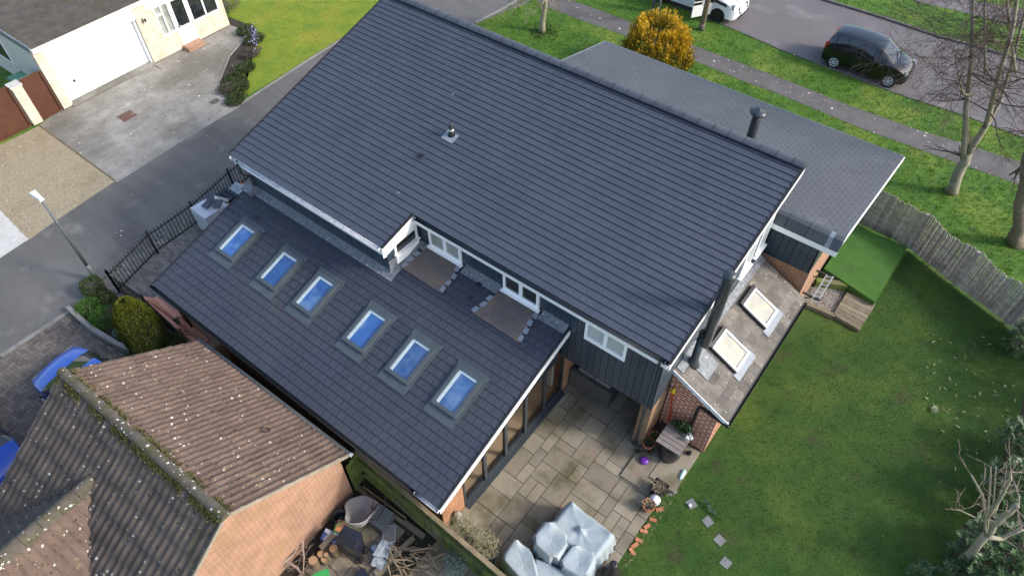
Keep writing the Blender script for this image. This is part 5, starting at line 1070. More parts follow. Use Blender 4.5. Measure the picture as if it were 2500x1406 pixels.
# ================================================================== PATIO FURNITURE AND POTS
def cover(quad_px, zt, label, peak=None, flare=.05, sag=.05, seed=0, zb=.03, bulge=.0, rnd=.12):
    Q = [G(x, y, zt) for x, y in quad_px]; c = sum(Q, Vector()) / 4; t = c.copy(); t.z = 0; m = MB(); off = Vector((seed * 13.7, seed * 3.1, 0)); n = 44; ns = 11; per = []
    def top(a, b):
        # rounded square map
        p = Q[0].lerp(Q[1], a).lerp(Q[3].lerp(Q[2], a), b); e = min(a, 1 - a, b, 1 - b)
        cr = 1 - rnd * (max(0, abs(a - .5) * 2 - .55) / .45) * (max(0, abs(b - .5) * 2 - .55) / .45); p = c + (p - c) * cr
        h = bulge * (1 - (2 * a - 1) ** 4) * (1 - (2 * b - 1) ** 4) - sag * math.sin(a * math.pi) * math.sin(b * math.pi)
        h += .020 * noise.noise(p * 1.4 + off) * min(1, e * 6) + .004 * noise.noise(Vector((p.x * 7, p.y * 3, 1)) + off)
        if peak:
            for (pa, pb_, hh, w_) in peak: h += hh * math.exp(-((a - pa) ** 2 + (b - pb_) ** 2) / w_)
        for ang in (.9,): h -= .003 * math.exp(-(((a - .5) * math.sin(ang) - (b - .5) * math.cos(ang)) / .03) ** 2)
        rad_ = math.hypot(a - .5, b - .5); th_ = math.atan2(b - .5, a - .5)
        h += (.010 if seed == 1 else .004) * math.sin(th_ * (7 if seed == 1 else 4) + 2.5 * noise.noise(p * 1.3 + off)) * math.exp(-rad_ * 3.2) * min(1, rad_ * 9)
        for (ca, cb2) in ((0, 0), (1, 0), (1, 1), (0, 1)):
            dc = math.hypot(a - ca, b - cb2); tc_ = math.atan2(b - cb2, a - ca); h += .009 * math.sin(tc_ * 8 + seed) * math.exp(-dc * 4.5) * min(1, dc * 8)
        h -= .05 * max(0, 1 - e / .07) ** 2
        return p + Vector((0, 0, h))
    i0 = len(m.v)
    for i in range(n + 1):
        for j in range(n + 1): m.v.append(tuple(top(i / n, j / n)))
    for i in range(n):
        for j in range(n): k = i * (n + 1) + j; m.idx([k, k + n + 1, k + n + 2, k + 1])
    ring = [(i, 0) for i in range(n)] + [(n, j) for j in range(n)] + [(i, n) for i in range(n, 0, -1)] + [(0, j) for j in range(n, 0, -1)]; L = len(ring); prev = [i * (n + 1) + j for i, j in ring]
    for s_ in range(1, ns + 1):
        f = s_ / ns; cur = []
        for q, (i, j) in enumerate(ring):
            p = Vector(m.v[i * (n + 1) + j]); d = (p - c); d.z = 0; d.normalize(); w_ = .03 * f * math.sin(q * .62 + 3 * noise.noise(p * 1.5 + off)) + .03 * noise.noise(Vector((p.x * 3, p.y * 3, f * 3)) + off)
            cur.append(len(m.v)); m.v.append(tuple(Vector((p.x, p.y, 0)) + d * (.03 + flare * f + w_) + Vector((0, 0, lerp(p.z, zb, f)))))
        for q in range(L): m.idx([prev[q], cur[q], cur[(q + 1) % L], prev[(q + 1) % L]])
        prev = cur
    o = m.build('furniture_cover', M['cover'], None, True); return tag(o, label, 'furniture cover', 'covered garden furniture')
cover(((1394, 1222), (1500, 1305), (1448, 1372), (1338, 1290)), .74, 'large pale cover over a table with a puckered centre peak', [(.48, .5, .16, .006), (0, 0, .12, .03), (1, 0, .06, .03)], .10, .02, 1, .12, 0, .05)
cover(((1340, 1262), (1396, 1316), (1354, 1378), (1294, 1316)), .86, 'rounded pale cover over a chair on the left of the big covered table', [(.1, .1, .08, .06), (.9, .9, .05, .1)], .04, .07, 2, .1, .05, .34)
cover(((1402, 1322), (1462, 1352), (1428, 1416), (1360, 1378)), .84, 'bluish rounded cover over a chair in front of the big covered table', [(.1, .1, .06, .06)], .04, .08, 3, .1, .05, .30)
cover(((1256, 1312), (1300, 1345), (1330, 1475), (1222, 1362)), .80, 'long pale cover over a garden sofa next to the fence', [(.1, 0, .12, .06)], .06, .05, 4, .03, .02, .12)
cover(((1300, 1352), (1440, 1425), (1400, 1490), (1310, 1450)), .62, 'low pale cover over furniture at the bottom edge of the photo', None, .05, .04, 5, .03, .02, .12)
# rattan sofa under the overhang, back to the viewer
a_, b_ = G(1388, 940, .0), G(1478, 998, .0)
t = thing('rattan_sofa', 'grey woven rattan sofa standing under the navy overhang, its back to the patio', 'sofa', ((a_.x + b_.x) / 2, a_.y + .1, 0)); sx0, sx1, sy0 = -5.50, -4.13, 10.02
m = MB(); m.box((sx0, sy0, .05), (sx1, sy0 + .14, .82)); m.build('back', M['rattan'], t)
for x in (sx0, sx1 - .14): m = MB(); m.box((x + .001, sy0 + .141, .05), (x + .139, sy0 + .8, .62)); m.build('arm', M['rattan'], t)
m = MB(); m.box((sx0 + .141, sy0 + .141, .05), (sx1 - .141, sy0 + .8, .34)); m.build('seat', M['rattan'], t)
for k in range(2): x = sx0 + .2 + k * .55; m = MB(); m.hexa([(x, sy0 + .16, .5), (x + .5, sy0 + .16, .5), (x + .5, sy0 + .3, .5), (x, sy0 + .3, .5)], [(x, sy0 + .14, .92), (x + .5, sy0 + .14, .92), (x + .5, sy0 + .26, .92), (x, sy0 + .26, .92)]); m.build('cushion', M['greyp'], t)
def leaves(m, c, rad, n, size, shell=.55, up=0.0, aspect=.45, rr=random, tl=0.0, zcut=-1, clump=0, toptint=0.0):
    c = Vector(c); cl = [(Vector((rr.gauss(0, 1), rr.gauss(0, 1), rr.gauss(0, 1))).normalized()) for _ in range(clump)]
    for _ in range(n):
        d = Vector((rr.gauss(0, 1), rr.gauss(0, 1), rr.gauss(0, 1))).normalized()
        if d.z < zcut: d.z = -d.z
        k = shell + (1 - shell) * rr.random() ** .6
        if cl: k *= .72 + .28 * max(max(0, d.dot(q)) for q in cl) ** 6
        p = c + Vector((d.x * rad[0], d.y * rad[1], d.z * rad[2])) * k
        a_ = Vector((rr.gauss(0, 1), rr.gauss(0, 1), rr.gauss(0, 1))); a_ = (a_.normalized() * (1 - up) + (d * .6 + Vector((0, 0, 1))) * up).normalized()
        b2 = a_.cross(Vector((rr.gauss(0, 1), rr.gauss(0, 1), rr.gauss(0, 1)))).normalized(); s_ = size * rr.uniform(.6, 1.3)
        m.tint = min(1, max(0, rr.gauss(.45, .22) + tl + toptint * (d.z * .5 + .3 * (k - .8))))
        m.face([p - a_ * s_ * .5, p + b2 * s_ * aspect * .5, p + a_ * s_ * .5, p - b2 * s_ * aspect * .5])
def pot(label, px, py, r, h, mt, plant=None, group=None, z=0.0, sq=False, name='plant_pot'):
    q = G(px, py, z + h); q.z = z; t = thing(name, label, 'pot', q, 0, group); m = MB()
    if sq:
        m.hexa([q + Vector(v) for v in ((-r * .8, -r * .8, 0), (r * .8, -r * .8, 0), (r * .8, r * .8, 0), (-r * .8, r * .8, 0))], [q + Vector(v) for v in ((-r, -r, h), (r, -r, h), (r, r, h), (-r, r, h))])
        for a2, b2 in (((-r, -r), (r, -r)), ((r, -r), (r, r)), ((r, r), (-r, r)), ((-r, r), (-r, -r))): m.bar(q + Vector((*a2, h + .01)), q + Vector((*b2, h + .01)), .03)
    else: m.lathe(q, [(r * .72, 0), (r * .95, h * .82), (r * 1.06, h * .82), (r * 1.06, h), (r * .92, h), (r * .88, h * .9)], 18)
    m.build('pot', M[mt], t); m = MB(); m.lathe(q + Vector((0, 0, h * .88)), [(r * .9, 0), (r * .8, .012), (0, .02)], 12) if not sq else m.box((q.x - r * .95, q.y - r * .95, h * .9), (q.x + r * .95, q.y + r * .95, h + .004)); m.build('soil', M['soil'], t)
    if plant:
        m = MB(); rr = random.Random(int(px)); mt2, n, s_, rd_, ph = plant
        for k in range(n):
            a2 = rr.random() * 6.28; l = rr.uniform(.4, 1) * rd_; p = q + Vector((rr.uniform(-r, r) * .6, rr.uniform(-r, r) * .6, h * .9)); e = p + Vector((math.cos(a2) * l, math.sin(a2) * l, ph * rr.uniform(.3, 1)))
            m.tint = rr.random(); m.tube([p, p.lerp(e, .5) + Vector((0, 0, .03)), e], [.006, .005, .003], 4); sd2 = Vector((-math.sin(a2), math.cos(a2), 0)) * s_; m.face([e - sd2, e + Vector((math.cos(a2) * s_ * 2, math.sin(a2) * s_ * 2, .02)), e + sd2, e - (e - p) * .25])
        m.build('plant', M[mt2], t)
    return t
pot('terracotta pot nearest the black downpipe pier, holding small dark sprigs', 1584, 1079, .17, .30, 'terra', ('f_dark', 26, .02, .10, .12), 'terracotta pots')
pot('terracotta pot just behind its twin, between the pier and the water butt', 1599, 1064, .17, .32, 'terra', ('f_dark', 22, .02, .10, .12), 'terracotta pots')
pot('terracotta pot with brown dried plant on the lawn edge of the patio', 1584, 1231, .17, .26, 'terra', ('deadwood', 30, .02, .12, .12), 'terracotta pots')
pot('square black pot filled with brown dry stalks at the patio edge', 1610, 1189, .19, .30, 'black', ('deadwood', 60, .015, .16, .10), None, 0, True)
pot('black pot with dead brown foliage between the broom and water butt', 1623, 1050, .20, .30, 'black', ('twig', 45, .015, .18, .10))
for i, (px, py, lb) in enumerate(((1132, 1322, 'left square dark planter with a wispy olive tree by the fence'), (1183, 1362, 'right square dark planter with a wispy olive tree by the fence'))):
    q = G(px, py, .42); q.z = 0; t = thing('planter', lb, 'planter', q, 0, 'olive planters'); r = .2; h = .42
    m = MB(); m.hexa([q + Vector(v) for v in ((-r * .8, -r * .8, 0), (r * .8, -r * .8, 0), (r * .8, r * .8, 0), (-r * .8, r * .8, 0))], [q + Vector(v) for v in ((-r, -r, h - .03), (r, -r, h - .03), (r, r, h - .03), (-r, r, h - .03))])
    for a2, b2 in (((-r, -r), (r, -r)), ((r, -r), (r, r)), ((r, r), (-r, r)), ((-r, r), (-r, -r))): m.bar(q + Vector((*a2, h)), q + Vector((*b2, h)), .035)
    m.build('box', M['bin'], t); m = MB(); m.tube([q + Vector((0, 0, h - .05)), q + Vector((.02, 0, .8)), q + Vector((0, .02, 1.1))], [.02, .015, .012], 6); m.build('trunk', M['bark_p'], t)
    m = MB(); rr = random.Random(i + 40); cc = q + Vector((0, .02, 1.32))
    for k in range(60):
        d = Vector((rr.gauss(0, 1), rr.gauss(0, 1), rr.gauss(.3, .8))).normalized(); e = cc + d * rr.uniform(.2, .45); m.tint = .6; m.tube([q + Vector((0, .02, 1.08)), q + Vector((0, .02, 1.2)) + d * .12, e], [.006, .005, .003], 3)
    leaves(m, cc, (.40, .40, .38), 1500, .055, .3, 0, .28, rr); m.build('crown', M['f_olive'], t)
q = G(1118, 1262, .3); q.z = 0; m = MB(); m.lathe(q, [(.14, 0), (.15, .1), (.11, .2), (.13, .32), (.09, .42), (.10, .5), (.05, .58), (0, .6)], 12); tag(m.build('garden_statue', M['stone'], None, True), 'small pale stone statue against the orange brick corner', 'statue')
# water butt with slatted lid
q = G(1652, 1100, 0); q = Vector((-1.98, 9.78, 0.05)); t = thing('water_butt', 'tall black water butt with taupe slatted lid by the red brick gable', 'water butt', q)
m = MB(); m.lathe(q, [(.27, 0), (.33, .25), (.34, .7), (.32, .92)], 22); m.build('barrel', M['black'], t, True)
for k in range(5): m = MB(); m.tint = random.random(); m.box((q.x - .36, q.y - .36 + k * .148, .985), (q.x + .36, q.y - .36 + k * .148 + .13, 1.015)); m.build('slat', M['slatlid'], t)
m = MB(); m.box((q.x + .30, q.y - .36, .94), (q.x + .36, q.y + .37, .984)); m.build('batten', M['slatlid'], t)
m = MB(); rr = random.Random(8); leaves(m, q + Vector((.02, .36, 1.1)), (.38, .16, .16), 420, .075, .2, 0, .7, rr); m2 = m; tag(m.build('ivy_plant', M['ivy']), 'dark ivy trailing over the back of the slatted lid', 'plant')
m = MB(); rr = random.Random(9)
for k in range(3): c = q + Vector((.32 + .05 * math.cos(k * 2), .22 + .06 * math.sin(k * 2), 1.08)); leaves(m, c, (.06, .06, .05), 40, .05, .3, 0, .8, rr, .4)
tag(m.build('flower', M['white']), 'cream flower heads at the lid corner beside the black downpipe', 'flower')
m = MB(); rr = random.Random(10); q2 = G(1583, 1100, .05); leaves(m, q2, (.24, .16, .1), 260, .05, .1, 0, .6, rr); tag(m.build('ground_plant', M['f_dark']), 'low dark green plant round the foot of the two terracotta pots', 'plant')
m = MB(); rr = random.Random(12); leaves(m, G(1560, 1103, .05), (.16, .10, .08), 120, .045, .1, 0, .6, rr); tag(m.build('ground_plant', M['f_dark']), 'small dark plant at the foot of the black downpipe', 'plant')
# broom, ball, bits
t = thing('long_broom', 'red handled broom with yellow head leaning in the brick corner', 'broom', (-2.5, 10.1, 0)); p, e = G(1607, 1042, .10), AY(1631, 957, 10.40); e.y = 10.38; e.x = -2.55; p.x = -2.35
e.z = 2.05; m = MB(); m.tube([p, e], .022, 8); m.build('handle', M['red'], t); m = MB(); m.lathe(e, [(.05, -.05), (.07, 0), (.05, .12), (0, .15)], 10); m.build('head', M['yellow'], t, True)
m = MB(); m.tube([p + Vector((0, 0, -.08)), p + Vector((-.05, -.05, .02))], [.06, .04], 8); m.build('grip', M['white'], t)
q = G(1573, 1124, .09); m = MB(); m.lathe(Vector((q.x, q.y, 0)), [(.03, .0), (.10, .03), (.125, .09), (.115, .13), (.07, .165), (.065, .165), (.0, .17)], 20); tag(m.build('ball', M['purple'], None, True), 'glossy purple ball shaped pot on the grey paving', 'ball')
q = G(1682, 1107, .06); m = MB(); m.lathe(Vector((q.x, q.y, .05)), [(.02, 0), (.065, .02), (.065, .10), (.05, .12), (0, .12)], 12); m.tube([Vector((q.x, q.y, .09)), Vector((q.x - .2, q.y + .06, .09))], .008, 5); tag(m.build('solar_lamp', M['black']), 'small black solar lamp on the raised slab corner', 'lamp')
q = G(1666, 1157, .05); m = MB(); m.lathe(Vector((q.x, q.y + .14, .06)), [(.03, 0), (.06, .02), (.06, .24), (.03, .28), (.025, .32), (0, .32)], 14, (0.05, -1, 0)); tag(m.build('bottle', M['cyan'], None, True), 'pale turquoise bottle lying on the lawn edge', 'bottle')
q = G(1599, 1219, .16); m = MB(); m.lathe(Vector((q.x, q.y, 0)), [(.08, 0), (.14, .08), (.15, .17), (.10, .28), (0, .32)], 16); tag(m.build('ornament', M['white'], None, True), 'round white ornament between the black and terracotta pots', 'ornament')
t = thing('chiminea', 'black cast iron chiminea with chrome top at the bottom patio edge', 'chiminea', G(1490, 1400, 0)); q = G(1490, 1402, .1); q.z = 0
m = MB(); m.lathe(q, [(.12, .0), (.2, .12), (.22, .3), (.12, .5), (.07, .6), (.07, .8), (.10, .82), (.10, .86), (.05, .87)], 16); m.build('bowl', M['blackm'], t, True)
for k in range(3): m = MB(); a2 = k * 2.1; m.bar(q + Vector((.25 * math.cos(a2), .25 * math.sin(a2), 0)), q + Vector((.1 * math.cos(a2), .1 * math.sin(a2), .15)), .04); m.build('leg', M['alu'], t)
for k, (px, py, lb) in enumerate(((1640, 1196, 'grey stepping slab nearest the square black pot'), (1688, 1229, 'grey stepping slab with a white pebble on it'), (1728, 1272, 'middle grey stepping slab in the lawn'), (1757, 1318, 'grey stepping slab second from the bottom of the lawn'), (1772, 1373, 'lowest grey stepping slab in the lawn'))):
    q = G(px, py, -.04); m = MB(); r = .155; a2 = .25 + .1 * k; pts = [(q.x + r * math.cos(a2 + j * math.pi / 2) * 1.1, q.y + r * math.sin(a2 + j * math.pi / 2) * 1.1) for j in range(4)]; m.prism(pts, -.08, -.034); tag(m.build('stepping_slab', M['step']), lb, 'stepping stone', 'stepping slabs in the lawn')
q = G(1684, 1233, 0); m = MB(); m.lathe(q, [(.04, -.02), (.05, .02), (.02, .05), (0, .05)], 8); tag(m.build('pebble', M['white'], None, True), 'white pebble lying on a stepping slab', 'pebble')
rr = random.Random(4)
for k, (px, py) in enumerate(((1610, 1243), (1594, 1268), (1580, 1284), (1572, 1296), (1560, 1318), (1550, 1330), (1543, 1345))):
    q = G(px, py, -.02); m = MB(); a2 = rr.random() * 3; m.obox(q + Vector((.0, 0, -.02)), Vector((math.cos(a2), math.sin(a2), .12 * math.cos(k))) * .095, Vector((-math.sin(a2), math.cos(a2), .1)) * .045, Vector((0, 0, .03))); tag(m.build('loose_brick', M['terra']), 'loose orange brick in the row along the patio edge' if k else 'loose orange brick lying beside the terracotta pot', 'brick', 'loose bricks along the patio')
# ================================================================== THINGS BY THE RAILINGS
P0 = [G(*p_, 1.05) for p_ in ((464, 508), (500, 534), (556, 500), (516, 476))]
t = thing('wrapped_pallet', 'white shrink wrapped pallet load beside the railings with loose tiles on top', 'pallet', (sum(p.x for p in P0) / 4, sum(p.y for p in P0) / 4, 0))
cc = sum(P0, Vector()) / 4; ux = (P0[2] - P0[1]).normalized(); uy = (P0[0] - P0[1]).normalized(); lx = (P0[2] - P0[1]).length; ly = (P0[0] - P0[1]).length; m = MB(); m.tint = .5
def gridbox(m, o, a, b, h, n=10, amp=.02, seed=0):
    o, a, b = Vector(o), Vector(a), Vector(b); c = o + a / 2 + b / 2
    def w_(p): return p + (p - c - Vector((0, 0, h / 2))).normalized() * (amp * noise.noise(p * 3 + Vector((seed, 0, 0))) + amp * .5 * noise.noise(p * 9))
    for (q, e, f) in ((o, a, Vector((0, 0, h))), (o + b, a, Vector((0, 0, h))), (o, b, Vector((0, 0, h))), (o + a, b, Vector((0, 0, h))), (o + Vector((0, 0, h)), a, b)): m.grid(n, n, lambda s_, t_: w_(q + e * s_ + f * t_))
gridbox(m, P0[1] - Vector((0, 0, .95)), P0[2] - P0[1], P0[0] - P0[1], .95, 12, .03); m.build('load', M['wrap'], t, True)
m = MB(); 
for k in range(3): q = P0[1] - Vector((0, 0, 1.05)) + (P0[0] - P0[1]) * (.1 + .4 * k); m.tint = random.random(); m.bar(q + Vector((0, 0, .05)), q + (P0[2] - P0[1]) + Vector((0, 0, .05)), .1, .1)
m.build('pallet', M['wood_bn'], t)
for k, (px, py, az, tl_, lb) in enumerate(((507, 500, .2, .1, 'flat grey roof tile on the left of the wrapped pallet'), (517, 492, .9, .8, 'upended grey roof tile leaning on the wrapped pallet'), (532, 499, .5, .15, 'grey roof tile on the right of the wrapped pallet'))):
    c = G(px, py, 1.12); m = MB(); a2 = Vector((math.cos(az), math.sin(az), 0)); b2 = Vector((-math.sin(az), math.cos(az), math.tan(tl_))).normalized(); m.obox(c + Vector((0, 0, .03 + .1 * (tl_ > .5))), a2 * .13, b2 * .17, a2.cross(b2) * .03); tag(m.build('loose_tile', M['ridge']), lb, 'tile', 'loose roof tiles on the pallet')
q = G(554, 480, .4); m = MB(); m.hexa([(q.x - .3, q.y - .25, 0), (q.x + .3, q.y - .25, 0), (q.x + .3, q.y + .25, 0), (q.x - .3, q.y + .25, 0)], [(q.x - .33, q.y - .28, .45), (q.x + .33, q.y - .28, .45), (q.x + .33, q.y + .28, .45), (q.x - .33, q.y + .28, .45)])
for k in range(3): m.box((q.x - .36, q.y - .29 + k * .2, .455), (q.x + .36, q.y - .29 + k * .2 + .16, .49))
tag(m.build('slatted_crate', M['bin']), 'dark slatted crate between the wrapped pallet and the white sack', 'crate')
q = G(580, 470, .35); m = MB(); gridbox(m, q + Vector((-.32, -.25, -.35)), (.64, .1, 0), (-.08, .5, 0), .45, 9, .07, 3); tag(m.build('rubble_sack', M['plasticbag'], None, True), 'crumpled white sack among rubble behind the pallet', 'sack')
q = G(591, 456, .4); m = MB(); m.obox(q + Vector((0, 0, -.05)), (.16, .04, .02), (-.04, .16, .05), (0, 0, .04)); tag(m.build('loose_brick', M['terra']), 'reddish tile lying beyond the white sack by the railings', 'tile')
q = G(540, 500, .3); m = MB(); m.obox(q, (.3, .1, .0), (-.05, .12, .25), (.02, -.03, .03)); tag(m.build('plasterboard', M['render']), 'beige board leaning behind the wrapped pallet', 'board')
# long salmon clay boards stacked beside the railings
bd = [((345, 726), (500, 838)), ((352, 727), (506, 836)), ((362, 728), (510, 832)), ((372, 729), (512, 826)), ((380, 727), (515, 822)), ((360, 742), (482, 838)), ((372, 752), (470, 832)), ((378, 728), (450, 790))]
nm = ('outermost', 'second', 'third', 'fourth', 'innermost', 'short upper', 'lower edge', 'top')
for k, (a_, b_) in enumerate(bd):
    z = .12 + .07 * (k % 3) + (.1 if k > 4 else 0); m = MB(); m.tint = random.random(); m.bar(G(*a_, z), G(*b_, z), .13, .06); tag(m.build('clay_board', M['salmon']), ('long salmon board, %s in the stack by the railings' % nm[k]), 'board', 'salmon boards stacked by the railings')
q = G(432, 783, .3); m = MB(); leaves(m, q, (.17, .17, .12), 160, .07, .1, 0, .5, random.Random(2)); tag(m.build('ivy_tuft', M['ivy']), 'small green tuft growing across the salmon boards', 'plant')
m = MB(); m.obox(G(492, 825, .5), (.3, .02, 0), (0, .03, 0), (0, 0, .1)); 
m = MB(); m.tint = .3; m.bar(G(430, 815, .3), G(478, 848, .3), .1, .25); tag(m.build('timber_edging', M['wood_gn']), 'grey timber edging between the shrubs and salmon boards', 'sleeper')

# ================================================================== SHRUBS
def shrub(name, label, c, rad, n, size, mt, seed, cat='shrub', stems=8, group=None, z0=0.0, **kw):
    t = thing(name, label, cat, (c[0], c[1], z0), 0, group); rr = random.Random(seed); m = MB()
    for k in range(stems):
        d = Vector((rr.gauss(0, .5), rr.gauss(0, .5), 1)).normalized(); m.tube([(c[0], c[1], z0), Vector(c) + Vector((d.x * rad[0] * .4, d.y * rad[1] * .4, 0)), Vector(c) + Vector((d.x * rad[0], d.y * rad[1], d.z * rad[2])) * .8], [.02, .012, .005], 5)
    m.build('stem', M['bark_d'], t); m = MB(); leaves(m, c, rad, n, size, rr=rr, **kw); m.build('foliage', M[mt], t); return t
# golden conifer: upright sprays
q = G(1600, 165, 0); q = Vector((G(1596, 168).x, G(1596, 168).y, 0)); 
t = thing('golden_conifer', 'rounded golden conifer bush between the shingle roof and the pavement', 'conifer', q); rr = random.Random(15)
m = MB(); m.tube([q, q + Vector((0, 0, 1.6))], [.12, .05], 8); m.build('trunk', M['bark_d'], t)
m = MB(); Rw, Hh = 1.62, 1.95
for k in range(760):
    a2 = rr.random() * 2 * math.pi; u_ = rr.random() ** .75; zc = Hh * (.04 + .90 * u_); rad = Rw * math.sqrt(max(0.02, 1 - (max(0, u_ - .25) / .85) ** 2)) * (.78 + .26 * rr.random()) * (1 + .1 * math.sin(3 * a2 + 1) * (1 - u_))
    base = q + Vector((math.cos(a2) * rad * .88, math.sin(a2) * rad * .88, zc)); tip = Vector((math.cos(a2) * .25, math.sin(a2) * .25, 1)).normalized(); L = rr.uniform(.28, .7); tone = .30 + .42 * u_ + rr.gauss(0, .10) + (.12 if math.cos(a2 - .4) > .3 else 0)  # sunward sprays get a lighter tint, sunlight put into the leaf colour
    for j in range(34):
        f = rr.random(); p = base + tip * (L * f) + Vector((rr.gauss(0, 1), rr.gauss(0, 1), rr.gauss(0, .5))) * (.075 * (1 - f * .6)); d = (tip + Vector((rr.gauss(0, .4), rr.gauss(0, .4), 0))).normalized(); sd2 = d.cross(Vector((rr.gauss(0, 1), rr.gauss(0, 1), .2))).normalized(); s_ = rr.uniform(.06, .13)
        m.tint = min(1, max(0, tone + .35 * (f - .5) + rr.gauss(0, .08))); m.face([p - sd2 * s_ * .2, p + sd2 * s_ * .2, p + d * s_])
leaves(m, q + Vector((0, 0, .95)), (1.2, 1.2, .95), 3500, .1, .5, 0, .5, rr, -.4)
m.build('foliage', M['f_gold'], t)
# clipped dome conifer by the railings
qb_ = G(380, 856, 0); q = Vector((qb_.x, qb_.y, 0)); t = thing('dome_conifer', 'clipped dome shaped yellow green conifer beside the black railings', 'conifer', q); rr = random.Random(16); m = MB(); m.tube([q, q + Vector((0, 0, .7))], [.07, .03], 8); m.build('trunk', M['bark_d'], t)
m = MB(); Hd = AV(335, 735, q).z
for k in range(11000):
    u_ = rr.random() ** .8; a2 = rr.random() * 2 * math.pi; r_ = .60 * math.sqrt(max(0, 1 - (max(0, u_ - .35) / .66) ** 2)) * (.90 + .12 * rr.random()); p = q + Vector((math.cos(a2) * r_, math.sin(a2) * r_, .05 + Hd * .97 * u_)); d = Vector((math.cos(a2) * .5 + rr.gauss(0, .3), math.sin(a2) * .5 + rr.gauss(0, .3), 1)).normalized(); sd2 = d.cross(Vector((rr.gauss(0, 1), rr.gauss(0, 1), .2))).normalized(); s_ = rr.uniform(.04, .08)
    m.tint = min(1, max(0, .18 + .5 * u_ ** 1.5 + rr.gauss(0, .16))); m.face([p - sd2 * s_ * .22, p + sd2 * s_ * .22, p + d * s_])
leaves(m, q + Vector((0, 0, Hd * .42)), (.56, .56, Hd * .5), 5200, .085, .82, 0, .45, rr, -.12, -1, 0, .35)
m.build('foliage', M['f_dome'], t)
shrub('bushy_shrub', 'bronze green shrub at the foot of the street lamp', G(222, 700, .3), (.48, .48, .42), 1500, .075, 'f_dark', 21, tl=.25, clump=9)
shrub('herb_clump', 'bright green leafy clump at the stone edging corner', G(215, 750, .15), (.42, .42, .26), 1500, .09, 'f_bright', 22, up=.4, aspect=.2)
shrub('herb_clump', 'long leaved green clump between the edging and the dome conifer', G(255, 775, .15), (.50, .50, .28), 1900, .13, 'f_bright', 23, up=.5, aspect=.12)
shrub('heather_bush', 'brownish heather bush left of the dome conifer', G(287, 762, .25), (.36, .42, .36), 1500, .05, 'f_mauve', 24, clump=8)
shrub('bluegreen_plant', 'blue green leafy plant in front of the dome conifer', G(300, 808, .2), (.26, .30, .24), 600, .09, 'f_blue', 25)
shrub('dark_shrub', 'dark twiggy shrub right of the dome conifer', G(425, 838, .3), (.5, .55, .45), 1900, .07, 'f_dark', 26, clump=10)
shrub('dark_shrub', 'low dark shrub behind the edging by the lichen roof', G(440, 885, .2), (.55, .4, .3), 1200, .07, 'f_dark', 27, clump=8)
shrub('small_weed', 'small blue green weed growing in the herringbone drive', G(318, 862, .08), (.2, .22, .12), 160, .08, 'f_blue', 28, 'weed', 3)
shrub('herb_clump', 'low green growth under the corner railings', G(262, 728, .12), (.38, .3, .2), 900, .07, 'f_dark', 29, tl=.3)
# flower border by the front lawn
bedc = [(600, 75), (622, 95), (612, 130), (600, 165), (572, 190), (560, 215), (575, 240), (585, 210)]
for k, (px, py) in enumerate(bedc):
    q = G(px, py, .1); shrub('border_plant', ('grey green plant in the lawn border, ' + ('beside the house corner', 'below the first clump', 'by the lilac flowers', 'along the curved bed', 'half way down the bed', 'near the drain cover', 'at the lane end of the bed', 'against the lawn tip')[k]), q, (.55, .66, .22), 1500, .075, ('f_mauve' if k % 3 == 2 else 'f_dark'), 50 + k, 'plant', 3, 'plants in the lawn border', tl=.22, clump=6)
m = MB(); rr = random.Random(31)
for k in range(90): q = G(618 + rr.gauss(0, 6), 88 + rr.gauss(0, 14), .25); leaves(m, q, (.02, .02, .02), 2, .06, .2, 0, .8, rr)
tag(m.build('lilac_flowers', M['petal']), 'patch of lilac flowers at the curve of the lawn border', 'flowers', None, 'stuff')
shrub('brown_shrub', 'brown twiggy shrub at the top edge by the front lawn', G(552, 8, .3), (.6, .8, .4), 900, .08, 'f_mauve', 61, tl=.2)
# right-hand laurels and rhododendrons
def laurel(label, c, rad, n, seed, size=.15, tl=0.0):
    t = thing('laurel_bush', label, 'shrub', (c[0], c[1], 0), 0, 'laurels along the right boundary'); rr = random.Random(seed); m = MB(); M2 = MB(); c = Vector(c)
    for k in range(n):
        d = Vector((rr.gauss(0, 1), rr.gauss(0, 1), rr.gauss(.3, 1))).normalized(); k2 = .55 + .5 * rr.random(); p = c + Vector((d.x * rad[0], d.y * rad[1], d.z * rad[2])) * k2
        M2.tube([c + Vector((d.x * rad[0], d.y * rad[1], d.z * rad[2])) * k2 * .55, p], [.012, .006], 4)
        for j in range(9):
            a2 = j * .7 + rr.uniform(0, .5); v = Vector((math.cos(a2), math.sin(a2), rr.uniform(-.1, .6))); v = (v + d * .5).normalized(); w2 = v.cross(Vector((0, 0, 1))).normalized(); L = size * rr.uniform(.7, 1.25); n2 = w2.cross(v)
            m.tint = min(1, max(0, rr.gauss(.5 + tl, .2))); m.face([p, p + v * L * .5 + w2 * L * .15 - n2 * L * .02, p + v * L - n2 * L * .08, p + v * L * .5 - w2 * L * .15 - n2 * L * .02])
    M2.build('stem', M['bark_d'], t); m.build('foliage', M['f_laurel'], t)
laurel('glossy laurel filling the bottom right corner below the pruned tree', G(2440, 1370, .9), (1.0, 1.1, .8), 330, 71)
laurel('glossy laurel behind the pruned tree stems', G(2470, 1190, .9), (.7, .9, .8), 240, 72)
laurel('laurel at the right edge with one branch over the dark lawn', G(2492, 1075, .8), (.55, .6, .5), 110, 73)
laurel('low laurel sprig at the bottom of the lawn', G(2250, 1395, .25), (.28, .3, .2), 16, 74)
laurel('low laurel at the bottom edge beside the pruned trunk', G(2350, 1400, .5), (.55, .5, .4), 70, 75)
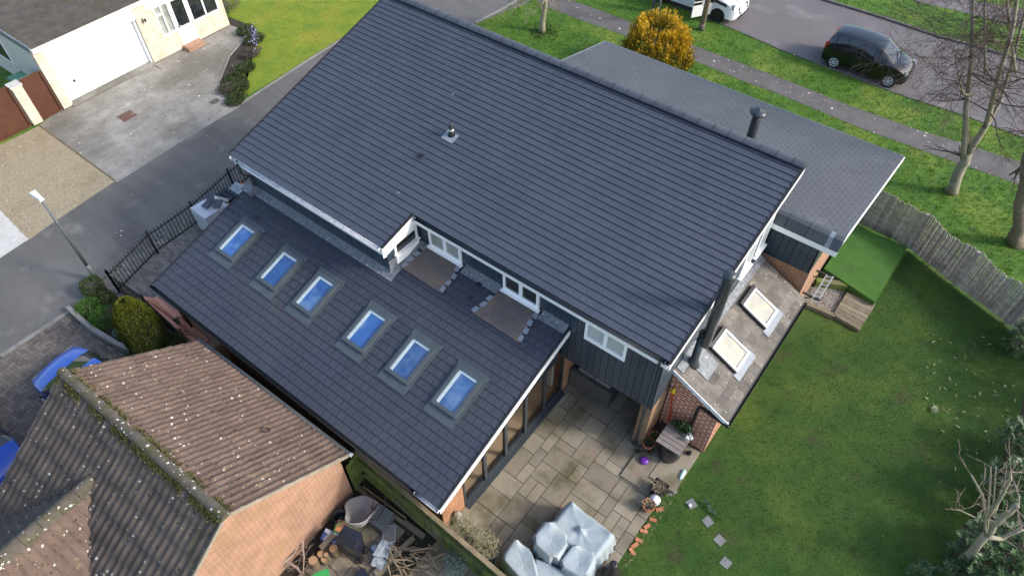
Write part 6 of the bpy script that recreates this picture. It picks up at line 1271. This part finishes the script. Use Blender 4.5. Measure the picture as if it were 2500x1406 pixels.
for k, (x, y, r_) in enumerate(((8.6, 19.3, 1.4), (9.0, 16.4, 1.5), (9.2, 13.6, 1.5), (9.2, 10.8, 1.5))): laurel('tall dark laurel of the hedge beyond the right edge', (x, y, 1.7), (1.2, r_ + .2, 1.7), 380, 80 + k, .2)
laurel('laurel beside the last fence post with shade put into its leaf colour', G(2505, 830, .8), (.5, .7, .8), 120, 90, .12, -.3)  # leaf tint lowered, so the shade is in the foliage colour

# ================================================================== TREES
def grow(m, p, d, L, r, depth, rr, spread, droop=0.0, minr=.004, n=5, seg=3, kids=(2, 3)):
    pts = [p]; rad = [r]; dd = d.normalized()
    for k in range(seg):
        dd = (dd + Vector((rr.gauss(0, 1), rr.gauss(0, 1), rr.gauss(0, 1))) * .13 + Vector((0, 0, -droop))).normalized(); pts.append(pts[-1] + dd * (L / seg)); rad.append(max(minr, r * (1 - .5 * (k + 1) / seg)))
    m.tint = rr.random(); m.tube(pts, rad, n, False)
    if depth <= 0: return
    for k in range(rr.randint(*kids)):
        i = rr.randint(1, seg); a_ = (dd + Vector((rr.gauss(0, 1), rr.gauss(0, 1), rr.gauss(0, .8))).normalized() * spread).normalized()
        grow(m, pts[i], a_, L * rr.uniform(.55, .8), max(minr, rad[i] * .65), depth - 1, rr, spread, droop, minr, max(3, n - 1), seg, kids)
def tree(name, label, base, limbs, radii, bark, twm, seed, tw=60, tl=.9, depth=3, group=None, droop=.05, sub=None, minr=.006, jit=.35):
    t = thing(name, label, 'tree', base, 0, group); m = MB(); rr = random.Random(seed); tws = MB()
    for i, (line, (r0, r1)) in enumerate(zip(limbs, radii)):
        P = [p if isinstance(p, Vector) else AV(*p, base) for p in line]
        if i == 0: P[0] = base - Vector((0, 0, .05))
        dep = rr.uniform(-jit, jit) if i > 0 else 0; L = len(P)
        for k in range(L): P[k] = P[k] + hd * (dep * k / max(1, L - 1))
        Q = []; 
        for a_, b_ in zip(P, P[1:]):
            for s_ in range(3): Q.append(a_.lerp(b_, s_ / 3) + Vector((rr.gauss(0, 1), rr.gauss(0, 1), 0)) * r1 * .25 * (1 if s_ else 0))
        Q.append(P[-1]); m.tint = rr.random(); rs_ = [lerp(r0, r1, k / (len(Q) - 1)) for k in range(len(Q))]
        if i == 0: rs_[0] *= 1.35
        m.tube(Q, rs_, 10)
        for k in range(int(tw * (1 if i else .15))):
            a_ = rr.randint(len(Q) // 3 if i else len(Q) * 2 // 3, len(Q) - 1); d = Vector((rr.gauss(0, 1), rr.gauss(0, 1), rr.gauss(.35, .6))).normalized(); grow(tws, Q[a_], d, tl * rr.uniform(.5, 1.2), max(minr, rs_[a_] * .3), depth, rr, .75, droop, minr)
    m.build('trunk', M[bark], t, True); o = tws.build('crown', M[twm], t); return t
b0 = G(2322, 468, -.05)
tree('birch_tree', 'bare multi stemmed birch with pale trunk on the verge at right', b0, [[(2322, 468), (2348, 405), (2362, 375)], [(2352, 400), (2362, 280), (2378, 190), (2388, 60), (2395, -120)], [(2362, 378), (2405, 300), (2425, 200), (2460, 60), (2480, -120)], [(2395, 330), (2450, 260), (2490, 170), (2540, 20)], [(2378, 232), (2345, 222), (2330, 180), (2318, 150)], [(2390, 150), (2330, 138), (2240, 132)], [(2440, 100), (2400, 98), (2370, 86)], [(2480, 180), (2470, 60), (2462, -100)], [(2405, 180), (2412, 60), (2425, -100)]],
     [(.20, .16), (.115, .04), (.12, .04), (.08, .035), (.045, .025), (.03, .012), (.03, .015), (.045, .025), (.045, .025)], 'bark_b', 'twig', 5, 24, 1.4, 3, None, .05, None, .0038, .8)
b1 = G(2480, 595, -.05)
tree('tree_trunk', 'thick rough barked trunk at the right edge of the verge', b1, [[(2480, 595), (2490, 530), (2506, 440), (2530, 300)], [(2500, 470), (2560, 300), (2600, 150)]], [(.24, .17), (.1, .04)], 'bark_d', 'twig', 6, 20, .9, 2)
b2 = G(1323, 78, -.05)
tree('small_street_tree', 'small bare street tree with pale pinkish twigs at the top edge', b2, [[(1323, 78), (1328, 30), (1332, -4)], [(1330, 0), (1300, -8), (1278, 8), (1262, 12)], [(1332, 0), (1360, -6), (1392, 8)], [(1332, -2), (1345, -60), (1370, -120)], [(1330, -2), (1310, -60), (1290, -110)]], [(.15, .10), (.05, .02), (.05, .02), (.07, .03), (.07, .03)], 'bark_p', 'pinktwig', 7, 16, .7, 2, None, .04)
m = MB(); rr = random.Random(77)
for k in range(260): q = b2 + Vector((rr.gauss(0, .42), rr.gauss(0, .42), .05)); leaves(m, q, (.06, .06, .03), 2, .07, .2, 0, .7, rr, -.1)
tag(m.build('ground_plant', M['f_dark']), 'dark low plants around the foot of the small street tree', 'plant', None, 'stuff')
b3 = G(2318, 1390, -.05)
tree('pruned_tree', 'pale hard pruned tree with sawn stems in the bottom right corner', b3, [[(2318, 1390), (2375, 1345), (2410, 1305)], [(2410, 1305), (2440, 1275), (2478, 1245), (2492, 1242)], [(2408, 1300), (2407, 1260), (2402, 1215), (2376, 1170)], [(2410, 1290), (2420, 1180), (2424, 1150)], [(2412, 1260), (2440, 1215), (2465, 1165), (2464, 1145)], [(2425, 1255), (2440, 1210), (2443, 1190)], [(2405, 1265), (2425, 1230), (2432, 1140)], [(2412, 1312), (2450, 1318), (2500, 1300)], [(2380, 1262), (2350, 1250), (2336, 1247)]], [(.11, .085), (.075, .055), (.04, .02), (.03, .012), (.045, .02), (.03, .02), (.025, .012), (.06, .04), (.012, .006)], 'bark_p', 'pinktwig', 8, 4, .45, 1, None, .0, None, .004, .12)
b4 = G(1712, 73, -.05); t = thing('telegraph_pole', 'brown wooden telegraph pole on the verge in front of the white van', 'pole', b4); tp = AV(1722, 0, b4); d = Vector((0, 0, 1)); m = MB(); m.tube([b4, b4 + Vector((0.02, 0, 7.5))], [.135, .10], 12); m.build('shaft', M['pole'], t, True)
m = MB(); m.tube([b4, b4 + Vector((0, 0, .35))], [.142, .14], 12); m.build('tarred_foot', M['bark_d'], t, True)
for k in range(4): m = MB(); z_ = 4.5 + k * .4; m.bar(b4 + Vector((-.2, 0, z_)), b4 + Vector((.2, 0, z_)), .02); m.build('step_iron', M['steel'], t)

# ================================================================== JUNK CORNER
YARD = [(-8.5, 3.75), (-7.6, 4.1), (-5.9, 3.5), (-4.2, .6), (-3.6, -8), (-8.5, -8)]
sheet('yard_ground', YARD, -.046, M['soil'])
b = MB(); b.mi = 0; rs = random.Random(9)
for i in range(6):
    for j in range(6):
        x, y = -7.75 + i * .46, 1.0 + j * .46; b.tint = rs.random(); 
        if i + j < 8: b.box((x + .01, y + .01, -.06), (x + .45, y + .45, -.02))
structure('yard_paving', b, M['slab'])
q = G(880, 1250, .45)
# grey moulded tub
t = thing('plastic_tub', 'large grey moulded plastic tub lying tilted against the brick gable', 'tub', (q.x, q.y, 0)); m = MB(); TM = Matrix.Translation(q) @ Matrix.Rotation(R(35), 4, 'Z') @ Matrix.Rotation(R(-28), 4, 'X')
def tubp(u_, v_, inner):
    a2 = u_ * 2 * math.pi; r_ = (1 + .10 * math.sin(3 * a2 + .4) + .06 * math.sin(5 * a2)); prof = [(0, -.22), (.22, -.22), (.36, -.1), (.44, .08), (.47, .10)]; k = v_ * 4; i = min(3, int(k)); f = k - i; rr_, z_ = lerp(prof[i][0], prof[i + 1][0], f), lerp(prof[i][1], prof[i + 1][1], f); s_ = 1.0 if inner else 1.03
    return TM @ Vector((rr_ * r_ * math.cos(a2) * .85 * s_, rr_ * r_ * math.sin(a2) * 1.15 * s_, z_ - (0 if inner else .02)))
m.grid(40, 10, lambda a_, b_: tubp(a_, b_, True)); m.grid(40, 10, lambda a_, b_: tubp(a_, b_, False)); m.build('basin', M['greyp'], t, True)
m = MB(); m.tube([tubp(k / 40, 1, True) for k in range(41)], .02, 6); m.build('rim', M['greyp'], t, True)
q = G(829, 1259, .3); m = MB(); m.lathe(Vector((q.x, q.y, 0)), [(.13, 0), (.17, .30), (.185, .30), (.185, .33), (.16, .33), (.13, .06), (0, .05)], 20); tag(m.build('bucket', M['black'], None, True), 'empty black bucket beside the grey tub', 'bucket')
for k, (px, py, z, mt, lb) in enumerate(((838, 1283, .42, 'yellow', 'stack of bright green and orange compost bags under the black bucket'),)):
    q = G(px, py, .35); a2, b2 = Vector((.33, .18, 0)), Vector((-.15, .26, 0)); t = thing('compost_bags', lb, 'bags', (q.x, q.y, 0))
    m = MB(); gridbox(m, q - a2 * .5 - b2 * .5 - Vector((0, 0, .12)), a2, b2, .1, 6, .02, 1); m.build('upper_bag', mat('multicolour_bag', (.6, .30, .05), (.55, .16, .45), rough=.35, scale=3.5, stain=((.15, .5, .08), 3, .5, .55)), t, True)
    m = MB(); gridbox(m, q - a2 * .5 - b2 * .5 - Vector((.06, .05, .32)), a2, b2, .2, 6, .02, 1); m.build('lower_bag', M['green'], t, True)
q = G(806, 1315, .2); m = MB(); gridbox(m, q + Vector((-.2, -.15, -.2)), (.42, .15, 0), (-.1, .28, 0), .2, 6, .03, 5); tag(m.build('plastic_sack', mat('blue_white_sack', (.05, .12, .42), (.6, .65, .7), rough=.35, scale=6, contrast=(.45, .55)), None, True), 'blue and white plastic sack under the timber offcut', 'sack')
m = MB(); m.tint = .9; m.bar(G(783, 1338, .3), G(816, 1303, .34), .14, .06); tag(m.build('timber_offcut', M['sleeper']), 'short pale timber offcut lying over the blue sack', 'timber')
t = thing('wheelie_bin', 'dark navy wheelie bin standing among the junk', 'bin', G(858, 1370, 0)); B4 = [G(*p_, .95) for p_ in ((818, 1318), (866, 1344), (884, 1302), (842, 1282))]; c = sum(B4, Vector()) / 4; m = MB(); m.hexa([c + (p - c) * .78 + Vector((0, 0, -.95)) for p in B4], [c + (p - c) * .97 for p in B4]); m.build('body', M['bin'], t)
m = MB(); m.hexa([c + (p - c) * 1.05 for p in B4], [c + (p - c) * .98 + Vector((0, 0, .06)) for p in B4]); m.build('lid', M['bin'], t)
m = MB(); mid = (B4[0] + B4[2]) / 2; m.hexa([B4[0].lerp(B4[3], .08) + Vector((0, 0, .061)), B4[1].lerp(B4[2], .08) + Vector((0, 0, .061)), B4[1].lerp(B4[2], .5) + Vector((0, 0, .061)), B4[0].lerp(B4[3], .5) + Vector((0, 0, .061))], [B4[0].lerp(B4[3], .1) + Vector((.02, .02, .085)), B4[1].lerp(B4[2], .1) + Vector((-.02, .02, .085)), B4[1].lerp(B4[2], .48) + Vector((-.02, 0, .085)), B4[0].lerp(B4[3], .48) + Vector((.02, 0, .085))]); m.build('raised_panel', M['black'], t)
for k in (0, 1): m = MB(); e = c + (B4[1] - c) * .85 + (B4[2] - B4[1]) * (.12 + .6 * k); m.lathe(Vector((e.x + .03, e.y, .1)), [(.1, 0), (.1, .05)], 14, (1, .3, 0)); m.build('wheel', M['tyre'], t)
# steel frame trolley, old galvanised box, grid
q = G(925, 1262, .3); m = MB(); m.hexa([(q.x - .22, q.y - .26, 0), (q.x + .3, q.y - .2, 0), (q.x + .26, q.y + .3, 0), (q.x - .26, q.y + .24, 0)], [(q.x - .22, q.y - .26, .36), (q.x + .3, q.y - .2, .36), (q.x + .26, q.y + .3, .42), (q.x - .26, q.y + .24, .42)]); tag(m.build('galvanised_box', M['greypole']), 'dull galvanised box behind the grey tub', 'box')
t = thing('wheelbarrow_frame', 'thin black tube frame standing on the galvanised box', 'frame', (q.x, q.y, 0)); m = MB(); c = q + Vector((-.1, -.1, .15)); m.tube([G(893, 1268, .55), G(905, 1258, .6), G(912, 1228, .9), G(909, 1200, 1.0)], .014, 6); m.tube([G(893, 1268, .55), G(922, 1267, .55), G(938, 1240, .8), G(942, 1210, .95)], .014, 6); m.tube([G(905, 1230, .75), G(915, 1278, .4)], .014, 6); m.tube([G(940, 1235, .75), G(918, 1272, .45)], .014, 6); m.build('tubes', M['blackm'], t)
t = thing('wire_grid', 'rusty wire grill rack lying beside the plastic bags', 'grid', G(948, 1305, .1)); GA, GB, GC, GD = (G(*p_, .12) for p_ in ((936, 1282), (965, 1282), (964, 1322), (935, 1324)))
for a_, b_ in ((GA, GB), (GB, GC), (GC, GD), (GD, GA)): m = MB(); m.bar(a_, b_, .02); m.build('frame', M['alu'], t)
for k in range(1, 17): m = MB(); m.bar(GA.lerp(GD, k / 17), GB.lerp(GC, k / 17), .012); m.build('wire', M['greyp'], t)
q = G(941, 1344, .15); m = MB(); gridbox(m, q + Vector((-.16, -.26, -.17)), (.34, .12, 0), (-.14, .42, 0), .24, 10, .07, 8); tag(m.build('plastic_bag', M['plasticbag'], None, True), 'crumpled clear plastic bag beside the wire grill rack', 'plastic bag')
q = G(924, 1378, .1); m = MB(); gridbox(m, q + Vector((-.16, -.14, -.12)), (.32, .06, 0), (-.04, .26, 0), .16, 8, .07, 11); tag(m.build('plastic_bag', M['plasticbag'], None, True), 'smaller torn plastic bag below the crumpled one', 'plastic bag')
q = G(915, 1336, .05); m = MB(); m.lathe(Vector((q.x, q.y, -.02)), [(.05, 0), (.12, .03), (.09, .06), (0, .07)], 12); tag(m.build('plastic_packet', mat('blue_white_packet', (.10, .30, .60), (.7, .75, .8), rough=.3, scale=14, contrast=(.45, .55)), None, True), 'small blue and white packet on the yard slabs', 'packet')
for k, (px, py, r_, h, lb) in enumerate(((813, 1336, .11, .45, 'tallest sawn log standing by the dark bin'), (763, 1366, .12, .36, 'wide sawn log at the left of the log group'), (782, 1350, .09, .34, 'slim log standing behind the wide one'), (790, 1364, .08, .26, 'short pale log at the front of the log group'), (795, 1352, .06, .38, 'thin leaning log in the log group'))):
    q = G(px, py, h); t = thing('log', lb, 'log', (q.x, q.y, 0), 0, 'sawn logs by the gable'); m = MB(); m.tint = random.random(); m.lathe(Vector((q.x, q.y, -.03)), [(r_ * 1.08, 0), (r_, h * .5), (r_, h)], 12); m.build('bark', M['wood_bn'], t); m = MB(); m.lathe(Vector((q.x, q.y, h - .028)), [(r_ * .9, 0), (r_ * .88, .012)], 12); m.build('cut_face', M['logcut'], t)
m = MB(); qd = G(785, 1400, .5); m.hexa([G(752, 1410, .4), G(805, 1410, .4), G(802, 1386, .4), G(770, 1398, .4)], [G(752, 1410, .46), G(805, 1410, .46), G(802, 1386, .46), G(770, 1398, .46)]); tag(m.build('green_lid', M['green']), 'bright green plastic lid at the bottom edge', 'lid')
m = MB(); m.hexa([G(860, 1412, .0), G(905, 1412, .0), G(890, 1385, .0), G(872, 1392, .0)], [G(860, 1412, .4), G(905, 1412, .4), G(890, 1385, .4), G(872, 1392, .4)]); tag(m.build('storage_box', M['bin']), 'dark navy storage box at the bottom edge of the yard', 'box')
m = MB(); c = G(622, 1398, .6); m.obox(c, (.16, .08, 0), (-.06, .14, .03), (0, 0, .05)); tag(m.build('paint_tub', M['white']), 'small white tub at the bottom edge below the gable', 'tub')
for k, (a_, b_, w_, lb) in enumerate((((872, 1190), (1035, 1310), .14, 'long weathered plank along the foot of the green fence'), ((915, 1400), (1010, 1312), .12, 'timber edging between yard slabs and branch pile'), ((885, 1190), (990, 1268), .1, 'second plank leaning at the green fence foot'))):
    m = MB(); m.tint = .5 + .3 * (k - 1); m.bar(G(*a_, .06), G(*b_, .06), w_, .1); tag(m.build('plank', M['sleeper'] if k < 2 else M['wood_bn']), lb, 'plank')
m = MB(); rr = random.Random(91); m.box((0, 0, 0), (0, 0, 0)) if False else None
t = thing('branch_pile', 'pile of pruned dry branches in the yard beside the green fence', 'branch pile', G(1010, 1370, 0))
for k in range(46):
    p = G(rr.uniform(940, 1060), rr.uniform(1325, 1420), rr.uniform(.05, .35)); a2 = rr.uniform(-.6, .9); L = rr.uniform(.3, .75); e = p + Vector((math.cos(a2) * L, math.sin(a2) * L, rr.gauss(0, .08))); m = MB(); m.tint = rr.random(); r_ = rr.uniform(.008, .03); md_ = p.lerp(e, .5) + Vector((rr.gauss(0, .05), rr.gauss(0, .05), .03)); m.tube([p, md_, e], [r_, r_ * .85, r_ * .6], 6); m.build('branch', M['deadwood'], t)
t = thing('climber', 'bare pale climbing stems sprawling at the foot of the brick gable', 'climber', G(720, 1390, 0)); m = MB(); rr = random.Random(44)
for line in ([(640, 1400), (690, 1375), (720, 1350), (735, 1310), (745, 1290)], [(700, 1370), (725, 1385), (740, 1406)], [(745, 1295), (738, 1325), (742, 1360), (740, 1400)], [(655, 1390), (700, 1362), (728, 1335), (722, 1310), (735, 1302), (745, 1312)]):
    P = [G(x, y, .25 + .1 * rr.random()) for x, y in line]; m.tint = rr.random(); m.tube(P, [.035] * 2 + [.022] * (len(P) - 3) + [.012], 6)
for k in range(40): p = G(rr.uniform(650, 750), rr.uniform(1300, 1400), .2); grow(m, p, Vector((rr.gauss(0, 1), rr.gauss(0, 1), .4)), .3, .008, 1, rr, .8, 0, .004, 4)
m.build('stems', M['pinktwig'], t)
t = thing('silver_shrub', 'silver grey leafy shrub at the foot of the green fence', 'shrub', G(1110, 1385, 0)); m = MB(); rr = random.Random(45); leaves(m, G(1112, 1378, .35), (.4, .4, .35), 1300, .06, .3, .3, .35, rr, 0, -1, 9); m.build('foliage', M['f_grey'], t)
m = MB(); m.tube([G(1112, 1385, 0), G(1112, 1378, .4)], [.03, .01], 6); m.build('stem', M['bark_d'], t)

# ================================================================== GRASS AND LITTER
def blades(name, poly, dens, h, wd, mt, seed, clump=.6, excl=(), z=-.05):
    rr = random.Random(seed); m = MB(); xs = [p[0] for p in poly]; ys = [p[1] for p in poly]; A = (max(xs) - min(xs)) * (max(ys) - min(ys)); n = int(A * dens)
    for k in range(n):
        x, y = rr.uniform(min(xs), max(xs)), rr.uniform(min(ys), max(ys))
        if not inside((x, y), poly) or any(inside((x, y), e) for e in excl): continue
        c1 = noise.noise(Vector((x * .9, y * .9, seed))); c2 = noise.noise(Vector((x * 4, y * 4, seed + 5)))
        if rr.random() > .65 + clump * c2: continue
        hh = h * (1 + .6 * c2) * rr.uniform(.5, 1.3); a2 = rr.random() * 6.28; dx, dy = math.cos(a2), math.sin(a2); lean = rr.uniform(.2, .9) * hh; b2 = rr.random() * 6.28
        m.tint = min(1, max(0, .45 + .5 * c1 + .28 * c2 + rr.gauss(0, .10))); w2 = wd * rr.uniform(.6, 1.4)
        m.face([(x - dx * w2, y - dy * w2, z), (x + dx * w2, y + dy * w2, z), (x + math.cos(b2) * lean, y + math.sin(b2) * lean, z + hh)])
    o = m.build(name, M[mt]); return tag(o, None, None, None, 'stuff')
pav = near_in + near_out[::-1]
g1 = near_out + kerb_n[::-1]
o = blades('verge_grass', g1, 330, .075, .013, 'f_grass', 101); tag(o, 'bright green grass verge between pavement and street', 'grass')
FRONT = [(-20.6, 26.5), (-21, 22), (-17, 16), (-12.3, 21.4), (-.6, 21.9), (2.9, 21.4), (6.2, 20), (9, 24)] + [tuple(p) for p in near_in[::-1]]
o = blades('front_grass', FRONT, 330, .075, .013, 'f_grass', 102); tag(o, 'green front grass around the golden conifer and birch', 'grass')
FAR = kerb_f + f2[::-1]; o = blades('far_verge_grass', FAR, 240, .07, .015, 'f_grass', 103); tag(o, 'grass verge on the far side of the street', 'grass')
o = blades('lawn_grass', [p for p in NWL if p[0] > -34] + [], 260, .045, .014, 'f_lawn', 104); tag(o, 'yellow green mossy front lawn of the buff bungalow', 'grass')
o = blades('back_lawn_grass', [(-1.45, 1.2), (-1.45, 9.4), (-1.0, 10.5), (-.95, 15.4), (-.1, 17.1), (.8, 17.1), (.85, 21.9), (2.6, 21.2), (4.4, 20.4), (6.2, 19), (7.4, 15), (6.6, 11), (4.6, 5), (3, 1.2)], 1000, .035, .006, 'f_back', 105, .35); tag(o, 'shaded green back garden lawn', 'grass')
def litter(name, polypx, n, size, mt, seed, label, z=-.02, asp=.25):
    rr = random.Random(seed); m = MB(); xs = [p[0] for p in polypx]; ys = [p[1] for p in polypx]; k = 0
    while k < n:
        x, y = rr.uniform(min(xs), max(xs)), rr.uniform(min(ys), max(ys))
        if not inside((x, y), polypx): continue
        k += 1; p = G(x, y, z); a2 = rr.random() * 6.28; s_ = size * rr.uniform(.5, 1.2); d = Vector((math.cos(a2), math.sin(a2), rr.uniform(-.1, .2))) * s_ * .5; e = Vector((-math.sin(a2), math.cos(a2), rr.uniform(-.1, .3))) * s_ * asp * .5; m.tint = rr.random(); m.face([p - d, p + e, p + d, p - e])
    return tag(m.build(name, M[mt]), label, 'leaf litter', None, 'stuff')
litter('fallen_leaves', [(2260, 800), (2480, 830), (2480, 1050), (2330, 1150), (2250, 1000)], 75, .15, 'deadleaf', 111, 'pale fallen laurel leaves on the dark end of the lawn', .01)
litter('fallen_leaves', [(1800, 760), (2250, 760), (2350, 1300), (1650, 1380), (1700, 1120)], 34, .06, 'deadleaf', 112, 'scattered small pale leaves on the back lawn', .01)
litter('lawn_edge_debris', [(1690, 1110), (1720, 1120), (1680, 1160), (1600, 1290), (1530, 1390), (1512, 1385), (1650, 1170)], 110, .05, 'deadwood', 113, 'soil and leaf debris along the patio edge', .0, .6)
litter('yard_debris', [(760, 1340), (1000, 1280), (1080, 1400), (760, 1406)], 420, .05, 'deadwood', 114, 'wood chips and dead leaves in the yard', .0, .6)
litter('pebbles', [(1965, 740), (1990, 690), (2066, 702), (2034, 770)], 900, .05, 'stone', 115, 'grey brown pebbles in the bed by the brick wall', .0, .8)
litter('gravel_stones', [(5, 352), (95, 310), (275, 438), (130, 535), (62, 582), (0, 512), (0, 360)], 4200, .05, 'stones', 121, 'loose golden stones over the gravel drive', -.035, .8)
litter('pavement_petals', [(1700, 118), (2330, 350), (2320, 385), (1690, 140)], 34, .05, 'white', 116, 'pale petals scattered on the pavement', -.02, .7)
litter('drive_specks', [(110, 310), (165, 260), (370, 160), (590, 95), (560, 200), (400, 260), (180, 320)], 26, .06, 'conc_w', 117, 'pale lichen flakes on the ribbed concrete drive', -.03, .8)
m = MB(); rr = random.Random(120)
for k in range(10): p = G(1722 + k * 2.6 + rr.gauss(0, 2), 1222 + k * 3.6, .05); leaves(m, p, (.07, .05, .05), 14, .07, .1, 0, .35, rr)
tag(m.build('weed_runner', M['f_blue']), 'trailing green weed beside the stepping slabs', 'weed')
m = MB(); q = G(2272, 995, .02)
for k in range(9): a2 = -.6 + k * .2; m.tint = .9; d = Vector((math.cos(a2), math.sin(a2), .1)); m.face([q, q + d * .1 + Vector((0, .02, .02)), q + d * .24, q + d * .1 - Vector((0, .02, 0))])
tag(m.build('leaf_sprig', M['deadleaf']), 'pale leafy sprig lying alone on the dark lawn', 'sprig')
